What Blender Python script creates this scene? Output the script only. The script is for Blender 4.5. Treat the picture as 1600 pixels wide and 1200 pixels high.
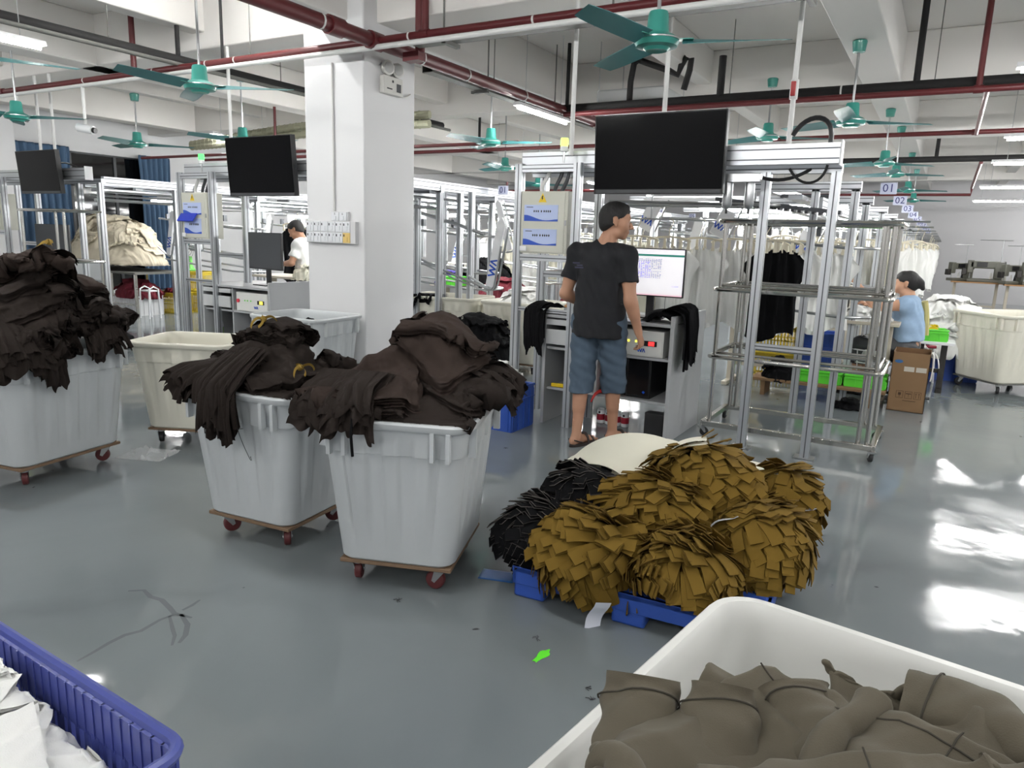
import bpy, math, random
import numpy as np
from mathutils import Vector, Matrix, Euler
for _o in list(bpy.data.objects): bpy.data.objects.remove(_o)
S = bpy.context.scene
COL = S.collection
R = math.radians
random.seed(7)
RNG = np.random.default_rng(7)

# ------------------------------------------------------------------ camera, world, exposure
YAW, PITCH, ROLL, FPX = R(30.1), R(11.4), R(1.85), 1137.0
_f0 = Vector((-math.sin(YAW), math.cos(YAW), 0)); _r0 = Vector((math.cos(YAW), math.sin(YAW), 0)); _u0 = Vector((0, 0, 1))
_f = _f0*math.cos(PITCH) - _u0*math.sin(PITCH); _u1 = _u0*math.cos(PITCH) + _f0*math.sin(PITCH)
_rt = _r0*math.cos(ROLL) + _u1*math.sin(ROLL); _up = -_r0*math.sin(ROLL) + _u1*math.cos(ROLL)
cd = bpy.data.cameras.new('camera'); cam = bpy.data.objects.new('camera', cd); COL.objects.link(cam)
cd.sensor_width = 36.0; cd.sensor_fit = 'HORIZONTAL'; cd.lens = FPX*36.0/1600.0
cd.clip_start = 0.05; cd.clip_end = 200
cam.matrix_world = Matrix(((_rt.x, _up.x, -_f.x, 0), (_rt.y, _up.y, -_f.y, 0), (_rt.z, _up.z, -_f.z, 1.5), (0, 0, 0, 1)))
S.camera = cam
W = bpy.data.worlds.new('night'); S.world = W; W.use_nodes = True
W.node_tree.nodes['Background'].inputs[0].default_value = (0.010, 0.014, 0.022, 1)
W.node_tree.nodes['Background'].inputs[1].default_value = 0.6
S.view_settings.view_transform = 'Standard'; S.view_settings.look = 'None'
S.view_settings.gamma = 1.0; S.view_settings.use_curve_mapping = False
S.view_settings.exposure = 0.42
TUBE_POWER = 160.0
try:
    S.cycles.use_denoising = True
    S.cycles.max_bounces = 6; S.cycles.diffuse_bounces = 3; S.cycles.glossy_bounces = 3
    S.cycles.transparent_max_bounces = 12; S.cycles.sample_clamp_indirect = 6.0
    S.cycles.use_light_tree = True; S.cycles.use_adaptive_sampling = True; S.cycles.adaptive_threshold = 0.04
except Exception:
    pass

# ------------------------------------------------------------------ materials
MATS = {}
def lin(c):
    return tuple(((x/255)/12.92 if x/255 <= .04045 else ((x/255+.055)/1.055)**2.4) for x in c)
def mat(name, rgb, rough=.5, metal=0., var=.08, vscale=6., bump=0., bscale=60., spec=.5, coat=0., sheen=0., emit=0., alpha=1., trans=0., vstretch=None):
    """principled material; rgb in 8-bit sRGB; noise varies the colour a little and adds fine relief"""
    if name in MATS: return MATS[name]
    m = bpy.data.materials.new(name); m.use_nodes = True
    nt = m.node_tree; b = nt.nodes['Principled BSDF']; L = nt.links
    c = lin(rgb)
    b.inputs['Base Color'].default_value = (*c, 1); b.inputs['Roughness'].default_value = rough
    b.inputs['Metallic'].default_value = metal; b.inputs['Specular IOR Level'].default_value = spec
    b.inputs['Coat Weight'].default_value = coat; b.inputs['Sheen Weight'].default_value = sheen
    b.inputs['Alpha'].default_value = alpha; b.inputs['Transmission Weight'].default_value = trans
    if emit:
        b.inputs['Emission Color'].default_value = (*c, 1); b.inputs['Emission Strength'].default_value = emit
    if var or bump:
        tc = nt.nodes.new('ShaderNodeTexCoord')
        src = tc.outputs['Object']
        if vstretch:
            mp = nt.nodes.new('ShaderNodeMapping'); mp.inputs['Scale'].default_value = vstretch
            L.new(src, mp.inputs['Vector']); src = mp.outputs['Vector']
    if var:
        n = nt.nodes.new('ShaderNodeTexNoise'); n.inputs['Scale'].default_value = vscale; n.inputs['Detail'].default_value = 4
        L.new(src, n.inputs['Vector'])
        mx = nt.nodes.new('ShaderNodeMix'); mx.data_type = 'RGBA'
        mx.inputs[6].default_value = (*[x*(1-var) for x in c], 1); mx.inputs[7].default_value = (*[min(1, x*(1+var)) for x in c], 1)
        L.new(n.outputs['Fac'], mx.inputs[0]); L.new(mx.outputs[2], b.inputs['Base Color'])
    if bump:
        n2 = nt.nodes.new('ShaderNodeTexNoise'); n2.inputs['Scale'].default_value = bscale; n2.inputs['Detail'].default_value = 3
        L.new(src, n2.inputs['Vector'])
        bp = nt.nodes.new('ShaderNodeBump'); bp.inputs['Strength'].default_value = bump; bp.inputs['Distance'].default_value = .01
        L.new(n2.outputs['Fac'], bp.inputs['Height']); L.new(bp.outputs['Normal'], b.inputs['Normal'])
    MATS[name] = m
    return m

def floor_mat():
    m = bpy.data.materials.new('grey_epoxy_floor'); m.use_nodes = True
    nt = m.node_tree; b = nt.nodes['Principled BSDF']; L = nt.links; N = nt.nodes.new
    tc = N('ShaderNodeTexCoord')
    n1 = N('ShaderNodeTexNoise'); n1.inputs['Scale'].default_value = .55; n1.inputs['Detail'].default_value = 5; n1.inputs['Distortion'].default_value = .8
    L.new(tc.outputs['Object'], n1.inputs['Vector'])
    r1 = N('ShaderNodeValToRGB'); e = r1.color_ramp.elements
    e[0].position = .35; e[0].color = (*lin((112, 119, 122)), 1); e[1].position = .68; e[1].color = (*lin((126, 133, 135)), 1)
    L.new(n1.outputs['Fac'], r1.inputs['Fac'])
    # dried streaks and patched cracks
    v = N('ShaderNodeTexVoronoi'); v.feature = 'DISTANCE_TO_EDGE'; v.inputs['Scale'].default_value = .33
    nd = N('ShaderNodeTexNoise'); nd.inputs['Scale'].default_value = 1.1; nd.inputs['Detail'].default_value = 4
    L.new(tc.outputs['Object'], nd.inputs['Vector'])
    ad = N('ShaderNodeMix'); ad.data_type = 'VECTOR'; ad.inputs[0].default_value = .55
    L.new(tc.outputs['Object'], ad.inputs[4]); L.new(nd.outputs['Color'], ad.inputs[5]); L.new(ad.outputs[1], v.inputs['Vector'])
    rv = N('ShaderNodeValToRGB'); rv.color_ramp.elements[0].position = 0; rv.color_ramp.elements[0].color = (1, 1, 1, 1)
    rv.color_ramp.elements[1].position = .016; rv.color_ramp.elements[1].color = (0, 0, 0, 1)
    L.new(v.outputs['Distance'], rv.inputs['Fac'])
    n3 = N('ShaderNodeTexNoise'); n3.inputs['Scale'].default_value = .5; L.new(tc.outputs['Object'], n3.inputs['Vector'])
    r3 = N('ShaderNodeValToRGB'); r3.color_ramp.elements[0].position = .50; r3.color_ramp.elements[1].position = .62
    L.new(n3.outputs['Fac'], r3.inputs['Fac'])
    mu = N('ShaderNodeMath'); mu.operation = 'MULTIPLY'; L.new(rv.outputs['Color'], mu.inputs[0]); L.new(r3.outputs['Color'], mu.inputs[1])
    mu2 = N('ShaderNodeMath'); mu2.operation = 'MULTIPLY'; L.new(mu.outputs[0], mu2.inputs[0]); mu2.inputs[1].default_value = .32
    mx = N('ShaderNodeMix'); mx.data_type = 'RGBA'; mx.inputs[7].default_value = (*lin((92, 98, 101)), 1)
    L.new(mu2.outputs[0], mx.inputs[0]); L.new(r1.outputs['Color'], mx.inputs[6])
    # small dark specks
    n4 = N('ShaderNodeTexNoise'); n4.inputs['Scale'].default_value = 9; n4.inputs['Detail'].default_value = 2; L.new(tc.outputs['Object'], n4.inputs['Vector'])
    r4 = N('ShaderNodeValToRGB'); r4.color_ramp.elements[0].position = .765; r4.color_ramp.elements[1].position = .79
    L.new(n4.outputs['Fac'], r4.inputs['Fac'])
    mx2 = N('ShaderNodeMix'); mx2.data_type = 'RGBA'; mx2.inputs[7].default_value = (*lin((60, 62, 64)), 1)
    L.new(r4.outputs['Color'], mx2.inputs[0]); L.new(mx.outputs[2], mx2.inputs[6])
    L.new(mx2.outputs[2], b.inputs['Base Color'])
    n5 = N('ShaderNodeTexNoise'); n5.inputs['Scale'].default_value = 2.3; n5.inputs['Detail'].default_value = 6; L.new(tc.outputs['Object'], n5.inputs['Vector'])
    mr = N('ShaderNodeMapRange'); mr.inputs[3].default_value = .04; mr.inputs[4].default_value = .15; mr.inputs[1].default_value = .35; mr.inputs[2].default_value = .7
    L.new(n5.outputs['Fac'], mr.inputs[0]); L.new(mr.outputs[0], b.inputs['Roughness'])
    n6 = N('ShaderNodeTexNoise'); n6.inputs['Scale'].default_value = 2.6; n6.inputs['Detail'].default_value = 3; L.new(tc.outputs['Object'], n6.inputs['Vector'])
    bp = N('ShaderNodeBump'); bp.inputs['Strength'].default_value = .10; bp.inputs['Distance'].default_value = .03
    L.new(n6.outputs['Fac'], bp.inputs['Height']); L.new(bp.outputs['Normal'], b.inputs['Normal'])
    b.inputs['Specular IOR Level'].default_value = .42
    return m

FLOOR = floor_mat()
WHITEWALL = mat('white_plaster', (224, 224, 225), .75, var=.03, vscale=1.2, bump=.04, bscale=30)
WALLGREY = mat('pale_grey_plaster', (205, 204, 206), .8, var=.03, vscale=.8)
CEIL = mat('ceiling_white_paint', (226, 223, 219), .85, var=.03, vscale=.7)
TUB = mat('white_tub_plastic', (194, 198, 200), .33, var=.05, vscale=2.5, spec=.5)
TUBCREAM = mat('cream_tub_plastic', (222, 219, 205), .38, var=.04, vscale=2.5)
PLY = mat('plywood_edge', (124, 100, 78), .7, var=.25, vscale=25, vstretch=(1, 1, 20))
MAROON = mat('maroon_rubber', (92, 38, 40), .5)
BLACKRUB = mat('black_rubber', (28, 28, 30), .6)
STEEL = mat('brushed_steel', (186, 188, 190), .28, 1., var=.05)
CHROME = mat('polished_stainless', (205, 203, 198), .16, 1., var=.03)
ALU = mat('anodised_aluminium', (196, 199, 203), .38, .75, var=.04)
ALUDARK = mat('aluminium_groove', (96, 98, 102), .5, .6, var=.04)
GALV = mat('galvanised_tray', (104, 104, 100), .6, .1, var=.15, vscale=14)
REDPIPE = mat('red_oxide_pipe_paint', (92, 30, 34), .4, var=.15, vscale=4)
BLACKPIPE = mat('black_foam_lagging', (26, 25, 26), .8, var=.2)
WHITEPIPE = mat('white_pvc_pipe', (222, 222, 220), .45, var=.03)
TEAL = mat('teal_enamel', (56, 142, 130), .35, var=.08, coat=.2)
TEALDK = mat('teal_blade_enamel', (58, 122, 124), .4, var=.1)
BROWN = mat('dark_brown_knit', (38, 32, 29), .9, var=.16, vscale=5, bump=.25, bscale=420, spec=.15)
BROWN2 = mat('warm_brown_knit', (50, 41, 37), .9, var=.14, vscale=5, bump=.25, bscale=420, spec=.15)
BLACKCLOTH = mat('black_knit', (16, 16, 18), .9, var=.2, vscale=5, bump=.2, bscale=420, spec=.12)
OLIVE = mat('olive_grey_fleece', (92, 86, 74), .92, var=.07, vscale=4, bump=.12, bscale=500, sheen=.06, spec=.15)
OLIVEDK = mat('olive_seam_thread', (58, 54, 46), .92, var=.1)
OCHRE = mat('ochre_rib_knit', (114, 90, 36), .9, var=.14, vscale=9, bump=.2, bscale=500, spec=.15)
OCHRE2 = mat('deep_ochre_rib_knit', (90, 69, 28), .9, var=.16, vscale=9, bump=.2, bscale=500, spec=.15)
BLKEDGE = mat('grey_overlock_thread', (84, 79, 76), .85, var=.2)
CREAM = mat('cream_jersey', (226, 223, 206), .85, var=.04, vscale=4, bump=.12, bscale=400, sheen=.05)
WHITECL = mat('white_cotton', (240, 240, 237), .85, var=.04, vscale=4, bump=.12, bscale=400)
ECRU = mat('ecru_cotton', (216, 206, 184), .88, var=.08, vscale=5, bump=.15, bscale=300)
MAROONCL = mat('maroon_cotton', (104, 22, 38), .85, var=.15)
PURPLE = mat('violet_cloth', (62, 48, 140), .8, var=.15)
BLUEPL = mat('blue_crate_plastic', (48, 84, 172), .4, var=.06)
BLUEBASK = mat('navy_basket_plastic', (70, 80, 150), .38, var=.06)
GREENPL = mat('lime_crate_plastic', (96, 214, 58), .4, var=.06)
YELLOWPL = mat('yellow_crate_plastic', (196, 172, 44), .45, var=.1)
REDPL = mat('red_plastic_bag', (206, 40, 34), .4, var=.15, bump=.2, bscale=20)
DESK = mat('grey_laminate', (168, 170, 172), .5, var=.04, bump=.02)
DESKDK = mat('light_drawer_laminate', (196, 198, 199), .5, var=.03)
TVBLK = mat('tv_glass_black', (8, 8, 10), .08, var=0, spec=.16)
PLBLK = mat('black_plastic', (26, 26, 28), .42, var=.05)
PLGREY = mat('dark_grey_plastic', (64, 66, 70), .5, var=.05)
CABINET = mat('beige_cabinet_enamel', (206, 206, 194), .45, var=.03)
STICKBLUE = mat('sticker_blue', (46, 86, 190), .35, var=.05)
STICKPALE = mat('sticker_pale_blue', (190, 204, 240), .35, var=.03)
STICKWHITE = mat('sticker_white', (226, 230, 240), .4, var=.02)
LOGOBLUE = mat('logo_blue', (32, 84, 196), .4, var=0)
INK = mat('black_ink', (34, 34, 40), .6, var=0)
YELLOW = mat('warning_yellow', (236, 200, 30), .45, var=.04)
YTIE = mat('mustard_tie_strip', (138, 112, 40), .8, var=.15)
SKIN = mat('tan_skin', (182, 136, 110), .55, var=.08, vscale=10, bump=.05, bscale=200)
SKIN2 = mat('light_skin', (206, 158, 128), .55, var=.08, vscale=10)
HAIR = mat('black_hair', (22, 20, 20), .55, var=.3, vscale=60, bump=.5, bscale=220)
TSHIRT = mat('faded_black_cotton', (20, 21, 26), .85, var=.25, vscale=5, bump=.15, bscale=300)
DENIM = mat('grey_blue_denim', (74, 90, 106), .85, var=.16, vscale=14, bump=.25, bscale=350)
SANDAL = mat('dark_brown_leather', (40, 31, 28), .5, var=.1)
BEIGEPL = mat('beige_hanger_plastic', (216, 208, 186), .5, var=.06)
CARTON = mat('brown_cardboard', (130, 102, 72), .85, var=.06, vscale=8)
CARTONIN = mat('cardboard_inside', (112, 84, 58), .9, var=.06)
WOODTOP = mat('oak_table_edge', (170, 128, 84), .55, var=.15, vscale=12, vstretch=(1, 8, 8))
CURTAIN = mat('blue_grey_curtain', (74, 100, 128), .85, var=.1, vscale=5)
GLASSDK = mat('night_window_glass', (14, 16, 18), .06, var=0, spec=.6)
LAMPHOUSE = mat('white_lamp_housing', (232, 233, 235), .4, var=.02)
VEST = mat('pale_blue_check_vest', (150, 176, 204), .85, var=.12, vscale=30)
KHAKI = mat('khaki_apron', (190, 180, 120), .85, var=.1)
MACH = mat('machine_offwhite_enamel', (214, 212, 200), .4, var=.05)
MACHDK = mat('machine_dark_metal', (58, 56, 54), .45, .4, var=.1)
TABLEBEIGE = mat('beige_table_laminate', (190, 182, 166), .55, var=.05)
CLEAR = mat('clear_plastic_wrap', (235, 238, 240), .12, var=0, alpha=.28, spec=.6)
def glow(name, rgb, strength):
    m = mat(name, rgb, .4, var=0, emit=strength); return m
TUBEGLOW = glow('fluorescent_tube', (250, 250, 248), TUBE_POWER)
GREENLED = glow('green_lamp', (70, 230, 90), 2.0)
LIMELAMP = glow('lime_stack_lamp', (206, 240, 90), 2.0)
REDLED = glow('red_led', (235, 40, 40), 2.5)
YELLED = glow('yellow_led', (240, 230, 70), 2.0)
SCREEN = glow('lit_screen_white', (232, 230, 234), .52)
SCRTEAL = glow('lit_screen_teal_bar', (40, 120, 106), .5)
SCRBLUE = glow('lit_screen_blue_cell', (120, 108, 225), .5)
SCRGREY = glow('lit_screen_grey_cell', (120, 124, 170), .45)
SCRPINK = glow('lit_screen_pink_bar', (236, 196, 204), .55)
# ------------------------------------------------------------------ mesh tools
class MB:
    """collects shapes; build() links them as ONE mesh object"""
    def __init__(s): s.v = []; s.f = []; s.m = []
    def add(s, vs, fs, m=0):
        o = len(s.v); s.v += [tuple(map(float, p)) for p in vs]; s.f += [tuple(i+o for i in f) for f in fs]; s.m += [m]*len(fs); return s
    def box(s, c, d, rz=0., m=0, rx=0., ry=0.):
        x, y, z = d[0]/2, d[1]/2, d[2]/2
        P = [(-x, -y, -z), (x, -y, -z), (x, y, -z), (-x, y, -z), (-x, -y, z), (x, -y, z), (x, y, z), (-x, y, z)]
        if rz or rx or ry:
            M = Euler((rx, ry, rz)).to_matrix(); P = [M @ Vector(p) for p in P]
        P = [(p[0]+c[0], p[1]+c[1], p[2]+c[2]) for p in P]
        return s.add(P, [(0, 3, 2, 1), (4, 5, 6, 7), (0, 1, 5, 4), (1, 2, 6, 5), (2, 3, 7, 6), (3, 0, 4, 7)], m)
    def bx(s, x0, x1, y0, y1, z0, z1, m=0): return s.box(((x0+x1)/2, (y0+y1)/2, (z0+z1)/2), (x1-x0, y1-y0, z1-z0), m=m)
    def tube(s, pts, r, n=8, m=0, closed=False, cap=True, r2=None):
        pts = [Vector(p) for p in pts]; K = len(pts); rings = []
        up = None
        for i, p in enumerate(pts):
            if closed: t = pts[(i+1) % K]-pts[i-1]
            else: t = pts[min(i+1, K-1)]-pts[max(i-1, 0)]
            t.normalize()
            if up is None:
                up = Vector((0, 0, 1)) if abs(t.z) < .9 else Vector((1, 0, 0))
            a = t.cross(up)
            if a.length < 1e-5: a = t.orthogonal()
            a.normalize(); b = a.cross(t).normalized(); up = b
            rr = r if r2 is None else r+(r2-r)*i/(K-1)
            rings.append([p+a*math.cos(2*math.pi*k/n)*rr+b*math.sin(2*math.pi*k/n)*rr for k in range(n)])
        vs = [q for g in rings for q in g]; fs = []
        for i in range(K if closed else K-1):
            j = (i+1) % K
            for k in range(n):
                l = (k+1) % n; fs.append((i*n+k, i*n+l, j*n+l, j*n+k))
        if cap and not closed:
            fs.append(tuple(range(n))[::-1]); fs.append(tuple((K-1)*n+k for k in range(n)))
        return s.add(vs, [f[::-1] for f in fs], m)
    def cyl(s, p0, p1, r, n=12, m=0, r2=None): return s.tube([p0, p1], r, n, m, r2=r2)
    def lathe(s, prof, n=16, c=(0, 0, 0), m=0, axis='z'):
        vs = []; fs = []
        for r, z in prof:
            for k in range(n):
                a = 2*math.pi*k/n
                p = (r*math.cos(a), r*math.sin(a), z)
                if axis == 'x': p = (p[2], p[0], p[1])
                if axis == 'y': p = (p[1], p[2], p[0])
                vs.append((p[0]+c[0], p[1]+c[1], p[2]+c[2]))
        for i in range(len(prof)-1):
            for k in range(n):
                l = (k+1) % n; fs.append((i*n+k, i*n+l, (i+1)*n+l, (i+1)*n+k))
        fs.append(tuple(range(n))[::-1]); fs.append(tuple((len(prof)-1)*n+k for k in range(n)))
        return s.add(vs, fs, m)
    def prism(s, poly, h0, h1, axis='z', m=0):
        n = len(poly)
        def q(p, h):
            return {'z': (p[0], p[1], h), 'y': (p[0], h, p[1]), 'x': (h, p[0], p[1])}[axis]
        vs = [q(p, h0) for p in poly]+[q(p, h1) for p in poly]
        fs = [tuple(range(n))[::-1], tuple(range(n, 2*n))]+[(k, (k+1) % n, n+(k+1) % n, n+k) for k in range(n)]
        if axis == 'y': fs = [f[::-1] for f in fs]
        return s.add(vs, fs, m)
    def grid(s, G, m=0, keep=None, flip=False):
        H, Wd = G.shape[:2]; vs = G.reshape(-1, 3); fs = []
        for i in range(H-1):
            for j in range(Wd-1):
                if keep is not None and not keep[i, j]: continue
                q = (i*Wd+j, i*Wd+j+1, (i+1)*Wd+j+1, (i+1)*Wd+j); fs.append(q[::-1] if flip else q)
        return s.add(vs, fs, m)
    def mesh(s, name, mats, smooth=35):
        me = bpy.data.meshes.new(name); me.from_pydata(s.v, [], s.f)
        for m in (mats if isinstance(mats, (list, tuple)) else [mats]): me.materials.append(m)
        if any(s.m): me.polygons.foreach_set('material_index', s.m)
        if smooth:
            me.polygons.foreach_set('use_smooth', [True]*len(me.polygons))
            if smooth < 180: me.set_sharp_from_angle(angle=R(smooth))
        me.update(); return me
    def build(s, name, mats, parent=None, smooth=35, bevel=0., loc=None, rot=None):
        o = bpy.data.objects.new(name, s.mesh(name, mats, smooth)); COL.objects.link(o)
        if parent: o.parent = parent
        if loc is not None: o.location = loc
        if rot is not None: o.rotation_euler = rot
        if bevel:
            b = o.modifiers.new('bevel', 'BEVEL'); b.width = bevel; b.segments = 2; b.limit_method = 'ANGLE'; b.angle_limit = R(40)
        return o
def tag(o, label=None, cat=None, group=None, kind=None):
    if label: o['label'] = label
    if cat: o['category'] = cat
    if group: o['group'] = group
    if kind: o['kind'] = kind
    return o
def thing(name, label, cat, loc=(0, 0, 0), rz=0., group=None):
    o = bpy.data.objects.new(name, None); COL.objects.link(o); o.empty_display_size = .1
    o.location = loc; o.rotation_euler = (0, 0, rz)
    return tag(o, label, cat, group)
def put(name, me, parent=None, loc=(0, 0, 0), rot=(0, 0, 0), sc=None):
    o = bpy.data.objects.new(name, me); COL.objects.link(o)
    if parent: o.parent = parent
    o.location = loc; o.rotation_euler = rot
    if sc is not None: o.scale = sc
    return o
def dup(root, loc, rz=0., label=None, group=None):
    def cp(o, par):
        c = o.copy(); COL.objects.link(c); c.parent = par
        for ch in o.children: cp(ch, c)
        return c
    r = cp(root, None); r.location = loc; r.rotation_euler = (0, 0, rz)
    if label: r['label'] = label
    if group: r['group'] = group
    return r
def struct(name, mb, mats, parent=None, smooth=30):
    o = mb.build(name, mats, parent, smooth)
    if not parent: o['kind'] = 'structure'
    return o
def arc(c, r, a0, a1, n, plane='xz'):
    out = []
    for k in range(n+1):
        a = a0+(a1-a0)*k/n; u, w = r*math.cos(a), r*math.sin(a)
        out.append({'xz': (c[0]+u, c[1], c[2]+w), 'yz': (c[0], c[1]+u, c[2]+w), 'xy': (c[0]+u, c[1]+w, c[2])}[plane])
    return out
def bez(p0, p1, p2, p3, n=12):
    p0, p1, p2, p3 = map(Vector, (p0, p1, p2, p3)); out = []
    for k in range(n+1):
        t = k/n; out.append(p0*(1-t)**3+p1*3*t*(1-t)**2+p2*3*t*t*(1-t)+p3*t**3)
    return out
def text_mesh(s, size, name='lettering', extrude=.0008, align='CENTER'):
    cu = bpy.data.curves.new(name, 'FONT'); cu.body = s; cu.size = size; cu.extrude = extrude
    cu.align_x = align; cu.align_y = 'CENTER'; cu.resolution_u = 2
    ob = bpy.data.objects.new(name, cu); COL.objects.link(ob)
    dg = bpy.context.evaluated_depsgraph_get(); dg.update()
    me = bpy.data.meshes.new_from_object(ob.evaluated_get(dg)); me.name = name
    bpy.data.objects.remove(ob); bpy.data.curves.remove(cu); return me
def lettering(s, size, m, parent, loc, rot, name='lettering'):
    me = text_mesh(s, size); me.materials.clear(); me.materials.append(m)
    return put(name, me, parent, loc, rot)

# ------------------------------------------------------------------ cloth: position-based draping over height fields
class HF:
    """height field the next cloth lands on"""
    def __init__(s, x0, x1, y0, y1, d, z=0.):
        s.x0, s.y0, s.d = x0, y0, d; s.nx = int((x1-x0)/d)+2; s.ny = int((y1-y0)/d)+2
        s.h = np.full((s.ny, s.nx), float(z))
        s.X, s.Y = np.meshgrid(x0+np.arange(s.nx)*d, y0+np.arange(s.ny)*d)
    def at(s, x, y):
        u = np.clip((x-s.x0)/s.d, 0, s.nx-1.001); v = np.clip((y-s.y0)/s.d, 0, s.ny-1.001)
        i = u.astype(int); j = v.astype(int); a = u-i; b = v-j; h = s.h
        return h[j, i]*(1-a)*(1-b)+h[j, i+1]*a*(1-b)+h[j+1, i]*(1-a)*b+h[j+1, i+1]*a*b
    def grad(s, x, y):
        e = s.d
        return (s.at(x+e, y)-s.at(x-e, y))/(2*e), (s.at(x, y+e)-s.at(x, y-e))/(2*e)
    def lift(s, G, t):
        P = G.reshape(-1, 3)
        i = np.round((P[:, 0]-s.x0)/s.d).astype(int); j = np.round((P[:, 1]-s.y0)/s.d).astype(int)
        ok = (i > 0) & (i < s.nx-1) & (j > 0) & (j < s.ny-1)
        for di in (-1, 0, 1):
            for dj in (-1, 0, 1):
                np.maximum.at(s.h, (j[ok]+dj, i[ok]+di), P[ok, 2]+t*(1 if di == 0 and dj == 0 else .6))
def drape(hf, c, size, rz=0., n=(36, 36), crumple=1.15, z0=.15, steps=60, it=5, thick=.008, seed=1, gather=None, pin=None, stiff=.25, rough=.03, fric=.75, lift=True):
    """drop a sheet of size on hf; crumple>1 starts it squeezed so that it buckles into folds; gather=(x,y,k) pulls it to a tie"""
    rng = np.random.default_rng(seed); H, Wn = n
    u = np.linspace(-.5, .5, Wn)*size[0]; v = np.linspace(-.5, .5, H)*size[1]
    U, V = np.meshgrid(u, v); ca, sa = math.cos(rz), math.sin(rz)
    k = 1/crumple
    X = c[0]+(U*ca-V*sa)*k; Y = c[1]+(U*sa+V*ca)*k
    base = hf.at(X, Y)
    def nz(sc):
        a = rng.normal(size=(8, 2))*2*math.pi*sc; ph = rng.uniform(0, 6.28, 8)
        return sum(np.sin(U*a[q, 0]+V*a[q, 1]+ph[q]) for q in range(8))/4
    Z = np.maximum(base, (base*.5+base.max()*.5))+z0*.3+.02+nz(2.2)*rough*1.3+nz(5)*rough*.5
    P = np.stack([X, Y, Z], -1); Q = P.copy()
    du, dv = size[0]/(Wn-1), size[1]/(H-1); dg = math.hypot(du, dv)
    cons = []
    def con(a, b, L, w):
        cons.append((a, b, L, w))
    for o in (0, 1):
        con((slice(None), slice(o, Wn-1, 2)), (slice(None), slice(o+1, Wn, 2)), du, 1.)
        con((slice(o, H-1, 2), slice(None)), (slice(o+1, H, 2), slice(None)), dv, 1.)
        con((slice(o, H-1, 2), slice(0, Wn-1)), (slice(o+1, H, 2), slice(1, Wn)), dg, .5)
        con((slice(o, H-1, 2), slice(1, Wn)), (slice(o+1, H, 2), slice(0, Wn-1)), dg, .5)
    for o in range(4):
        w = stiff
        con((slice(None), slice(o, Wn-2, 4)), (slice(None), slice(o+2, Wn, 4)), 2*du, w)
        con((slice(o, H-2, 4), slice(None)), (slice(o+2, H, 4), slice(None)), 2*dv, w)
    gdt = .0026
    for st in range(steps):
        vel = (P-Q)*.94; np.clip(vel, -.02, .02, vel); Q = P.copy(); P = P+vel; P[..., 2] -= gdt
        if gather is not None:
            gx, gy, gk, gr = gather
            d = np.hypot(P[..., 0]-gx, P[..., 1]-gy); w = np.exp(-(d/gr)**2)*gk
            P[..., 0] += (gx-P[..., 0])*w; P[..., 1] += (gy-P[..., 1])*w
        for _ in range(it):
            for a, b, L, w in (cons if _ % 2 == 0 else cons[:8]):
                A = P[a]; B = P[b]
                if A.shape[0] > B.shape[0]: A = A[:B.shape[0]]
                if A.shape[1] > B.shape[1]: A = A[:, :B.shape[1]]
                D = B-A; l = np.sqrt((D*D).sum(-1))+1e-9; e = (l-L)/l*.5*w
                if w < .9: e = np.where(l < L, e, 0) if w == stiff else e
                C = D*e[..., None]; A += C; B -= C
            hh = hf.at(P[..., 0], P[..., 1])+thick*.5
            t = P[..., 2] < hh
            if t.any(): P[..., 2] = np.where(t, P[..., 2]+np.minimum(hh-P[..., 2], .03), P[..., 2])
        hh = hf.at(P[..., 0], P[..., 1])+thick*.5+.002
        t = P[..., 2] < hh
        Q[..., 0] = np.where(t, Q[..., 0]+(P[..., 0]-Q[..., 0])*fric, Q[..., 0]); Q[..., 1] = np.where(t, Q[..., 1]+(P[..., 1]-Q[..., 1])*fric, Q[..., 1])
        P[..., 2] = np.where(t, np.maximum(P[..., 2], hh-.004), P[..., 2]); Q[..., 2] = np.where(t, P[..., 2], Q[..., 2])
    if lift: hf.lift(P, thick)
    return P
def refine(G):
    """twice as fine a grid through the same sheet"""
    H, Wn = G.shape[:2]; A = np.zeros((H, 2*Wn-1, 3)); A[:, ::2] = G; A[:, 1::2] = (G[:, 1:]+G[:, :-1])/2
    B = np.zeros((2*H-1, 2*Wn-1, 3)); B[::2] = A; B[1::2] = (A[1:]+A[:-1])/2
    C = B.copy(); C[1:-1, 1:-1] = B[1:-1, 1:-1]*.5+(B[:-2, 1:-1]+B[2:, 1:-1]+B[1:-1, :-2]+B[1:-1, 2:])*.125
    return C
def normals(G):
    a = np.gradient(G, axis=1); b = np.gradient(G, axis=0); q = np.cross(a, b); q /= np.linalg.norm(q, axis=-1, keepdims=True)+1e-9
    if q[..., 2].mean() < 0: q = -q
    return q
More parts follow.
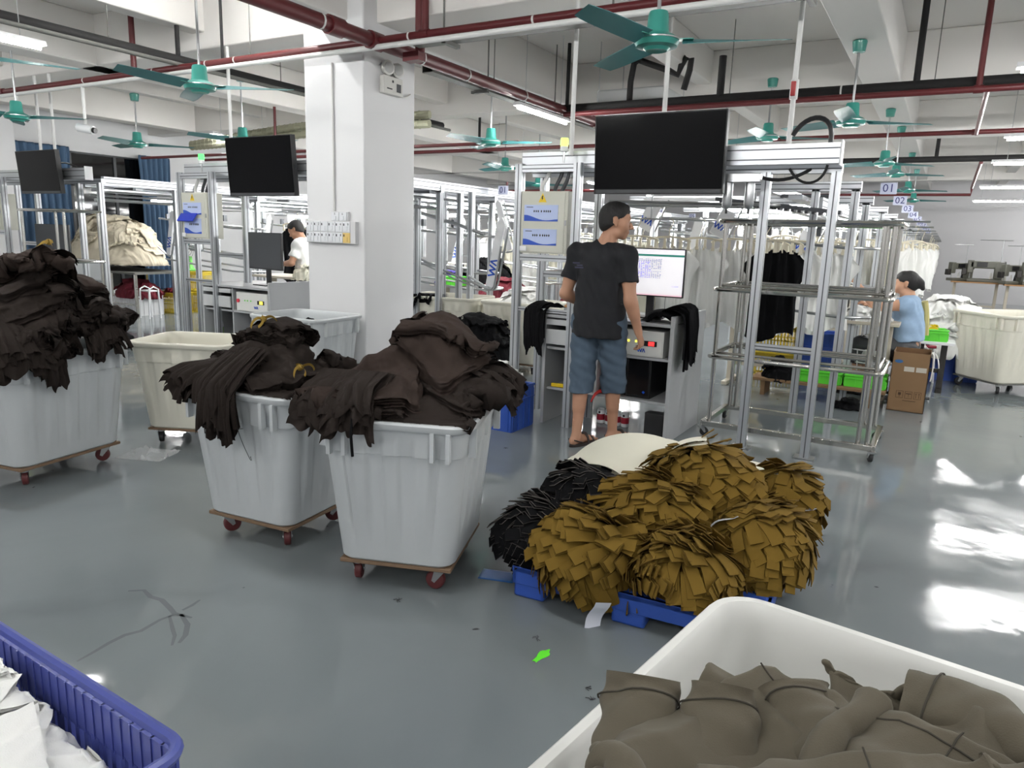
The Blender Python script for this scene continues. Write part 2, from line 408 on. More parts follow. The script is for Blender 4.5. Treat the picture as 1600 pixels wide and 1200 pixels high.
def wrinkle(G, amp, wl, seed):
    """small creases raised along the normal: warped ridges gathered in patches"""
    rng = np.random.default_rng(seed+900); H, Wn = G.shape[:2]
    du = np.linalg.norm(np.diff(G, axis=1), axis=-1).mean(); dv = np.linalg.norm(np.diff(G, axis=0), axis=-1).mean()
    U, V = np.meshgrid(np.arange(Wn)*du, np.arange(H)*dv)
    wx = .02*np.sin(V*19+rng.uniform(0, 6))+.013*np.sin(U*31+V*17+rng.uniform(0, 6)); wy = .02*np.sin(U*17+rng.uniform(0, 6))+.013*np.sin(V*29-U*13+rng.uniform(0, 6))
    d = np.zeros((H, Wn)); a0 = rng.uniform(0, 3.14)
    for k in range(4):
        a = a0+k*.8+rng.uniform(-.3, .3); f = 2*math.pi/(wl*(.7+.45*k)); ph = f*((U+wx)*math.cos(a)+(V+wy)*math.sin(a))+rng.uniform(0, 6)
        b = rng.uniform(0, 6.28, 4); mk = np.clip(.5+.8*np.sin(U*9+b[0]+2*np.sin(V*7+b[1]))*np.sin(V*8+b[2]), 0, 1)
        d += (1-2*np.abs(np.sin(ph*.5))**.7)*mk*(.6+.25*k)
    return G+normals(G)*(d*amp*.5)[..., None]
def cloth_mesh(G, m, name, thick=.006, sub=1, layers=1, gap=.007, keep=None, seed=0, jit=.012, wr=0.):
    """a mesh of one or several sheets lying on each other (the lower ones peep out at the edges)"""
    rng = np.random.default_rng(seed); mb = MB(); N = normals(G); cen = G.mean((0, 1))
    for L in range(layers):
        if L == 0:
            A = wrinkle(refine(G), wr, .055, seed) if wr else G
        else:
            A = G-N*gap*L; out = (G-cen); out[..., 2] = 0
            ph = rng.uniform(0, 6.28, 4); th = np.arctan2(out[..., 1], out[..., 0])
            s = 1+jit*L*.6*np.sin(th*3+ph[0])+jit*rng.uniform(-.5, 1.2)+.010*np.sin(th*11+ph[1])+.008*np.sin(th*23+ph[2])
            A = A+out*(s-1)[..., None]; A[..., 2] -= gap*.4*L
        mb.grid(A, keep=keep)
    return mb.mesh(name, m, 180)
def cloth(G, m, name, label, cat, group=None, thick=.006, sub=1, layers=1, gap=.007, keep=None, seed=0, parent=None, jit=.012, wr=0.):
    c = G.mean((0, 1)); c[2] = G[..., 2].min()
    me = cloth_mesh(G-c, m, name, thick, sub, layers, gap, keep, seed, jit, wr)
    o = bpy.data.objects.new(name, me); COL.objects.link(o); o.location = c
    if parent: o.parent = parent
    if layers == 1:
        sd = o.modifiers.new('thickness', 'SOLIDIFY'); sd.thickness = thick; sd.offset = -1
    if sub and not wr:
        sb = o.modifiers.new('smooth', 'SUBSURF'); sb.levels = sub; sb.render_levels = sub
    if label: tag(o, label, cat, group)
    return o
# ------------------------------------------------------------------ the hall: X to the right, Y into depth
XL, XR, YF, YB, ZC = -14.0, 7.0, -6.0, 26.2, 3.8
fl = struct('floor', MB().bx(XL-.2, XR+.2, YF-.2, YB+.2, -.2, 0), FLOOR)
cr = MB()   # a hairline crack in the floor coating that has been filled and has dried darker
for P_, w_ in (([(-2.767, 1.632), (-2.72, 1.672), (-2.648, 1.653), (-2.587, 1.662), (-2.503, 1.64), (-2.449, 1.623), (-2.402, 1.632), (-2.364, 1.639)], .011), ([(-2.443, 1.619), (-2.451, 1.562), (-2.437, 1.474), (-2.459, 1.425), (-2.456, 1.362), (-2.443, 1.295), (-2.435, 1.235)], .010),
               ([(-2.448, 1.601), (-2.355, 1.549), (-2.303, 1.522), (-2.254, 1.476)], .008), ([(-2.423, 1.633), (-2.333, 1.598), (-2.275, 1.547), (-2.247, 1.5)], .011), ([(-2.445, 1.656), (-2.447, 1.701), (-2.46, 1.747)], .008)):
    n_ = len(P_); G_ = np.zeros((2, n_, 3))
    for i_ in range(n_):
        a_, b_ = Vector(P_[max(0, i_-1)]), Vector(P_[min(n_-1, i_+1)]); d_ = (b_-a_).normalized(); k_ = w_*(.35+.65*math.sin(math.pi*(i_+.6)/n_))
        G_[0, i_] = (P_[i_][0]-d_.y*k_, P_[i_][1]+d_.x*k_, .0008); G_[1, i_] = (P_[i_][0]+d_.y*k_, P_[i_][1]-d_.x*k_, .0008)
    cr.grid(G_, flip=True)
cr.build('filled_crack', mat('dark_crack_filler', (104, 110, 113), .2, var=.05), fl)
ce = struct('ceiling', MB().bx(XL-.2, XR+.2, YF-.2, YB+.2, ZC, ZC+.2), CEIL)
for y in (-3.05, 1.15, 5.35, 9.55, 13.75, 17.95, 22.15):
    MB().bx(XL, XR, y-.175, y+.175, 3.26, ZC).build('beam', CEIL, bevel=.012)['kind'] = 'structure'
for x, w, z in ((-12.7, .35, 3.26), (-8.75, .35, 3.26), (-4.8, .35, 3.26), (-.85, .38, 3.275), (3.1, .35, 3.26), (-2.85, .2, 3.42), (-6.8, .2, 3.42), (-10.7, .2, 3.42), (1.1, .2, 3.42)):
    MB().bx(x-w/2, x+w/2, YF, YB, z, ZC).build('beam', CEIL, bevel=.012)['kind'] = 'structure'
# left wall with the tall window
WY0, WY1, WZ0, WZ1 = 7.0, 9.55, .25, 2.79
wl = struct('wall_left', MB().bx(XL-.2, XL, YF, WY0, 0, ZC).bx(XL-.2, XL, WY1, YB, 0, ZC).bx(XL-.2, XL, WY0, WY1, WZ1, ZC).bx(XL-.2, XL, WY0, WY1, 0, WZ0), WHITEWALL)
MB().bx(XL, XL+.32, 6.15, 6.75, 0, ZC).build('pilaster', WHITEWALL, wl, bevel=.01)
MB().bx(XL, XL+.32, 11.6, 12.1, 0, ZC).build('pilaster', WHITEWALL, wl, bevel=.01)
struct('wall_back', MB().bx(XL, XR, YB, YB+.2, 0, ZC), WALLGREY)
struct('wall_right', MB().bx(XR, XR+.2, YF, YB, 0, ZC), WALLGREY)
struct('wall_front', MB().bx(XL, XR, YF-.2, YF, 0, ZC), WALLGREY)
win = thing('window_1', None, None, (XL-.1, 8.27, WZ0)); win['kind'] = 'structure'
wf = MB()
for y in (WY0, 7.85, 8.7, WY1): wf.bx(-.03, .03, y-8.27-.025, y-8.27+.025, 0, WZ1-WZ0)
for z in (0, .9, 1.95, WZ1-WZ0): wf.bx(-.03, .03, WY0-8.27, WY1-8.27, z-.025, z+.025)
wf.build('window_frame', PLGREY, win)
for a, b in ((WY0, 7.85), (7.85, 8.7), (8.7, WY1)):
    for z0, z1 in ((0, .9), (.9, 1.95), (1.95, WZ1-WZ0)):
        MB().bx(-.006, .006, a-8.27+.02, b-8.27-.02, z0+.02, z1-.02).build('pane', GLASSDK, win)
# the square pillar
pil = struct('pillar', MB().bx(-5.15, -4.45, 5.0, 5.7, 0, ZC), WHITEWALL); 
b = pil.modifiers.new('bevel', 'BEVEL'); b.width = .012; b.segments = 2
# curtains either side of the window
def curtain(y0, y1, z0, z1, label, waves):
    n = 64; H = 10
    G = np.zeros((H, n, 3))
    for i in range(H):
        t = i/(H-1)
        yy = np.linspace(y0, y1, n); yy = (yy-(y0+y1)/2)*(1-.18*math.sin(math.pi*min(1, t*1.2))*.6)+(y0+y1)/2
        G[i, :, 0] = XL+.13+.05*np.sin(np.linspace(0, waves*2*math.pi, n)+.3*math.sin(t*5))*(.6+.4*t)
        G[i, :, 1] = yy; G[i, :, 2] = z1+(z0-z1)*t
    o = cloth(G, CURTAIN, 'curtain', label, 'curtain', thick=.006, sub=1)
    return o
curtain(6.8, 7.75, .25, 2.86, 'blue-grey curtain behind the leftmost television', 7)
curtain(9.05, 9.75, .2, 2.86, 'blue-grey curtain at the far side of the dark window, behind the stand fan', 6)
# ------------------------------------------------------------------ wheeled tubs
def rrect(w, d, r, z, per, rib=0., pitch=.135):
    pts = []; hw, hd = w/2, d/2
    segs = [((-hw+r, -hd), (hw-r, -hd), (0, -1)), ((hw, -hd+r), (hw, hd-r), (1, 0)), ((hw-r, hd), (-hw+r, hd), (0, 1)), ((-hw, hd-r), (-hw, -hd+r), (-1, 0))]
    cs = [(hw-r, -hd+r, -90), (hw-r, hd-r, 0), (-hw+r, hd-r, 90), (-hw+r, -hd+r, 180)]
    for (a, b_, nrm), (cx, cy, a0) in zip(segs, cs):
        L = math.hypot(b_[0]-a[0], b_[1]-a[1])
        for k in range(per):
            t = k/per; s_ = (t-.5)*L
            q = math.cos(2*math.pi*s_/pitch); o = rib*max(-1, min(1, q*3.5))*(1 if abs(s_) < L/2-.02 else 0)
            pts.append((a[0]+(b_[0]-a[0])*t+nrm[0]*o, a[1]+(b_[1]-a[1])*t+nrm[1]*o, z))
        for k in range(7):
            an = R(a0+90*k/7); pts.append((cx+r*math.cos(an), cy+r*math.sin(an), z))
    return pts
def loft(mb, loops, cap0=True, cap1=True):
    n = len(loops[0]); o = len(mb.v); vs = [p for l in loops for p in l]; fs = []
    for i in range(len(loops)-1):
        for k in range(n):
            l = (k+1) % n; fs.append((i*n+k, i*n+l, (i+1)*n+l, (i+1)*n+k))
    if cap0: fs.append(tuple(range(n))[::-1])
    if cap1: fs.append(tuple((len(loops)-1)*n+k for k in range(n)))
    mb.add(vs, fs)
def tub_mesh(w, d, zr, m, tap=.06, zb=.125, rib=.007):
    per = 56; mb = MB(); h = zr-zb; L = []
    def at(z, extra=0., rr=.07, rb=0.):
        t = (z-zb)/h; tp = tap*(1-t)
        L.append(rrect(w-.05-2*tp+2*extra, d-.05-2*tp+2*extra, rr, z, per, rb))
    at(zb, -.012, .06); at(zb+.012, 0, .07); at(zb+.06); at(zb+.13, 0, .07, rib*.2); at(zb+.2, 0, .07, rib); at(zb+.40, 0, .07, rib); at(zb+h*.77, 0, .07, rib)
    at(zb+h*.775, .006, .075, rib); at(zb+h*.86, .006, .075, rib); at(zb+h*.90, .006, .075, 0)
    at(zr-.035, .006, .075); at(zr-.034, .02, .085); at(zr-.026, .026, .09); at(zr-.008, .026, .09); at(zr, .018, .085); at(zr, .002, .075); at(zr-.012, -.006, .07)
    at(zr-.05, -.008, .07); at(zb+.05, -.010, .06); at(zb+.02, -.03, .05)
    loft(mb, L)
    return mb.mesh('tub', m, 40)
def lug_mesh(m):
    mb = MB().bx(-.008, .008, -.03, 0, -.12, 0); return mb.mesh('lug', m)
CASTER = {}
def caster(parent, loc, a, wheel, r=.042):
    if 'fork' not in CASTER:
        mb = MB().bx(-.035, .035, -.035, .035, -.006, 0); mb.cyl((0, 0, -.006), (0, 0, -.02), .022, 10)
        for s_ in (-1, 1): mb.prism([(-.022, -.018), (.022, -.018), (.034, -.062), (.020, -.07), (.008, -.055)], s_*.019-.0015, s_*.019+.0015, 'y')
        mb.cyl((.022, -.024, -.06), (.022, .024, -.06), .006, 8)
        CASTER['fork'] = mb.mesh('caster', STEEL)
    if wheel.name not in CASTER:
        CASTER[wheel.name] = MB().lathe([(.008, -.016), (.036, -.016), (.042, -.011), (.042, .011), (.036, .016), (.008, .016)], 18, axis='y').mesh('wheel', wheel)
    c = put('caster', CASTER['fork'], parent, loc, (0, 0, a), (r/.042,)*3)
    put('wheel', CASTER[wheel.name], c, (.022, 0, -.06))
    return c
TUBM = {}
def tub(name, label, cx, cy, rz, w, d, zr, m=TUB, wheel=MAROON, lugs=True, tap=.06, group=None, base=None):
    t = thing(name, label, 'bin', (cx, cy, 0), R(rz), group)
    k = (w, d, zr, m.name, tap)
    if k not in TUBM: TUBM[k] = tub_mesh(w, d, zr, m, tap)
    put('tub_shell', TUBM[k], t)
    bw, bd = w-.05-2*tap-.008, d-.05-2*tap-.008
    MB().bx(-bw/2, bw/2, -bd/2, bd/2, .108, .125).build('plywood_base', base or PLY, t, bevel=.003)
    for i, (sx, sy) in enumerate(((-1, -1), (1, -1), (1, 1), (-1, 1))):
        caster(t, (sx*(bw/2-.06), sy*(bd/2-.06), .107), R(40+73*i+rz*3), wheel)
    if lugs:
        if m.name not in TUBM: TUBM[m.name] = lug_mesh(m)
        for sx in (-1, 1):
            for s2, q in ((-1, 0), (1, math.pi)):
                for off in (.035, .1):
                    put('lug', TUBM[m.name], t, (sx*(w/2-.05-off), s2*(d/2-.026), zr-.03), (0, 0, q))
            put('lug', TUBM[m.name], t, (sx*(w/2-.026), -(d/2-.12), zr-.03), (0, 0, R(90)*sx))
            put('lug', TUBM[m.name], t, (sx*(w/2-.026), (d/2-.12), zr-.03), (0, 0, R(90)*sx))
    return t
binA = tub('laundry_tub', 'grey-white wheeled tub at the left edge with a black patch low on its side', -4.64, 2.29, 9.6, .66, .84, .77)
MB().lathe([(.001, 0), (.02, .0), (.022, .002), (.001, .003)], 9, axis='x').build('black_patch', BLACKRUB, binA, loc=(.235, .24, .27), rot=(0, R(-7), .1))
binD = tub('laundry_tub', 'cream wheeled tub standing empty behind the two leftmost tubs', -4.475, 3.267, 25, .72, .60, .735, TUBCREAM, BLACKRUB, False)
binB = tub('laundry_tub', 'white wheeled tub with a scribbled black line on its front', -2.77, 2.48, 6, .68, .68, .77)
mk = MB(); mk.tube([(.04, -.328, .60), (.075, -.331, .606)], .0016, 5); mk.tube(bez((.04, -.328, .60), (.05, -.32, .54), (.08, -.313, .48), (.09, -.308, .455)), .0016, 5); mk.tube(bez((.09, -.308, .455), (.1, -.30, .44), (.085, -.31, .48), (.1, -.3135, .47)), .0014, 5)
mk.build('pen_scribble', INK, binB)
binC = tub('laundry_tub', 'largest white wheeled tub in the middle, heaped with brown garments', -1.945, 2.504, 20, .67, .72, .765)
binE = tub('laundry_tub', 'white wheeled tub in front of the square pillar', -4.73, 4.56, 5, .78, .65, .79, wheel=BLACKRUB)
binF = tub('laundry_tub', 'white wheeled tub nearest the camera, full of olive sweatshirts', -.015, 1.024, -8, .74, .88, .77, mat('bright_white_tub_plastic', (226, 226, 222), .35, var=.03, vscale=2))
binG = tub('laundry_tub', 'cream wheeled tub just right of the pillar beside black garments', -5.05, 7.15, 8, .95, .7, .80, TUBCREAM, BLACKRUB, False)
binH = tub('laundry_tub', 'cream wheeled tub holding white pieces behind the control cabinet post', -4.05, 7.2, 0, .8, .7, .80, TUBCREAM, BLACKRUB, False)
binR = tub('laundry_tub', 'large white wheeled tub at the right edge beside the white heap', .74, 9.72, -50, .82, .95, .86, TUBCREAM, BLACKRUB, True, base=GALV)
binR2 = tub('laundry_tub', 'white tub half cut off at the right edge below the sewing machines', 1.78, 13.4, 3, .85, .7, .95, TUBCREAM, BLACKRUB, False)
# ------------------------------------------------------------------ fluorescent lamps
TUBEM = {}
def lamp(x, y, z, L, along, label, group=None, hang=True, up=ZC):
    """batten lamp: housing, glowing tube, two suspension rods"""
    t = thing('fluorescent_lamp', label, 'lamp', (x, y, z), 0 if along == 'x' else R(90), group)
    if L not in TUBEM:
        TUBEM[L] = (MB().prism([(-.05, .012), (.05, .012), (.03, .05), (-.03, .05)], -L/2, L/2, 'x').mesh('housing', LAMPHOUSE),
                    MB().cyl((-L/2+.03, 0, -.006), (L/2-.03, 0, -.006), .016, 8).mesh('lamp_tube', TUBEGLOW))
    put('housing', TUBEM[L][0], t); put('lamp_tube', TUBEM[L][1], t)
    if hang:
        for s_ in (-1, 1): MB().cyl((s_*L*.35, 0, .045), (s_*L*.35, 0, up-z), .004, 6).build('suspension_rod', STEEL, t)
    return t
lamp(-6.6, 2.95, 2.9, 1.2, 'y', 'lit fluorescent lamp at the top left corner above a fan blade')
lamp(.86, 6.52, 2.77, 1.2, 'x', 'lit fluorescent lamp at the right edge above the black ceiling pipe')
lamp(.98, 9.85, 2.72, 1.2, 'x', 'lit fluorescent lamp at the right edge under the thin red pipe')
lamp(.98, 12.5, 2.72, 1.2, 'x', 'lowest and farthest lit fluorescent lamp at the right edge')
lamp(-4.12, 7.62, 2.86, 1.2, 'y', 'lit fluorescent lamp beside the big red pipe, left of the main television')
GOFF = 'lamps of the hall outside the frame'  # unseen lamps; those near the back wall are added to brighten it
LOFF = 'unseen lit fluorescent lamp hanging elsewhere in the hall'
for x, y, z, a in ((-5.35, 4.2, 3.7, 'y'), (-9.8, 1.6, 3.0, 'x'), (-7.2, -1.2, 2.9, 'x'), (-3.2, -1.2, 2.9, 'x'), (.2, -1.6, 2.9, 'x'), (3.6, -1.2, 2.9, 'x'), (-10.8, -1.2, 2.9, 'x'), (-4.3, 1.9, 3.0, 'x'), (-1.6, 1.6, 3.0, 'x'), (1.9, 1.9, 3.0, 'x'), (4.6, 1.9, 2.9, 'x'), (2.6, 4.6, 3.0, 'x'), (5.2, 4.6, 3.0, 'x'),
                   (2.9, 6.52, 2.77, 'x'), (5.2, 6.52, 2.77, 'x'), (2.9, 9.85, 2.72, 'x'), (5.2, 9.85, 2.72, 'x'), (2.9, 12.5, 2.72, 'x'), (2.4, 17.0, 2.72, 'x'), (4.6, 17., 2.72, 'x'), (-12.4, 4.4, 3.3, 'x'), (-6.2, -4.2, 2.9, 'x'), (-1.5, -4.2, 2.9, 'x'), (3., -4.2, 2.9, 'x'), (4.2, 21.5, 2.72, 'x'), (3.2, 24.2, 2.72, 'x'), (5.6, 24.2, 2.72, 'x'), (4.6, 12.5, 2.72, 'x'), (6.0, 17, 2.72, 'x')):
    lamp(x, y, z, 1.2, a, LOFF, GOFF)
GFAR = 'lamps over the far production lines'
for x, y, z, a in ((.98, 17., 2.72, 'x'), (.98, 21.5, 2.72, 'x'), (-6.9, 11.6, 2.72, 'y'), (-6.9, 15.5, 2.72, 'y'), (-10.9, 12., 2.72, 'y'), (-3.3, 12.6, 2.72, 'y'), (-3.3, 17., 2.72, 'y'), (-7.2, 20, 2.72, 'y'), (-3.0, 21.5, 2.72, 'y'), (-10.5, 17.5, 2.72, 'y'), (-10.3, 8.6, 2.95, 'y'), (-7.0, 7.6, 2.95, 'y')):
    lamp(x, y, z, 1.2, a, 'small lit fluorescent lamp over the far production lines', GFAR)
# ------------------------------------------------------------------ ceiling fans
FANM = {}
def fan(x, y, z, ang, top, label, s=1.):
    t = thing('ceiling_fan', label, 'fan', (x, y, z), R(ang))
    if not FANM:
        FANM['motor'] = MB().lathe([(.02, -.045), (.06, -.05), (.075, -.035), (.115, -.028), (.125, -.005), (.12, .012), (.095, .03), (.07, .04), (.062, .055), (.056, .14), (.05, .155), (.012, .16)], 24).mesh('motor_housing', TEAL, 30)
        FANM['ring'] = MB().lathe([(.118, .0), (.128, .002), (.128, .009), (.118, .012)], 24).mesh('trim_ring', STEEL, 30)
        G = np.zeros((2, 10, 3))
        for k in range(10):
            t_ = k/9; xx = .14+.56*t_; w = .055+.018*t_-(.02*t_**6); tw = .012*(1-t_)
            G[0, k] = (xx, -w, .004-.02-tw); G[1, k] = (xx+(.03 if k == 9 else 0), w, .004+.006+tw)
        mb = MB(); mb.grid(G); H = G.copy(); H[..., 2] += .003; mb.grid(H, flip=True)
        mb.add([*G[0], *H[0]], [(k, k+10, k+11, k+1) for k in range(9)]); mb.add([*G[1], *H[1]], [(k, k+1, k+11, k+10) for k in range(9)])
        FANM['blade'] = mb.mesh('blade', TEALDK, 30)
        FANM['bracket'] = MB().prism([(.09, -.02), (.16, -.035), (.2, -.03), (.2, .03), (.16, .035), (.09, .02)], .004, .009).mesh('blade_bracket', TEAL)
        FANM['canopy'] = MB().lathe([(.018, -.1), (.05, -.095), (.062, -.01), (.055, 0)], 16).mesh('canopy', TEAL, 30)
    put('motor_housing', FANM['motor'], t); put('trim_ring', FANM['ring'], t)
    for k in range(3):
        b_ = put('blade', FANM['blade'], t, (0, 0, 0), (0, 0, k*2*math.pi/3)); put('blade_bracket', FANM['bracket'], b_)
    MB().cyl((0, 0, .15), (0, 0, top-z-.05), .011, 8).build('down_rod', STEEL, t)
    put('canopy', FANM['canopy'], t, (0, 0, top-z))
    return t
fan(-1.55, 4.17, 2.6, 19, 3.8, 'large teal ceiling fan at the top, above the main television')
fan(-5.3, 4.03, 2.6, 32, 3.8, 'teal ceiling fan left of the pillar below the white conduit')
fan(-8.77, 4.37, 2.6, 33, 3.8, 'teal ceiling fan at the left edge above the leftmost television')
fan(-9.84, 6.43, 2.6, 50, 3.26, 'dark teal ceiling fan in front of the window curtain')
fan(-5.95, 2.62, 2.6, 62, 3.8, 'ceiling fan mostly cut off at the upper left corner, one blade showing')
fan(-7.9, 6.6, 2.6, 20, 3.4, 'ceiling fan showing just above the television left of the pillar')
fan(-.88, 7.36, 2.6, 150, 3.27, 'nearest teal ceiling fan of the row under the right beam')
fan(-.85, 10.96, 2.6, 40, 3.27, 'second ceiling fan of the row under the right beam')
fan(-.8, 12.55, 2.6, 30, 3.27, 'third ceiling fan of the row under the right beam')
fan(-.78, 15.9, 2.6, 26, 3.27, 'fourth ceiling fan of the row under the right beam')
fan(-.8, 19.1, 2.6, 26, 3.27, 'farthest ceiling fan of the row under the right beam')
fan(-4.84, 7.66, 2.6, 20, 3.4, 'teal ceiling fan just right of the pillar')
fan(-6.35, 10.5, 2.6, 35, 3.8, 'small far teal ceiling fan above the rails right of the pillar')
fan(-1.99, 9.24, 2.75, 28, 3.4, 'ceiling fan partly hidden behind the main television')
fan(-7.2, 13.2, 2.55, 28, 3.8, 'far white-grey ceiling fan deep in the hall right of the pillar')
# ------------------------------------------------------------------ pipes, trays and conduits
def pipe(name, pts, r, m, label, cat='pipe', joints=(), jr=1.25, hang=(), n=12, bands=()):
    c = Vector(pts[0]); t = thing(name, label, cat, c)
    MB().tube([Vector(p)-c for p in pts], r, n).build('pipe_run', m, t)
    for p, d in joints:
        d = Vector(d).normalized(); p = Vector(p)-c
        MB().cyl(p-d*r*1.3, p+d*r*1.3, r*jr, n).build('coupling', m, t)
    for p, d in bands:
        d = Vector(d).normalized(); p = Vector(p)-c
        MB().cyl(p-d*.008, p+d*.008, r*1.06, n).build('band', WHITEPIPE, t)
    for p, top in hang:
        p = Vector(p)-c; MB().cyl(p, (p.x, p.y, top-c.z), .005, 6).build('hanger_rod', GALV, t)
    return t
pipe('sprinkler_main', [(-4.15, -5.9, 3.0), (-4.15, 16, 3.0)], .056, REDPIPE, 'thick red pipe running from the top left past the pillar into depth',
     joints=[((-4.15, y, 3.0), (0, 1, 0)) for y in (4.35, 4.8, 9.1)], hang=[((-4.15, y, 3.0), 3.8) for y in (2.2, 6.6, 11)], bands=[((-4.15, y, 3.0), (0, 1, 0)) for y in (4.2, 5.4, 6.1, 7.2)])
pipe('sprinkler_branch', [(-13.9, 4.8, 3.0), (-4.2, 4.8, 3.0)], .03, REDPIPE, 'red pipe crossing the upper left from the edge to the pillar', joints=[((x, 4.8, 3.0), (1, 0, 0)) for x in (-7.33, -9.9)], hang=[((x, 4.8, 3.0), 3.8) for x in (-12, -5.6)], bands=[((x, 4.8, 3.0), (1, 0, 0)) for x in (-11, -8.2, -7, -6.2, -5.8)])
pipe('sprinkler_branch', [(-4.1, 4.8, 3.0), (6.9, 4.8, 3.0)], .03, REDPIPE, 'red pipe leaving the thick pipe to the upper right above the big fan', joints=[((x, 4.8, 3.0), (1, 0, 0)) for x in (-3.65, -1.4)], bands=[((x, 4.8, 3.0), (1, 0, 0)) for x in (-3.8, -2.7)])
pipe('white_conduit', [(-13.9, 4.77, 2.945), (6.9, 4.77, 2.945)], .021, WHITEPIPE, 'long white conduit strapped under the red pipe in front of the pillar', cat='conduit', bands=[((x, 4.77, 2.945), (1, 0, 0)) for x in (-9, -7.4, -5.4, -4.6)])
pipe('red_riser', [(-7.32, 4.8, 3.0), (-7.32, 4.8, 3.79)], .028, REDPIPE, 'short red riser above the red pipe at the upper left')
pipe('red_riser', [(-3.65, 4.8, 3.0), (-3.65, 4.8, 3.79)], .028, REDPIPE, 'red riser just right of the pillar, right one of two')
pipe('red_riser', [(-3.93, 5.1, 2.96), (-3.93, 5.1, 3.79)], .04, REDPIPE, 'red riser just right of the pillar, thicker left one of two')
MB().bx(-.07, .09, -.05, .05, -.035, .035).build('pipe_bracket', REDPIPE, loc=(-4.0, 5.1, 2.93))
tag(bpy.data.objects['pipe_bracket'], 'red angle bracket under the crossing of the red pipes', 'bracket')
pipe('lagged_pipe', [(-6.75, -5.9, 3.1), (-6.75, 9.3, 3.1)], .05, BLACKPIPE, 'black insulated pipe slanting down behind the left fan', hang=[((-6.75, y, 3.1), 3.8) for y in (4.2, 6.2)])
pipe('steel_conduit', [(-6.6, -5.9, 3.03), (-6.6, 9.3, 3.03)], .02, GALV, 'thin grey conduit below the black insulated pipe at the left', cat='conduit')
pipe('lagged_pipe', [(-4.3, 8.2, 3.02), (6.9, 8.2, 3.02)], .05, BLACKPIPE, 'black insulated pipe crossing above the main television to the right', hang=[((x, 8.2, 3.02), 3.8) for x in (-2.2, -.3, 2)], bands=[((x, 8.2, 3.02), (1, 0, 0)) for x in (-1.1, .6)])
pipe('red_pipe', [(-4.1, 8.1, 2.94), (6.9, 8.1, 2.94)], .03, REDPIPE, 'red pipe under the black insulated pipe above the main television', joints=[((.06, 8.1, 2.94), (1, 0, 0))])
pipe('red_riser', [(.06, 8.1, 2.94), (.06, 8.1, 3.7)], .026, REDPIPE, 'red riser with a sprinkler tip at the upper right')
pipe('red_pipe', [(-13.5, 11.2, 2.98), (6.9, 11.2, 2.98)], .03, REDPIPE, 'thin red pipe behind the row of fans', joints=[((.12, 11.2, 2.98), (1, 0, 0))])
pipe('red_pipe', [(.13, 8.1, 2.94), (.13, 11.2, 2.96), (.13, 11.2, 2.98)], .024, REDPIPE, 'short red connecting pipe at the right between two cross pipes')
pipe('lagged_pipe', [(-5.2, 14.5, 3.0), (6.9, 14.5, 3.0)], .05, BLACKPIPE, 'farther black insulated pipe above the numbered signs')
pipe('red_pipe', [(.3, 14.6, 2.95), (.3, 19.6, 2.9), (.3, 19.6, 2.75), (-3.5, 19.6, 2.75)], .03, REDPIPE, 'far red pipe with an elbow in front of the back wall')
pipe('red_pipe', [(-12, 7.9, 2.62), (-12, 7.9, 2.62), (-4.6, 7.9, 2.62)], .022, REDPIPE, 'thin red pipe low behind the television left of the pillar')
pipe('red_pipe', [(-8.75, 7.9, 3.27), (-8.75, 7.9, 2.62)], .02, REDPIPE, 'thin red drop pipe behind the left ceiling fan')
pipe('red_pipe', [(-13.0, 9.8, 2.8), (-3.8, 9.8, 2.8)], .025, REDPIPE, 'thin red pipe passing behind the fan right of the pillar')
pipe('red_pipe', [(-9, 15, 2.75), (-9, 15, 2.55), (-3.9, 15, 2.55)], .03, REDPIPE, 'far stepped red pipe above the rails right of the pillar', hang=[((x, 15, 2.55), 3.8) for x in (-8, -5)])
# flexible ducts near the left wall
for k, (dz, lab) in enumerate(((0, 'upper pale green flexible duct behind the left televisions'), (-.12, 'lower pale green flexible duct behind the left televisions'))):
    P_ = bez((-11.2, 8.3, 2.86+dz*.3), (-9.6, 8.1, 2.92+dz), (-8.4, 8.1, 3.06+dz), (-6.3, 8.4, 3.1+dz), 40)
    c = Vector(P_[0]); d_ = thing('flexible_duct', lab, 'duct', c); mb = MB(); 
    vs = []; n = 10
    mb.tube([Vector(p)-c for p in P_], .055, 10)
    for i in range(0, 40, 1): mb.tube(arc((P_[i]-c)[:], .059, 0, 2*math.pi, 10, 'yz')[:-1], .004, 4, closed=True)
    mb.build('duct_hose', mat('pale_green_duct', (150, 150, 128), .7, var=.1), d_)
def tray(p0, p1, label, hang):
    p0, p1 = Vector(p0), Vector(p1); L = (p1-p0).length; a = math.atan2(p1.y-p0.y, p1.x-p0.x)
    t = thing('cable_tray', label, 'cable tray', p0, a)
    MB().bx(0, L, -.06, .06, 0, .004).bx(0, L, -.06, -.056, 0, .07).bx(0, L, .056, .06, 0, .07).build('channel', GALV, t)
    MB().bx(0, L, -.063, .063, .07, .074).build('cover', GALV, t)
    for h in hang:
        MB().bx(h-.02, h+.02, -.1, .1, -.03, 0).bx(h-.006, h+.006, -.1, -.09, -.03, 3.75-p0.z).build('hanger_bracket', GALV, t)
    return t
tray((-3.9, 5.0, 2.98), (3, 5.0, 2.98), 'grey cable tray crossing behind the big fan', (.35, 1.75, 3.0, 5))
tray((-4.38, 5.8, 2.98), (-4.38, 12.5, 2.98), 'grey cable tray running beside the thick red pipe into depth', (.9, 2.4, 4.2, 6))
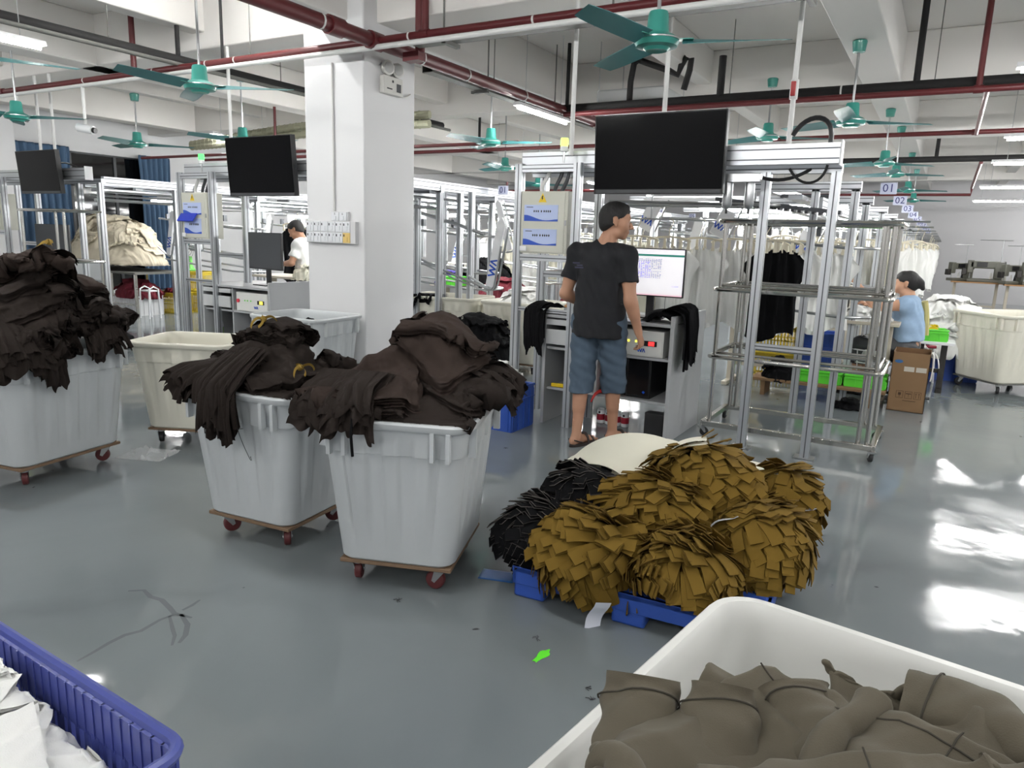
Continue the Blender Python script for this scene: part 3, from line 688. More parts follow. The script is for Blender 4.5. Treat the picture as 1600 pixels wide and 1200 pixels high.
# white drop conduits to frames and televisions
for x, y, z0, lab in ((-2.54, 5.16, 2.12, 'white drop pipe left of the main television'), (-1.0, 5.3, 2.12, 'white air drop pipe with red valve above the right frame'), (-6.4, 5.2, 2.30, 'white hanging pipe above the television left of the pillar'), (-9.95, 5.2, 2.37, 'left white hanging pipe of the leftmost television'), (-9.63, 5.2, 2.37, 'right white hanging pipe of the leftmost television'), (-1.85, 5.22, 2.38, 'steel hanging pipe of the main television')):
    t = pipe('drop_pipe', [(x, y, z0), (x, y, 3.27)], .017, WHITEPIPE, lab)
    if 'valve' in lab:
        MB().cyl((0, 0, .33), (0, 0, .45), .026, 10).build('valve_body', WHITEPIPE, t); MB().box((0, -.035, .39), (.03, .02, .09)).build('valve_handle', mat('red_handle', (170, 30, 34), .4), t, bevel=.004)
def blk_rod(x, y, z0, z1, lab, r=.022, m=BLACKPIPE):
    pipe('lagged_drop', [(x, y, z0), (x, y, z1)], r, m, lab)
blk_rod(-6.75, 4.9, 3.1, 3.75, 'slanted black drop at the upper left above the red pipe')
blk_rod(-6.1, 4.9, 3.02, 3.75, 'thin black drop at the upper left, right of the slanted one', .014)
blk_rod(-2.3, 8.2, 3.05, 3.45, 'short black drop above the right end of the main television', .04)
blk_rod(-.45, 8.2, 3.05, 3.78, 'black drop beside the right ceiling beam', .03)
blk_rod(-4.12, 8.2, 3.05, 3.75, 'black drop behind the right blade of the big fan', .022)
blk_rod(-.35, 14.5, 3.0, 3.7, 'far black drop near the numbered signs', .03)
blk_rod(-6.4, 9.8, 2.8, 3.5, 'far black drop right of the pillar', .02)
# black looped hose over the air-conditioner
pipe('black_hose', [(-3.35, 8.25, 3.05), (-3.35, 8.25, 3.28), (-3.32, 8.25, 3.47), (-3.26, 8.25, 3.5), (-2.9, 8.25, 3.36), (-2.8, 8.25, 3.31), (-2.77, 8.25, 3.4), (-2.72, 8.25, 3.48), (-2.66, 8.25, 3.46), (-2.67, 8.25, 3.35), (-2.72, 8.25, 3.15)], .034, BLACKPIPE, 'bent black hose above the air-conditioning box', n=10)
ac = thing('ceiling_unit', 'grey box-shaped air-conditioning unit hanging above the main television', 'air conditioner', (-3.4, 8.75, 2.98))
MB().bx(-.42, .42, -.38, .38, .03, .26).build('unit_body', mat('ac_grey', (176, 178, 178), .5, var=.05), ac, bevel=.02)
MB().bx(-.46, .46, -.42, .42, 0, .03).build('grille_panel', LAMPHOUSE, ac, bevel=.01)
for sx in (-1, 1):
    for sy in (-1, 1): MB().cyl((sx*.4, sy*.36, .26), (sx*.4, sy*.36, .8), .005, 6).build('suspension_rod', STEEL, ac)
# emergency light on the pillar, switch bank, small camera
em = thing('emergency_light', 'emergency light with two round lamps on the pillar side', 'light', (-4.45, 5.34, 2.70))
MB().bx(0, .055, -.14, .12, 0, .15).build('battery_box', mat('offwhite_plastic', (206, 205, 200), .45, var=.03), em, bevel=.008)
for y in (-.07, .06):
    o = MB().lathe([(.03, 0), (.055, .01), (.062, .03), (.062, .05), (.05, .056), (.02, .058)], 18, axis='x').build('round_lamp', mat('offwhite_plastic', (206, 205, 200)), em, loc=(.01, y, .215), rot=(0, 0, -.25))
    MB().lathe([(.046, .058), (.046, .062), (.01, .066)], 16, axis='x').build('lens', mat('frosted_lens', (180, 180, 178), .2, var=.02), o)
    MB().bx(.0, .03, -.012, .012, -.07, -.03).build('bracket', mat('offwhite_plastic', (206, 205, 200)), o)
MB().bx(.055, .057, .03, .09, .03, .1).build('speaker_grille', PLGREY, em); MB().bx(.055, .057, -.03, -.01, .1, .12).build('indicator', INK, em); MB().bx(.055, .057, -.1, -.03, .04, .05).build('test_label', INK, em)
MB().tube(bez((.03, .12, .02), (.02, .16, 0), (.01, .22, .02), (.005, .29, .06)), .006, 6).build('cord', mat('offwhite_plastic', (206, 205, 200)), em)
sw = thing('switch_bank', 'bank of numbered light switches on the pillar front', 'switches', (-5.12, 5.0, 1.40))
MB().bx(.0, .60, -.045, 0, -.005, .19).build('back_box', mat('switch_white', (214, 214, 216), .4, var=.02), sw, bevel=.003)
MB().bx(.30, .50, -.03, 0, .19, .275).build('upper_box', mat('switch_white', (214, 214, 216)), sw, bevel=.003)
_nums = ['1', '2', '', '1', '4', '9', '5', '6', '3', '7', '8', '']
for r_ in range(2):
    for k in range(6):
        y0 = .097-r_*.095; x0 = .012+k*.089
        m_ = mat('switch_face', (226, 228, 232), .35, var=.02) if (r_, k) != (1, 5) else mat('switch_yellowed', (224, 194, 120), .4, var=.05)
        p = MB().bx(x0, x0+.083, -.052, -.045, y0, y0+.088).build('switch_plate', m_, sw, bevel=.002)
        MB().bx(x0+.03, x0+.055, -.057, -.052, y0+.012, y0+.05).build('rocker', m_, p, bevel=.002)
        MB().bx(x0+.008, x0+.02, -.0526, -.052, y0+.055, y0+.075).build('mark', INK, p)
        if _nums[r_*6+k]: lettering(_nums[r_*6+k], .03, INK, p, (x0+.063, -.0525, y0+.066), (R(90), 0, 0))
for k in range(2):
    p = MB().bx(.31+k*.092, .397+k*.092, -.038, -.03, .195, .27).build('switch_plate', mat('switch_face', (226, 228, 232)), sw, bevel=.002)
    lettering(('5', '6')[k], .026, INK, p, (.35+k*.092, -.0385, .255), (R(90), 0, 0))
    MB().bx(.34+k*.092, .365+k*.092, -.043, -.038, .202, .235).build('rocker', mat('switch_face', (226, 228, 232)), p, bevel=.002)
pipe('white_conduit', [(-4.80, 4.988, 1.68), (-4.80, 4.988, 2.93)], .011, WHITEPIPE, 'thin white conduit running down the pillar front to the switches', cat='conduit')
for i, (x, y, z, rz, lab) in enumerate(((-8.2, 4.77, 2.52, 20, 'white bullet camera hanging on a rod near the left fan'), (-9.55, 4.77, 2.7, 20, 'white camera hanging above the leftmost television'))):
    t = thing('security_camera', lab, 'camera', (x, y, z), R(rz))
    MB().cyl((-.09, 0, 0), (.09, 0, -.03), .045, 14).build('camera_body', LAMPHOUSE, t); MB().cyl((.085, 0, -.03), (.12, 0, -.036), .03, 12).build('camera_lens', PLBLK, t)
    MB().cyl((0, 0, .03), (0, 0, 2.93-z), .016, 8).build('mount_rod', WHITEPIPE, t)
# ------------------------------------------------------------------ aluminium profiles
def prof(mb, p0, p1, a=.06, b=.06):
    """slotted aluminium extrusion between two points on an axis, m0 body, m1 dark slots"""
    p0, p1 = Vector(p0), Vector(p1); c = (p0+p1)/2; d = p1-p0; L = d.length
    ax = max(range(3), key=lambda i: abs(d[i]))
    dims = {0: (L, a, b), 1: (a, L, b), 2: (a, b, L)}[ax]
    mb.box(c, dims)
    e = .0012; s_ = .008; t = [i for i in range(3) if i != ax]
    for i, o in ((t[0], t[1]), (t[1], t[0])):
        for sg in (-1, 1):
            cuts = (0,) if dims[o] < .07 else (-dims[o]/4, dims[o]/4)
            for q in cuts:
                cc = list(c); cc[i] += sg*dims[i]/2; cc[o] += q
                dd = [0, 0, 0]; dd[ax] = L-.002; dd[i] = e*2; dd[o] = s_
                mb.box(cc, dd, m=1)
    return mb
def profile(name, p0, p1, parent, a=.06, b=.06):
    return prof(MB(), p0, p1, a, b).build(name, [ALU, ALUDARK], parent, smooth=0)
def zigzag(parent, loc, rot, s_=.1, name='logo'):
    """blue zigzag logo: a W followed by an A-like chevron"""
    mb = MB()
    def stroke(a, b_, w):
        d = Vector((b_[0]-a[0], b_[1]-a[1])); n_ = Vector((-d.y, d.x)).normalized()*w/2; e_ = d.normalized()*w*.35
        A = Vector(a)-e_; B = Vector(b_)+e_
        q = [A+n_, A-n_, B-n_, B+n_]; mb.prism([(p.x*s_, p.y*s_) for p in q][::-1], 0, .0015)
    W_ = [(-.9, .35), (-.62, -.35), (-.36, .3), (-.1, -.35), (.16, .35)]
    for i in range(4): stroke(W_[i], W_[i+1], .17)
    stroke((.3, -.35), (.55, .35), .17); stroke((.55, .35), (.8, -.35), .17)
    return mb.build(name, LOGOBLUE, parent, loc=loc, rot=rot)
def sticker(parent, x, y, z, w=.3, h=.125):
    o = MB().bx(x, x+w, y-.002, y, z, z+h).build('notice_sticker', STICKPALE, parent)
    e_ = y-.0028
    P_ = [(x, z), (x+w, z)]+[(x+w*(1-t), z+h*(.13+.13*math.sin(3.0+5.2*t)*(.4+t)+.08*t)) for t in np.linspace(0, 1, 12)]
    MB().prism(P_, e_, y-.0019, 'y').build('blue_wave', STICKBLUE, o)
    mb = MB(); mb.bx(x+.02, x+.08, e_, y-.002, z+h*.84, z+h*.88)
    for k, u in enumerate((0, .018, .036, .064, .088, .106, .124, .142)):
        mb.bx(x+.085+u, x+.085+u+.011, e_, y-.002, z+h*.56, z+h*.66)
        mb.bx(x+.088+u, x+.091+u, e_, y-.002, z+h*.53, z+h*.69)
    mb.build('print_marks', INK, o)
    return o
def station(X, tag_, hanging_folder=False, right=True):
    """control station frame; X = left end of its desk"""
    f = thing('station_frame', 'aluminium frame with control cabinet '+tag_, 'frame', (X, 5.2, 0))
    Z1 = 2.07
    for dx, dy in ((-.26, 0), (.25, 0), (-.26, .42), (.25, .42)): profile('post', (dx, dy, 0), (dx, dy, Z1 if dy == 0 else 2.0), f, .06, .06)
    for dy in (0, .42):
        for z in (1.345, .93) if dy == 0 else (1.2,): profile('cross_bar', (-.23, dy, z), (.22, dy, z), f, .04, .05 if z > 1 else .03)
    profile('cross_bar', (-.23, 0, 2.03), (.22, 0, 2.03), f, .05, .05)
    if right:
        for dx in (1.59, 2.04):
            profile('post', (dx, .25, 0), (dx, .25, 2.0), f, .06, .06); MB().bx(dx-.07, dx+.07, .19, .31, 0, .012).build('foot_plate', STEEL, f)
        for dx in (1.72, 2.03): profile('post', (dx, 1.6, 0), (dx, 1.6, 1.98), f, .06, .06)
        profile('cross_bar', (1.62, .25, .78), (2.01, .25, .78), f, .03, .04)
        profile('header_beam', (-.29, .10, 2.1), (2.07, .10, 2.1), f, .05, .13)
        profile('header_beam', (-.29, .28, 2.02), (2.07, .28, 2.02), f, .06, .06)
        profile('header_beam', (1.2, 1.6, 2.0), (2.07, 1.6, 2.0), f, .06, .08)
        MB().bx(2.07, 2.08, .05, .15, 2.02, 2.18).build('end_cap', LAMPHOUSE, f, bevel=.003)
    # cabinet
    cab = MB().bx(-.225, .19, -.03, .17, 1.38, 1.86).build('control_cabinet', CABINET, f, bevel=.006)
    MB().bx(-.215, .165, -.036, -.03, 1.39, 1.85).build('cabinet_door', CABINET, cab, bevel=.003)
    MB().bx(.168, .18, -.04, -.03, 1.6, 1.64).build('door_lock', STEEL, cab)
    sticker(cab, -.19, -.037, 1.63); 
    if not hanging_folder: sticker(cab, -.195, -.037, 1.445)
    else:
        sticker(cab, -.18, -.037, 1.43, .28, .16); MB().box((-.09, -.07, 1.6), (.3, .012, .1), rx=R(-35), rz=R(-6)).build('blue_folder', mat('folder_blue', (34, 60, 190), .4), cab)
    wt = MB().prism([(-.065, 1.775), (.005, 1.775), (-.03, 1.845)], -.0385, -.036, 'y').build('warning_triangle', YELLOW, cab)
    MB().prism([(-.034, 1.825), (-.024, 1.825), (-.029, 1.808), (-.022, 1.808), (-.036, 1.788), (-.033, 1.802), (-.04, 1.802)], -.0392, -.0384, 'y').build('lightning_mark', INK, wt)
    MB().bx(-.22, -.16, -.045, -.036, 1.395, 1.435).build('socket_plate', LAMPHOUSE, cab, bevel=.002)
    for k, xx in enumerate((-.08, .03, .09)):
        MB().tube(bez((xx, .05, 1.86), (xx-.02+.03*k, .04, 1.93), (xx+.06, .05, 1.95), (xx+.06, .06, 2.06)), .016, 8).build('cable_hose', PLGREY if k else WHITEPIPE, cab)
    st = MB().cyl((.13, -.02, 2.07), (.13, -.02, 2.16), .008, 8).build('lamp_stem', STEEL, f)
    MB().lathe([(.02, 0), (.03, .004), (.03, .035), (.028, .04)], 14).build('lamp_base', LAMPHOUSE, st, loc=(.13, -.02, 2.15))
    MB().lathe([(.029, 0), (.030, .05), (.026, .06), (.004, .062)], 14).build('signal_lamp', GREENLED if hanging_folder else LIMELAMP, st, loc=(.13, -.02, 2.19))
    return f
st1 = station(-2.74, 'behind the standing man', False)
st2 = station(-6.98, 'with a hanging blue folder, left of the pillar', True)
st3 = station(-11.2, 'at the far left beside the leftmost television', False)
# pneumatics and looping black cables on the right frame
reg = thing('air_regulator', 'air filter regulator pair under the beam right of the main television', 'regulator', (-1.31, 5.28, 1.98))
MB().bx(-.1, .16, -.03, .03, -.06, -.0).build('manifold', STEEL, reg, bevel=.004)
for x in (-.06, .09):
    MB().lathe([(.012, -.24), (.03, -.225), (.034, -.21), (.034, -.08), (.03, -.06)], 14).build('filter_bowl', STEEL, reg, loc=(x, 0, 0)); MB().cyl((x, 0, -.27), (x, 0, -.24), .008, 8).build('drain', PLBLK, reg)
def cable(pts, r, lab, m=PLBLK):
    c = Vector(pts[0]); o = MB().tube([Vector(p)-c for p in pts], r, 8).build('cable', m, loc=c); return tag(o, lab, 'cable')
cable(bez((-.98, 5.3, 2.22), (-.9, 5.3, 2.38), (-.72, 5.3, 2.36), (-.74, 5.3, 2.16)), .016, 'black hose arching above the right end of the frame beam')
cable(bez((-1.2, 5.42, 1.97), (-1.0, 5.42, 1.9), (-.9, 5.42, 2.0), (-.8, 5.5, 2.06)), .012, 'black cable sagging under the right frame beam')
cable(bez((-1.0, 5.42, 2.02), (-.92, 5.42, 1.88), (-.78, 5.42, 1.9), (-.76, 5.42, 2.04)), .009, 'thin black cable looped under the right frame beam')
cable(bez((-10.1, 5.3, 2.12), (-9.9, 5.3, 2.28), (-9.5, 5.3, 2.26), (-9.3, 5.3, 2.14)), .01, 'black cable arching over the far left frame')
# ------------------------------------------------------------------ televisions
def tv(x0, x1, z0, z1, y, lab, tilt=0., yaw=0.):
    w, h = x1-x0, z1-z0; t = thing('television', lab, 'television', ((x0+x1)/2, y, z0), yaw)
    b_ = MB().bx(-w/2, w/2, -.006, .05, 0, h).build('tv_body', PLBLK, t, bevel=.004); b_.rotation_euler = (tilt, 0, 0)
    MB().bx(-w/2+.008, w/2-.008, -.0085, -.006, .035, h-.008).build('screen', TVBLK, b_)
    MB().bx(-w/2+.02, w/2-.02, -.008, -.006, .008, .03).build('lower_bezel', PLGREY, b_)
    MB().bx(-.18, .18, .05, .09, h*.3, h*.75).build('wall_mount', PLBLK, t)
    return t
tv(-2.33, -1.37, 1.835, 2.385, 5.15, 'large black television hanging above the standing man', R(4))
tv(-6.38, -5.45, 1.82, 2.385, 5.15, 'black television hanging just left of the pillar', R(4))
tv(-10.39, -9.475, 1.85, 2.372, 5.15, 'smaller dark television hanging at the far left edge', R(4))
# ------------------------------------------------------------------ desks
def desk(X, lab):
    t = thing('workstation_desk', lab, 'desk', (X, 5.2, 0))
    w, d, h = 1.06, .78, .905
    MB().bx(0, .025, 0, d, 0, h).build('side_panel', DESK, t, bevel=.002)
    MB().bx(w, w+.03, -.02, d, 0, h+.06).build('side_panel', DESK, t, bevel=.002)
    MB().bx(.46, .48, .02, d, .3, h-.02).build('divider_panel', DESK, t, bevel=.002)
    MB().bx(-.01, w+.01, -.01, d, h-.025, h).build('desk_top', DESK, t, bevel=.003)
    MB().bx(.025, w, .02, d, .62, .64).build('shelf', DESK, t, bevel=.002)
    MB().bx(.025, w, .05, d, .28, .3).build('shelf', DESK, t, bevel=.002)
    MB().bx(.025, w, d-.02, d, .3, h-.03).build('back_panel', DESK, t)
    MB().bx(.025, .46, 0, d-.05, .82, .865).build('keyboard_tray', DESKDK, t, bevel=.002)
    dr = MB().bx(.027, .46, -.008, .012, .665, .785).build('drawer', DESKDK, t, bevel=.003)
    MB().cyl((.24, -.008, .74), (.24, -.02, .74), .012, 12).build('drawer_lock', PLBLK, dr); MB().cyl((.235, -.008, .71), (.235, -.018, .71), .008, 10).build('drawer_knob', PLBLK, dr)
    return t
desk(-2.735, 'grey desk in front of the standing man')
desk(-6.98, 'grey desk with a dark monitor left of the pillar')
desk(-11.24, 'grey desk at the far left behind the brown heap')
def control_box(X, lab, lit):
    t = thing('control_box', lab, 'control box', (X+.50, 5.2, .64))
    MB().bx(.02, .50, .03, .5, .002, .20).build('box_case', mat('pale_control_box', (216, 216, 212), .45, var=.03), t, bevel=.004)
    fp = MB().bx(.03, .49, .026, .03, .012, .192).build('front_plate', mat('pale_control_plate', (224, 224, 220), .45, var=.02), t)
    if lit:
        MB().cyl((.075, .028, .12), (.075, .014, .12), .016, 14).build('green_button', GREENLED, fp)
        for x in (.2, .225, .285): MB().cyl((x, .028, .115), (x, .022, .115), .008, 10).build('yellow_lamp', YELLED, fp)
        MB().cyl((.15, .028, .115), (.15, .02, .115), .006, 10).build('toggle', PLBLK, fp)
    else:
        MB().cyl((.06, .028, .11), (.06, .012, .11), .02, 14).build('red_button', mat('button_red', (200, 50, 70), .4), fp)
        for x in (.16, .2, .25): MB().cyl((x, .028, .115), (x, .022, .115), .008, 10).build('lamp', GREENPL, fp)
    dsp = MB().bx(.35, .45, .022, .027, .085, .125).build('display', PLBLK, fp)
    MB().bx(.385, .43, .0205, .022, .09, .12).build('digits', REDLED if lit else YELLED, dsp)
    zigzag(fp, (.33, .0245, .05), (R(90), 0, 0), .035)
    return t
control_box(-2.735, 'pale control box with lit green button under the main desk top', True)
control_box(-6.98, 'pale control box with a red button in the desk left of the pillar', False)
control_box(-11.24, 'pale control box with a red button in the far left desk', False)
# ------------------------------------------------------------------ monitors and desk things
def monitor(x, y, z, rz, w, h, lab, lit):
    t = thing('monitor', lab, 'monitor', (x, y, z), R(rz))
    MB().bx(-.12, .12, -.08, .1, 0, .012).build('monitor_base', PLBLK, t, bevel=.003)
    MB().bx(-.03, .03, .03, .06, .01, .32).build('monitor_neck', PLBLK, t, bevel=.003)
    b_ = MB().bx(-w/2, w/2, 0, .03, .17, .17+h).build('monitor_case', PLBLK, t, bevel=.004)
    if lit:
        s_ = MB().bx(-w/2+.008, w/2-.008, -.0015, 0, .18, .17+h-.008).build('screen', SCREEN, b_)
        x0, x1, z0, z1 = -w/2+.008, w/2-.008, .18, .17+h-.008; H_ = z1-z0
        MB().bx(x0, x1, -.0022, -.0014, z1-H_*.15, z1-H_*.105).build('title_bar', SCRTEAL, s_)
        MB().bx(x0, x1, -.0022, -.0014, z0, z0+.012).build('status_bar', SCRPINK, s_)
        rng = random.Random(3); a, c = MB(), MB()
        for r_ in range(13):
            for k in range(17):
                if rng.random() < .16: continue
                xx = x0+.06+k*.0172; zz = z1-H_*.2-r_*.0118; ww = rng.uniform(.007, .0155)
                (a if (4 < k < 12 and r_ > 1) else c).bx(xx, xx+ww, -.0021, -.0014, zz-.0075, zz-.0015 if r_ % 4 else zz-.003)
        a.bx(x1-.09, x1-.03, -.0021, -.0014, z0+.075, z0+.078)
        a.build('table_cells', SCRBLUE, s_); c.build('table_text', SCRGREY, s_)
    else:
        MB().bx(-w/2+.006, w/2-.006, -.0015, 0, .185, .17+h-.006).build('screen', mat('unlit_grey_screen', (66, 68, 72), .35, var=.02), b_)
    return t
monitor(-1.99, 5.55, .905, 2, .54, .375, 'monitor with a lit spreadsheet on the main desk', True)
monitor(-6.29, 5.48, .905, -8, .60, .39, 'dark switched-off monitor on the desk left of the pillar', False)
monitor(-10.45, 5.5, .905, 10, .62, .40, 'grey monitor on the far left desk', False)
def mouse(x, y, lab):
    t = thing('computer_mouse', lab, 'mouse', (x, y, .906), R(-20)); mb = MB(); G = []
    for r_, z in ((1, 0), (1.02, .012), (.85, .028), (.5, .036), (.1, .038)): G.append([(math.cos(a)*.031*r_, math.sin(a)*.055*r_, z) for a in np.linspace(0, 2*math.pi, 17)[:-1]])
    loft(mb, G); mb.build('mouse_shell', PLBLK, t, smooth=60); MB().cyl((-.004, .03, .03), (.004, .03, .03), .008, 8).build('scroll_wheel', PLGREY, t)
    MB().tube(bez((0, .05, .01), (.02, .12, .004), (-.1, .2, .03), (-.12, .25, .2)), .002, 5).build('mouse_cord', PLBLK, t)
mouse(-1.86, 5.38, 'black computer mouse beside the lit monitor')
mouse(-10.6, 5.35, 'black computer mouse on the far left desk')
for i, (x, y, rz, lab) in enumerate(((-2.02, 5.28, 12, 'white paper sheet on the main desk, upper one'), (-2.0, 5.24, 2, 'white paper sheet on the main desk, lower one'))):
    o = MB().box((0, 0, 0), (.21, .15, .0012)).build('paper_sheet', STICKWHITE, loc=(x, y, .910-.0025*i), rot=(0, 0, R(rz))); tag(o, lab, 'paper')
o = MB().bx(-.2, .2, -.1, .1, 0, .003).build('mouse_mat', PLGREY, loc=(-1.83, 5.36, .9052)); tag(o, 'dark mat under the mouse on the main desk', 'mat')
pt = thing('computer_tower', 'black computer tower on the lower shelf of the main desk', 'computer', (-1.94, 5.3, .302))
MB().bx(-.1, .1, 0, .4, 0, .4).build('tower_case', PLBLK, pt, bevel=.006); MB().bx(-.085, .085, -.006, 0, .02, .38).build('front_panel', mat('gloss_black', (18, 18, 20), .2, var=0), pt, bevel=.003)
MB().cyl((.07, -.006, .33), (.07, -.01, .33), .006, 10).build('power_button', STEEL, pt); MB().box((.05, -.008, .05), (.018, .003, .018), ry=R(45)).build('maker_badge', LOGOBLUE, pt)
for i, (dx, r_) in enumerate(((0, 0),)):
    hf = HF(-2.4, -1.9, 5.1, 5.6, .02, .30)
o = MB().bx(-.075, .075, -.05, .05, 0, .22).build('black_box', PLBLK, loc=(-1.76, 5.25, 0), bevel=.006); tag(o, 'small black box on the floor under the main desk', 'box')
# red bag: a squashed pouch with a drooping corner
mb = MB(); L_ = []
for k, (z, w_, d_) in enumerate(((0, .06, .03), (.02, .085, .05), (.08, .08, .055), (.15, .075, .045), (.2, .06, .03), (.23, .045, .012))):
    L_.append([(math.cos(a)*w_*(1+.15*math.sin(3*a+k)), math.sin(a)*d_*(1+.2*math.sin(5*a+k*2)), z+.012*math.sin(4*a+k)) for a in np.linspace(0, 2*math.pi, 25)[:-1]])
loft(mb, L_); rb = mb.build('plastic_bag', REDPL, loc=(-2.16, 5.3, .302)); tag(rb, 'crumpled red plastic bag on the shelf beside the computer tower', 'bag')
MB().tube(bez((-.07, -.02, .02), (-.1, -.08, .02), (-.1, -.12, -.02), (-.115, -.12, -.06)), .016, 8, r2=.006).build('bag_handle', REDPL, rb)
for k in range(4):
    c_ = thing('drink_can', ('first', 'second', 'third', 'last')[k]+' white and red can from the left in the pack under the main desk', 'can', (-2.32+k*.072, 5.5, 0), 0, 'cans under the main desk')
    MB().lathe([(.026, 0), (.033, .006), (.033, .112), (.026, .124)], 14).build('can_body', LAMPHOUSE, c_); MB().lathe([(.0334, .03), (.0336, .031), (.0336, .08), (.0334, .081)], 14).build('red_band', mat('can_red', (160, 30, 50), .4), c_)
    MB().cyl((0, -.034, .097), (0, -.0332, .097), .01, 8).build('dark_mark', INK, c_)
tp = thing('tape_roll', 'grey tape gun on the left shelf of the main desk', 'tape', (-2.50, 5.3, .302), R(30))
MB().lathe([(.03, -.02), (.05, -.02), (.05, .02), (.03, .02)], 18, axis='y').build('tape', PLGREY, tp, loc=(0, 0, .05)); MB().box((.06, 0, .1), (.03, .04, .12), ry=R(-30)).build('handle', PLGREY, tp, bevel=.006); MB().cyl((0, -.024, .05), (0, .024, .05), .02, 12).build('core', LAMPHOUSE, tp)
yk = thing('utility_knife', 'yellow tool on the left shelf of the main desk', 'tool', (-2.62, 5.28, .302), R(5)); MB().bx(-.06, .05, -.015, .015, 0, .03).build('knife_body', YELLOW, yk, bevel=.006); MB().bx(.05, .08, -.008, .008, .008, .02).build('knife_tip', PLBLK, yk)
yt = thing('tape_measure', 'yellow tape measure on the top of the main desk beside the man', 'tool', (-2.47, 5.24, .906)); MB().bx(-.03, .03, -.025, .025, 0, .035).build('measure_case', YELLOW, yt, bevel=.008); MB().bx(.03, .045, -.008, .008, .004, .016).build('tape_end', STEEL, yt)
bt = thing('spray_bottle', 'white bottle with a green label on the shelf of the desk left of the pillar', 'bottle', (-6.86, 5.32, .302))
MB().lathe([(.034, 0), (.038, .01), (.038, .15), (.03, .18), (.014, .2), (.014, .23)], 16).build('bottle_body', LAMPHOUSE, bt); MB().lathe([(.0385, .03), (.0388, .031), (.0388, .12), (.0385, .121)], 16).build('green_label', mat('label_green', (150, 190, 120), .5), bt); MB().lathe([(.016, .225), (.017, .24), (.01, .26)], 12).build('bottle_cap', LAMPHOUSE, bt)
o = MB().bx(-.03, .03, -.03, .03, 0, .13).build('speaker_box', PLBLK, loc=(-6.55, 5.35, .302), bevel=.004); tag(o, 'small black loudspeaker on the shelf of the desk left of the pillar', 'speaker')
# ------------------------------------------------------------------ stainless wheeled rack
rk = thing('wheeled_rack', 'stainless steel wheeled rack of tubes between the desk and the carton', 'rack', (-.9, 5.98, 0))
x0, x1, y0, y1, zt = -.6, .62, -.36, .36, 1.67
for x in (x0+.04, x1-.04):
    for y in (y0+.04, y1-.04): MB().cyl((x, y, .12), (x, y, zt), .017, 12).build('upright', CHROME, rk)
for x in (x0+.09, x1-.12): MB().cyl((x, y1-.04, .12), (x, y1-.04, zt), .017, 12).build('upright', CHROME, rk)
MB().cyl((x1-.1, y0+.04, .12), (x1-.1, y0+.04, zt), .017, 12).build('upright', CHROME, rk)
def hoop(z, grow, r=.016, nm='shelf_hoop'):
    a, b_, c, d = x0-grow, x1+grow, y0-grow, y1+grow; q = .05; P_ = []
    for cx, cy, s_ in ((b_-q, c+q, -90), (b_-q, d-q, 0), (a+q, d-q, 90), (a+q, c+q, 180)): P_ += arc((cx, cy, z), q, R(s_), R(s_+90), 5, 'xy')
    MB().tube(P_, r, 8, closed=True).build(nm, CHROME, rk)
hoop(zt, 0); hoop(1.16, .0); hoop(.64, .0); hoop(1.19, -.03, .012); hoop(.67, -.03, .012)
for y in (y0, y1): MB().bx(x0, x1, y-.02, y+.02, .085, .125).build('base_rail', CHROME, rk, bevel=.003)
for x in (x0, x1): MB().bx(x-.02, x+.02, y0, y1, .085, .125).build('base_rail', CHROME, rk, bevel=.003)
for i, (x, y) in enumerate(((x0, y0), (x1, y0), (x1, y1), (x0, y1))): caster(rk, (x, y, .085), R(30+80*i), BLACKRUB, .034)
# the same kind of rack in front of the far left desk
r2 = thing('wheeled_rack', 'stainless rack in front of the ecru cloth heap at the far left', 'rack', (-9.25, 5.0, 0))
for x in (-.5, .42):
    for y in (-.2, .2): MB().cyl((x, y, .1), (x, y, 1.64), .017, 10).build('upright', CHROME, r2)
for z in (1.64, 1.05, .5):
    P_ = []
    for cx, cy, s_ in ((.42, -.2, -90), (.42, .2, 0), (-.5, .2, 90), (-.5, -.2, 180)): P_ += arc((cx, cy, z), .03, R(s_), R(s_+90), 3, 'xy')
    MB().tube(P_, .016, 8, closed=True).build('shelf_hoop', CHROME, r2)
for i, (x, y) in enumerate(((-.5, -.2), (.42, -.2), (.42, .2), (-.5, .2))): caster(r2, (x, y, .1), R(30+80*i), BLACKRUB, .034)
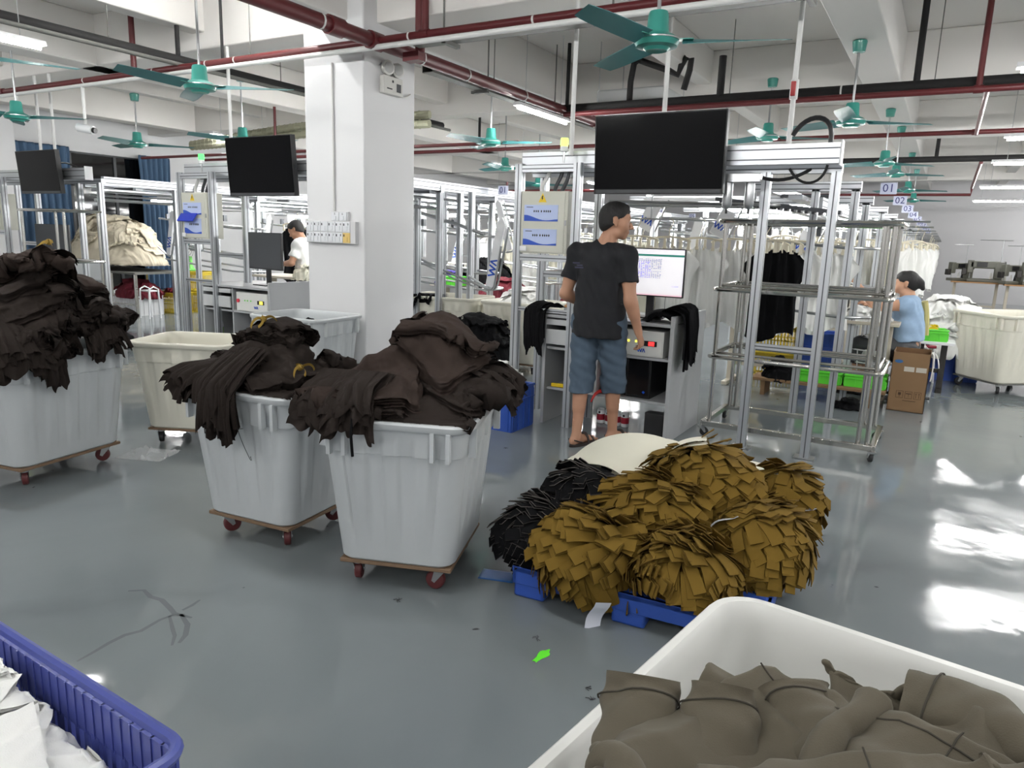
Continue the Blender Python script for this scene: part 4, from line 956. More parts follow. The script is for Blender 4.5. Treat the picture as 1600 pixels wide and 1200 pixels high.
# ------------------------------------------------------------------ garment heaps in the tubs
def tub_field(cx, cy, rz, w, d, zr, mound, inner=.02, seed=0, peak=(0, 0), outside=.25):
    hf = HF(cx-1.0, cx+1.0, cy-1.0, cy+1.0, .018, outside)
    ca, sa = math.cos(R(rz)), math.sin(R(rz)); X_ = hf.X-cx; Y_ = hf.Y-cy
    u = X_*ca+Y_*sa; v = -X_*sa+Y_*ca
    ins = (abs(u) < w/2-.004) & (abs(v) < d/2-.004)
    rr = np.clip(1-((u-peak[0])/(w*.56))**2-((v-peak[1])/(d*.56))**2, 0, 1)
    hf.h = np.where(ins, np.maximum(zr+.004, zr-.03+mound*rr**.6), hf.h)
    return hf
def heap(owner, cx, cy, rz, w, d, zr, mound, items, label, group, base_mat=BROWN, peak=(0, 0), seed=0):
    hf = tub_field(cx, cy, rz, w, d, zr, mound, peak=peak)
    ca, sa = math.cos(R(rz)), math.sin(R(rz))
    out = []
    G = drape(hf, (cx+peak[0]*.3, cy+peak[1]*.3), (w*1.06, d*1.06), R(rz), (44, 44), 1.06, .1, 45, 5, .01, seed+50, rough=.02)
    out.append(cloth(G, base_mat, 'brown_garment' if base_mat is BROWN else 'garment', label, 'garment', group, .006, 1, 3, .008, seed=seed, wr=.005))
    for i, (dx, dy, sx, sy, a, cr, m, L_, gather) in enumerate(items):
        px, py = cx+dx*ca-dy*sa, cy+dx*sa+dy*ca
        g = None
        if gather: g = (px+gather[0]*ca-gather[1]*sa, py+gather[0]*sa+gather[1]*ca, gather[2], gather[3])
        G = drape(hf, (px, py), (sx, sy), R(rz+a), (max(22, int(sy*62)), max(22, int(sx*62))), cr, .12, 70, 5, .012*L_**.5, seed+i, gather=g, rough=.022, stiff=.12)
        out.append(cloth(G, m, 'brown_garment' if m in (BROWN, BROWN2) else 'garment', label, 'garment', group, .005, 1, L_, .009, seed=seed+i, jit=.03, wr=.0055))
    return hf, out
def bow(loc, rz, lab, s_=1.):
    """strip of mustard cloth tied in a loose knot"""
    t = thing('tie_strip', lab, 'tie', loc, rz)
    mb = MB()
    def ribbon(P_, w):
        P_ = [Vector(p)*s_ for p in P_]; G = np.zeros((2, len(P_), 3))
        for i, p in enumerate(P_):
            tg = (P_[min(i+1, len(P_)-1)]-P_[max(i-1, 0)]).normalized(); sd = tg.cross(Vector((.2, .1, 1))).normalized()*w*s_/2
            sd = sd*.5+Vector((0, 0, w*s_*.35)); G[0, i] = p-sd; G[1, i] = p+sd
        mb.grid(G); mb.grid(G-np.array([0, 0, .002]), flip=True)
    ribbon(bez((0, 0, .02), (.05, -.01, .06), (.09, .0, .05), (.1, .01, .0)), .022)
    ribbon(bez((0, 0, .02), (-.02, -.04, .05), (-.05, -.06, .02), (-.05, -.08, -.03)), .02)
    ribbon(bez((0, 0, .02), (.03, -.04, .04), (.04, -.07, .0), (.02, -.1, -.02)), .018)
    ribbon(bez((-.02, .03, .03), (-.01, 0, .045), (.01, 0, .045), (.02, -.03, .02)), .03)
    mb.build('ribbon', YTIE, t)
    MB().lathe([(.004, -.014), (.013, -.01), (.016, 0), (.013, .01), (.004, .014)], 10).build('knot', YTIE, t, loc=(0, 0, .022*s_), rot=(.6, .4, 0))
    return t
GA = 'brown garments heaped on the left-edge tub'
hfA, gA = heap(binA, -4.64, 2.29, 9.6, .64, .82, .77, .24, [
    (.10, .16, .6, .5, 20, 1.35, BROWN, 5, None), (.24, -.18, .46, .5, 80, 1.4, BROWN, 7, None), (-.1, -.05, .62, .5, 10, 1.35, BROWN, 5, None), (.18, .28, .46, .40, 35, 1.35, BROWN, 6, None),
    (.27, .0, .30, .56, 88, 1.6, BROWN, 6, (0, 0, .06, .08)), (.22, -.26, .42, .4, 60, 1.5, BROWN, 7, None), (.06, -.16, .56, .44, -15, 1.4, BROWN, 5, None), (.2, .12, .42, .4, 70, 1.45, BROWN, 6, None),
    (.1, .14, .5, .42, 12, 1.3, BROWN, 6, None), (.0, -.04, .56, .42, -20, 1.3, BROWN, 7, None), (.06, .08, .52, .42, 12, 1.25, BROWN2, 7, None), (.03, 0, .54, .36, -4, 1.15, BROWN2, 9, None)],
    'crumpled dark brown garment in the tall heap at the left edge', GA, seed=11, peak=(.04, .05))
GB = 'brown garments heaped on the scribbled tub'
hfB, gB = heap(binB, -2.77, 2.48, 6, .66, .66, .77, .07, [
    (-.1, -.14, .46, .44, 30, 1.35, BROWN, 6, None), (.18, .12, .48, .46, -20, 1.4, BROWN, 6, None), (-.03, -.27, .28, .50, 5, 1.7, BROWN, 8, (0, .12, .12, .1)), (-.14, .02, .46, .42, 50, 1.4, BROWN, 6, None), (.1, -.1, .4, .4, -30, 1.45, BROWN, 6, None),
    (-.04, .0, .54, .44, 15, 1.4, BROWN, 6, (.06, .02, .03, .12)), (.25, .1, .42, .38, 40, 1.45, BROWN, 6, (0, 0, .03, .1)), (-.06, .1, .42, .34, -10, 1.15, BROWN, 6, None)],
    'crumpled dark brown garment in the heap on the scribbled tub', GB, seed=31, peak=(-.02, .06))
GC = 'brown garments heaped on the middle tub'
hfC, gC = heap(binC, -1.945, 2.504, 20, .65, .70, .765, .13, [
    (-.2, -.22, .46, .42, 20, 1.35, BROWN, 6, None), (.16, .18, .56, .46, -30, 1.35, BROWN, 6, None), (.22, .0, .44, .48, 60, 1.4, BROWN, 6, None), (.24, .22, .36, .36, 30, 1.5, BROWN, 6, None), (-.1, .18, .5, .42, 5, 1.4, BROWN, 6, None), (.0, .05, .70, .54, 5, 1.35, BROWN, 6, (-.05, .1, .03, .16)),
    (-.17, -.2, .52, .38, 16, 1.15, BROWN2, 7, None), (.08, .07, .64, .5, -25, 1.32, BROWN2, 6, (-.1, .14, .03, .14)), (.12, .12, .5, .4, 20, 1.25, BROWN2, 4, None)],
    'crumpled dark brown garment in the heap on the middle tub', GC, seed=51, peak=(.04, .05))
def flap(path, width, side, lab, m, layers, seed, grp, flare=1.3, amp=.014):
    """pleated garment ends hanging over a tub rim; path runs from the heap over the rim and down"""
    rng = np.random.default_rng(seed); P_ = [Vector(p) for p in path]; K = 16; nu = 34
    cum = [0]
    for a, b_ in zip(P_, P_[1:]): cum.append(cum[-1]+(b_-a).length)
    def at(s_):
        s_ *= cum[-1]
        for k in range(len(P_)-1):
            if s_ <= cum[k+1] or k == len(P_)-2: return P_[k].lerp(P_[k+1], (s_-cum[k])/(cum[k+1]-cum[k]))
    sd = Vector(side).normalized(); out = Vector((0, 0, 1)).cross(sd); 
    if out.dot(P_[-2]-P_[0]) < 0: out = -out
    mb = MB()
    for L in range(layers):
        ph = rng.uniform(0, 6.28, 5); off = rng.uniform(-.2, .2)*width; ln = 1-.22*rng.random()*(L > 0); G = np.zeros((K, nu, 3)); ww = width*rng.uniform(.5, 1.0)
        for i in range(K):
            t = i/(K-1); c = at(t*ln); u = np.linspace(-.5, .5, nu); w = ww*(1+(flare-1)*t*t)
            uw = u+.06*np.sin(u*7+ph[4])+.03*np.sin(t*6+ph[2]); pl = amp*(.25+t)*(np.sin(uw*21+ph[0]+1.5*t)*(.5+.5*np.sin(u*5+ph[3]))+.45*np.sin(uw*43+ph[1]-2*t))+.006*L
            hg = .045*t*np.sin(u*6+ph[2])+.014*t*np.sin(u*19+ph[3])
            for a in range(3): G[i, :, a] = c[a]+sd[a]*(u*w+off*(1-.3*t))+out[a]*np.maximum(pl+.004, .002*L)
            G[i, :, 2] += hg+pl*.5*(1-t)
        mb.grid(G)
    c0 = Vector(mb.v[0]); mb.v = [(v[0]-c0.x, v[1]-c0.y, v[2]-c0.z) for v in mb.v]
    o = mb.build('garment_bunch', m, loc=c0, smooth=180); tag(o, lab, 'garment', grp); return o
_s6 = (math.cos(R(6)), math.sin(R(6)), 0); _s20 = (math.cos(R(20)), math.sin(R(20)), 0); _s96 = (-math.sin(R(9.6)), math.cos(R(9.6)), 0)
flap([(-2.78, 2.36, .93), (-2.74, 2.20, .86), (-2.73, 2.10, .79), (-2.72, 2.085, .70), (-2.715, 2.09, .585)], .17, _s6, 'bunch of brown garment ends hanging down the front of the scribbled tub', BROWN, 9, 601, None)
flap([(-2.96, 2.36, .86), (-2.99, 2.2, .83), (-2.99, 2.12, .79), (-2.99, 2.10, .74)], .20, _s6, 'brown garment edge over the left front of the scribbled tub rim', BROWN, 6, 602, None)
flap([(-2.05, 2.3, .92), (-2.03, 2.16, .87), (-2.0, 2.08, .80), (-1.99, 2.06, .72)], .30, _s20, 'brown garment ends over the left front rim of the middle tub', BROWN, 7, 603, None)
flap([(-1.82, 2.7, .95), (-1.66, 2.72, .90), (-1.57, 2.73, .83), (-1.555, 2.735, .78)], .28, (-math.sin(R(20)), math.cos(R(20)), 0), 'brown garment ends over the right back rim of the middle tub', BROWN, 6, 604, None)
flap([(-4.46, 2.16, .95), (-4.33, 2.17, .88), (-4.275, 2.18, .78), (-4.28, 2.185, .68), (-4.285, 2.19, .60)], .15, _s96, 'long brown garment tail hanging down the side of the left-edge tub', BROWN, 5, 605, None)
flap([(-4.46, 2.02, .98), (-4.30, 2.02, .86), (-4.24, 2.03, .77), (-4.23, 2.03, .70)], .34, _s96, 'thick bunch of brown garment ends on the near rim of the left-edge tub', BROWN, 9, 606, None)
flap([(-4.50, 2.5, .95), (-4.36, 2.52, .86), (-4.32, 2.53, .78), (-4.31, 2.53, .72)], .26, _s96, 'brown garment ends on the far rim of the left-edge tub', BROWN, 7, 607, None)
def on(hf, x, y): return float(hf.at(np.array([x]), np.array([y]))[0])
bow((-2.80, 2.42, on(hfB, -2.80, 2.42)-.02), .3, 'mustard strip tied on top of the heap on the scribbled tub', .7)
bow((-2.52, 2.38, on(hfB, -2.52, 2.38)-.02), .9, 'mustard bow between the two brown heaps', .65)
bow((-4.52, 2.36, on(hfA, -4.52, 2.36)-.02), -.4, 'mustard strip on top of the tall left heap', .7)
o = MB().tube([(0, 0, 0), (.002, -.012, -.06), (.004, -.006, -.15)], .006, 6).build('loose_strap', BLACKCLOTH, loc=(-1.905, 2.06, .79)); tag(o, 'thin dark strap hanging down the front of the middle tub', 'strap')
# ------------------------------------------------------------------ olive sweatshirts in the nearest tub
GF = 'olive sweatshirts in the nearest tub'
hfF = tub_field(-.015, 1.024, -8, .72, .86, .77, .0)
_ca, _sa = math.cos(R(-8)), math.sin(R(-8)); _u = (hfF.X+.015)*_ca+(hfF.Y-1.024)*_sa; _v = -(hfF.X+.015)*_sa+(hfF.Y-1.024)*_ca
_in = (abs(_u) < .33) & (abs(_v) < .40)
hfF.h = np.where(_in, np.clip(.865-1.7*np.clip(_v-.0, 0, 1), .30, .87), hfF.h)
for i, (x, y, sx, sy, a, cr, lab) in enumerate(((.05, .74, .66, .62, -5, 1.2, 'olive-grey sweatshirt lying lowest in the nearest tub, showing under the others'), (.16, .94, .46, .36, 20, 1.4, 'olive-grey sweatshirt bunched up at the far end of the nearest tub'), (.26, .80, .6, .5, -20, 1.38, 'olive-grey sweatshirt crumpled at the right edge of the picture'), (-.06, .74, .5, .5, 65, 1.4, 'olive-grey sweatshirt spread in the middle of the nearest tub'), (.14, .66, .56, .46, 20, 1.5, 'olive-grey sweatshirt at the bottom right of the picture'))):
    G = drape(hfF, (x, y), (sx, sy), R(a), (int(sy*62), int(sx*62)), cr, .14, 90, 6, .020, 70+i, rough=.06, stiff=.18)
    G = wrinkle(refine(G), .022, .15, 70+i); o = cloth(G, OLIVE, 'sweatshirt', lab, 'sweatshirt', GF, .012, 1, 1, seed=i); NG = normals(G)
    for nm, sl in (('shoulder_seam', (slice(None), int(G.shape[1]*.34))), ('hem_seam', (slice(None), int(G.shape[1]*.93))), ('side_seam', (int(G.shape[0]*.28), slice(None)))):
        MB().tube([Vector(q)-o.location for q in (G[sl]+NG[sl]*.0006)[::2]], .0013, 5).build(nm, OLIVEDK, o)
def sleeve(P_, r0, r1, lab, seed, cuff=.06):
    """fleece sleeve with an open rib cuff; folds across the arm"""
    c = Vector(P_[0]); P_ = [Vector(p)-c for p in P_]; n = 28; K = len(P_); rng = random.Random(seed); mb = MB(); L_ = []
    ph = [rng.uniform(0, 6.28) for _ in range(6)]
    for i, p in enumerate(P_):
        t = i/(K-1); tg = (P_[min(i+1, K-1)]-P_[max(i-1, 0)]).normalized(); a = tg.cross(Vector((0, 0, 1))).normalized(); b_ = a.cross(tg)
        r = r0+(r1-r0)*t
        if t > 1-cuff*1.6: r *= .9
        ring = []
        for k in range(n):
            th = 2*math.pi*k/n; f_ = 1+.10*math.sin(2*th+ph[0]+6*t)+.07*math.sin(3*th+ph[1]-9*t)+.07*math.sin(23*t+ph[2]+2*th)+.05*math.sin(41*t+ph[3]-3*th)
            ring.append(p+a*math.cos(th)*r*f_*1.12+b_*math.sin(th)*r*f_*.72)
        L_.append(ring)
    loft(mb, L_, True, False)
    end = [p*.0+q for q in L_[-1] for p in (q,)]
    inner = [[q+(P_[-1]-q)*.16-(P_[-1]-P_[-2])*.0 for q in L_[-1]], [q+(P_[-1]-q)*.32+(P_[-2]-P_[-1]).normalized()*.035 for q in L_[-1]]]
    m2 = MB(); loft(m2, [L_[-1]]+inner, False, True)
    o = mb.build('sweatshirt_sleeve', OLIVE, loc=c, smooth=180); tag(o, lab, 'sleeve', 'olive sleeves in the nearest tub')
    sb = o.modifiers.new('smooth', 'SUBSURF'); sb.levels = 1; sb.render_levels = 1
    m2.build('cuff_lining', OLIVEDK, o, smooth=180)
    for q in (1-cuff*1.6,):
        i = int(q*(K-1)); m3 = MB(); m3.tube([v*1.0+(v-P_[i])*.012 for v in L_[i]], .0014, 5, closed=True); m3.build('cuff_seam', OLIVEDK, o)
    return o
sleeve(bez((-.16, .46, .80), (-.22, .64, .82), (-.28, .86, .83), (-.292, .90, .90), 34), .056, .047, 'olive sleeve with open cuff leaning on the left rim of the nearest tub', 1)
sleeve(bez((-.05, .50, .83), (-.11, .68, .84), (-.175, .87, .85), (-.185, .915, .915), 34), .054, .045, 'second olive sleeve with open cuff, just in from the left rim', 2)
sleeve(bez((.12, .66, .86), (.02, .80, .90), (-.08, .94, .87), (-.11, .985, .90), 34), .052, .045, 'olive sleeve farther in, third from the left rim of the nearest tub', 3)
sleeve(bez((.30, .84, .86), (.22, .94, .92), (.12, 1.02, .93), (.03, 1.03, .91), 34), .054, .046, 'olive sleeve curled at the far side of the nearest tub', 4)
# ------------------------------------------------------------------ pallet with rib bundles
pl = thing('plastic_pallet', 'blue plastic pallet under the ochre and black bundles', 'pallet', (-.95, 3.16, 0), R(4))
dk = MB(); w_, d_ = 1.02, 1.26
for k in range(9): dk.bx(-w_/2+k*w_/9+.008, -w_/2+(k+1)*w_/9-.008, -d_/2, d_/2, .115, .135)
for k in range(7): y = -d_/2+.03+k*(d_-.06)/6; dk.bx(-w_/2, w_/2, y-.03, y+.03, .118, .137)
dk.build('deck', BLUEPL, pl)
for sx in (-1, 0, 1):
    for sy in (-1, 0, 1): MB().prism([(-.07, -.07), (.07, -.07), (.07, .07), (-.07, .07)], 0, .118).build('foot', BLUEPL, pl, loc=(sx*(w_/2-.075), sy*(d_/2-.075), 0), bevel=.012)
for y in (-d_/2, d_/2-.02): MB().bx(-w_/2, w_/2, y, y+.02, .06, .137).build('side_rail', BLUEPL, pl, bevel=.004)
for x in (-w_/2, w_/2-.02): MB().bx(x, x+.02, -d_/2, d_/2, .06, .137).build('side_rail', BLUEPL, pl, bevel=.004)
STRIPS = {}
def strip_mesh(m, edge, k):
    """folded rib band: a bent flat strip with a thick folded end"""
    key = (m.name, k)
    if key in STRIPS: return STRIPS[key]
    rng = random.Random(k*17+5); n = 5; L = .115+.03*rng.random(); W_ = .046+.014*rng.random(); th = .0035; dr = rng.uniform(-.004, .016); tw = rng.uniform(-.12, .12)
    up, lo = [], []
    for i in range(n):
        t = i/(n-1); z = .010*math.sin(t*2.6)-dr*t*t; x = L*(t-.25)
        for s_ in (-1, 1):
            zz = z+s_*W_/2*math.sin(tw*t); up.append((x, s_*W_/2, zz+th/2)); lo.append((x, s_*W_/2, zz-th/2))
    N = len(up); mb = MB(); mb.v = up+lo
    def f(q, mm): mb.f.append(q); mb.m.append(mm)
    for i in range(n-1):
        a, b_, c, d2 = 2*i, 2*i+1, 2*i+3, 2*i+2
        f((a, d2, c, b_), 0); f((N+a, N+b_, N+c, N+d2), 0); f((a, N+a, N+d2, d2), 1); f((b_, c, N+c, N+b_), 1)
    f((N-2, 2*N-2, 2*N-1, N-1), 1); f((0, 1, N+1, N), 0)
    STRIPS[key] = mb.mesh('rib_strip', [m, edge], 40); return STRIPS[key]
def bundle(loc, r3, axis, lab, m, edge, seed, grp, stack=3):
    """tied bundle: a dome shingled with small stacks of rib strips that point away from the tie"""
    rng = random.Random(seed); t = thing('rib_bundle', lab, 'bundle', loc, 0, grp)
    mb = MB(); mb.lathe([(.001, -.95), (.5, -.85), (.85, -.5), (.93, 0), (.85, .4), (.5, .8), (.001, .92)], 16)
    core = mb.build('bundle_core', OCHRE2 if m is OCHRE else m, t); core.scale = [q*.86 for q in r3]
    ax = Vector(axis).normalized(); q0 = Vector((0, 0, 1)).rotation_difference(ax)
    th = .20; row = 0; r_ = sum(r3)/3; cl = [rng.uniform(0, 6.28) for _ in range(6)]
    while th < 2.2:
        nn = max(4, int(2*math.pi*math.sin(th)*r_/.054))
        for k in range(nn):
            ph = 2*math.pi*(k+.5*(row % 2))/nn+rng.uniform(-.06, .06)
            cid = (row//2, int(ph/(2*math.pi)*(2.5+3.2*math.sin(th))+cl[0])); cr_ = random.Random(hash((seed,)+cid))
            cy_, cl_ = cr_.uniform(-1.25, 1.25), cr_.choice((.06, .14, .3, .5)); lift = cl_+rng.uniform(-.05, .07); yaw = cy_+rng.uniform(-.12, .12)
            for s_ in range(stack):
                d = Vector((math.sin(th)*math.cos(ph), math.sin(th)*math.sin(ph), math.cos(th))); d.rotate(q0)
                tn = Vector((math.cos(th)*math.cos(ph), math.cos(th)*math.sin(ph), -math.sin(th))); tn.rotate(q0)
                p = Vector((d.x*r3[0], d.y*r3[1], d.z*r3[2]))*(.93+.012*s_)
                if p.z < -loc[2]+.03: continue
                n_ = Vector((d.x/r3[0], d.y/r3[1], d.z/r3[2])).normalized(); tn = (tn-n_*tn.dot(n_)).normalized(); bn_ = n_.cross(tn)
                M = Matrix((tn, bn_, n_)).transposed().to_4x4() @ Matrix.Rotation(yaw+s_*rng.uniform(-.1, .1), 4, 'Z') @ Matrix.Rotation(-lift-.05*s_, 4, 'Y') @ Matrix.Translation((rng.uniform(-.012, .012)-.004*s_, rng.uniform(-.006, .006), .0065*s_))
                o = put('rib_strip', strip_mesh(m, edge, rng.randrange(6)), t); o.matrix_basis = Matrix.Translation(p) @ M
        th += .27; row += 1
    return t
GP = 'rib-knit bundles on the blue pallet'
bundle((-1.13, 2.66, .19), (.22, .20, .20), (.1, .3, 1), 'round ochre rib bundle at the front left of the pallet', OCHRE, OCHRE2, 1, GP)
bundle((-.76, 2.72, .17), (.21, .20, .18), (-.2, .9, .7), 'ochre rib bundle at the front right of the pallet, fanning downward', OCHRE, OCHRE2, 2, GP)
bundle((-.99, 2.98, .29), (.24, .20, .19), (.5, .3, 1), 'ochre rib bundle in the middle of the pallet', OCHRE, OCHRE2, 3, GP)
bundle((-.84, 3.22, .40), (.25, .20, .19), (-.4, .2, 1), 'topmost ochre rib bundle of the pile', OCHRE, OCHRE2, 4, GP)
bundle((-.53, 3.08, .22), (.20, .24, .20), (-.5, .5, .9), 'ochre rib bundle at the right side of the pallet', OCHRE, OCHRE2, 5, GP)
bundle((-.52, 3.48, .32), (.15, .17, .16), (0, .4, 1), 'small ochre rib bundle at the back right of the pallet', OCHRE, OCHRE2, 6, GP, 2)
bundle((-1.40, 2.74, .17), (.19, .19, .16), (.7, .5, .8), 'black rib bundle with grey edges at the front left corner of the pallet', BLACKCLOTH, BLKEDGE, 7, GP)
bundle((-1.30, 3.0, .29), (.19, .17, .16), (.3, .2, 1), 'black rib bundle lying behind the round ochre bundle', BLACKCLOTH, BLKEDGE, 8, GP, 2)
hfP = HF(-2.2, .2, 2.2, 4.4, .02, .02)
_px, _py = hfP.X+.95, hfP.Y-3.16
hfP.h = np.where((abs(_px) < .53) & (abs(_py) < .65), .137, hfP.h)
for cx, cy, cz, r_ in ((-1.12, 2.66, .2, .19), (-.73, 2.76, .18, .18), (-.98, 3.02, .31, .2), (-.83, 3.24, .45, .2), (-.53, 3.15, .24, .19), (-.52, 3.5, .32, .17), (-1.38, 2.76, .19, .17), (-1.29, 3., .32, .17), (-1.22, 3.42, .22, .36), (-.72, 3.62, .26, .2)):
    q = 1-((hfP.X-cx)**2+(hfP.Y-cy)**2)/(r_*1.1)**2; hfP.h = np.maximum(hfP.h, np.where(q > 0, cz+r_*.85*np.sqrt(np.clip(q, 0, 1)), 0))
G = drape(hfP, (-1.26, 3.42), (.84, .74), R(15), (46, 52), 1.10, .1, 80, 6, .01, 91, rough=.02); cloth(G, CREAM, 'cream_fabric', 'large cream fabric draped over the back of the pallet', 'fabric', None, .008, 2, 2, .012)
G = drape(hfP, (-.66, 3.58), (.52, .44), R(-10), (34, 38), 1.12, .1, 80, 6, .01, 92, rough=.02); cloth(G, CREAM, 'cream_fabric', 'smaller cream fabric at the back right of the pallet', 'fabric', None, .008, 2, 1)
G = drape(hfP, (-1.56, 3.12), (.24, .2), R(30), (18, 20), 1.25, .1, 90, 8, .01, 93, rough=.03); cloth(G, CREAM, 'cream_fabric', 'small cream scrap behind the black bundles on the pallet', 'fabric', None, .008, 2, 1)
for i, (x, y, z, a, b_, lab) in enumerate(((-.66, 2.92, .37, .5, -.6, 'white paper tag between the ochre bundles'), (-.84, 2.66, .30, -.5, -.9, 'long white paper tag on the front right ochre bundle'), (-1.0, 2.45, .06, .1, -1.3, 'white paper slip hanging at the front of the pallet'), (-.42, 3.32, .34, .8, -.4, 'white paper tag at the right side of the pallet'))):
    mb = MB(); G = np.zeros((2, 8, 3))
    for k in range(8): G[:, k, 0] = (k/7-.5)*.13; G[:, k, 2] = .012*math.sin(k*.7); G[0, k, 1] = -.035; G[1, k, 1] = .035
    mb.grid(G); mb.grid(G+np.array([0, 0, .001]), flip=True); o = mb.build('paper_tag', STICKWHITE, loc=(x, y, z), rot=(b_*.6, b_, a)); tag(o, lab, 'tag')
# ------------------------------------------------------------------ blue slotted basket with white cloth, bottom left
bk = thing('plastic_basket', 'navy slotted plastic basket at the bottom left corner', 'basket', (-1.42, .42, 0), R(-2))
bw, bd, bz0, bz1 = .76, .52, .24, .62
def wallgrid(p0, p1, z0, z1, nx, rows, m_, nm):
    """one basket side: top band, bars and cross strips, all one moulded panel"""
    p0, p1 = Vector(p0), Vector(p1); L = (p1-p0).length; a = math.atan2(p1.y-p0.y, p1.x-p0.x); mb = MB()
    mb.bx(0, L, -.004, .004, z1-.085, z1); mb.bx(0, L, -.004, .004, z0, z0+.03)
    for r_ in rows: mb.bx(0, L, -.004, .004, r_-.008, r_+.008)
    for k in range(nx+1):
        x = L*k/nx; w = .007 if k % 4 else .014; mb.bx(max(0, x-w), min(L, x+w), -.005, .005, z0, z1-.08)
        mb.bx(x-.002, x+.002, -.0065, .0065, z1-.085, z1)
    return mb.build(nm, m_, bk, loc=p0, rot=(0, 0, a))
c4 = [(-bw/2, -bd/2, 0), (bw/2, -bd/2, 0), (bw/2, bd/2, 0), (-bw/2, bd/2, 0)]
for i in range(4): wallgrid(c4[i], c4[(i+1) % 4], bz0, bz1, 24 if i % 2 == 0 else 16, (.44, .34), BLUEBASK, 'basket_side')
P_ = []
for cx, cy, s_ in ((bw/2-.03, -bd/2+.03, -90), (bw/2-.03, bd/2-.03, 0), (-bw/2+.03, bd/2-.03, 90), (-bw/2+.03, -bd/2+.03, 180)): P_ += arc((cx, cy, bz1), .045, R(s_), R(s_+90), 5, 'xy')
MB().tube(P_, .012, 8, closed=True).build('basket_rim', BLUEBASK, bk)
MB().bx(-bw/2, bw/2, -bd/2, bd/2, bz0-.01, bz0).build('basket_floor', BLUEBASK, bk)
for sx in (-1, 1):
    for sy in (-1, 1): MB().cyl((sx*.3, sy*.2, 0), (sx*.3, sy*.2, bz0), .02, 10).build('basket_leg', BLUEBASK, bk)
hfW = HF(-2.2, -.6, -.2, 1.0, .018, .3); _m = (abs(hfW.X+1.42) < .36) & (abs(hfW.Y-.42) < .24)
hfW.h = np.where(_m, .50+.06*np.clip(1-((hfW.X+1.62)/.5)**2, 0, 1), hfW.h)
for i, (x, y, sx, sy, a, lab) in enumerate(((-1.42, .42, .62, .42, 10, 'white cloth piece at the bottom of the navy basket'), (-1.5, .48, .4, .34, 50, 'white cloth piece uppermost in the navy basket'), (-1.3, .42, .36, .32, -20, 'white cloth piece at the near end of the navy basket'), (-1.62, .5, .38, .3, 25, 'white cloth piece at the left of the navy basket'))):
    G = drape(hfW, (x, y), (sx, sy), R(a), (int(sy*70), int(sx*70)), 1.3, .1, 70, 5, .01, 110+i, rough=.04); cloth(G, WHITECL, 'white_cloth', lab, 'cloth', 'white pieces in the navy basket', .004, 1, 3, .01, seed=i, jit=.03, wr=.008)
# ------------------------------------------------------------------ people: one continuous skin each, from blended tapered limbs
def surf_nets(F, org, h):
    nx, ny, nz = F.shape; I = F < 0
    c8 = [I[i:nx-1+i, j:ny-1+j, k:nz-1+k] for i in (0, 1) for j in (0, 1) for k in (0, 1)]
    s_ = sum(c.astype(np.int8) for c in c8); act = (s_ > 0) & (s_ < 8)
    idx = np.argwhere(act); vid = -np.ones(act.shape, int); vid[act] = np.arange(len(idx))
    acc = np.zeros((len(idx), 3)); cnt = np.zeros(len(idx))
    cor = [(i, j, k) for i in (0, 1) for j in (0, 1) for k in (0, 1)]
    for a in range(8):
        for b in range(a+1, 8):
            d = np.array(cor[b])-np.array(cor[a])
            if abs(d).sum() != 1: continue
            fa = F[idx[:, 0]+cor[a][0], idx[:, 1]+cor[a][1], idx[:, 2]+cor[a][2]]; fb = F[idx[:, 0]+cor[b][0], idx[:, 1]+cor[b][1], idx[:, 2]+cor[b][2]]
            m = (fa < 0) != (fb < 0); t = np.where(m, fa/np.where(m, fa-fb, 1), 0)
            acc += (np.array(cor[a])+t[:, None]*d)*m[:, None]; cnt += m
    V = (idx+acc/cnt[:, None])*h+org
    faces = []
    for ax in range(3):
        o = [x for x in range(3) if x != ax]; sl0 = [slice(None)]*3; sl1 = [slice(None)]*3; sl0[ax] = slice(0, -1); sl1[ax] = slice(1, None)
        A = I[tuple(sl0)]; B = I[tuple(sl1)]; e = np.argwhere(A != B); sg = A[A != B]
        ok = (e[:, o[0]] > 0) & (e[:, o[1]] > 0) & (e[:, o[0]] < F.shape[o[0]]-1) & (e[:, o[1]] < F.shape[o[1]]-1); e = e[ok]; sg = sg[ok]
        q = []
        for d0, d1 in ((-1, -1), (0, -1), (0, 0), (-1, 0)):
            c = e.copy(); c[:, o[0]] += d0; c[:, o[1]] += d1; q.append(vid[c[:, 0], c[:, 1], c[:, 2]])
        q = np.stack(q, 1); fl = sg if ax != 1 else ~sg
        q = np.where(fl[:, None], q, q[:, ::-1]); faces.append(q)
    return V, np.concatenate(faces)
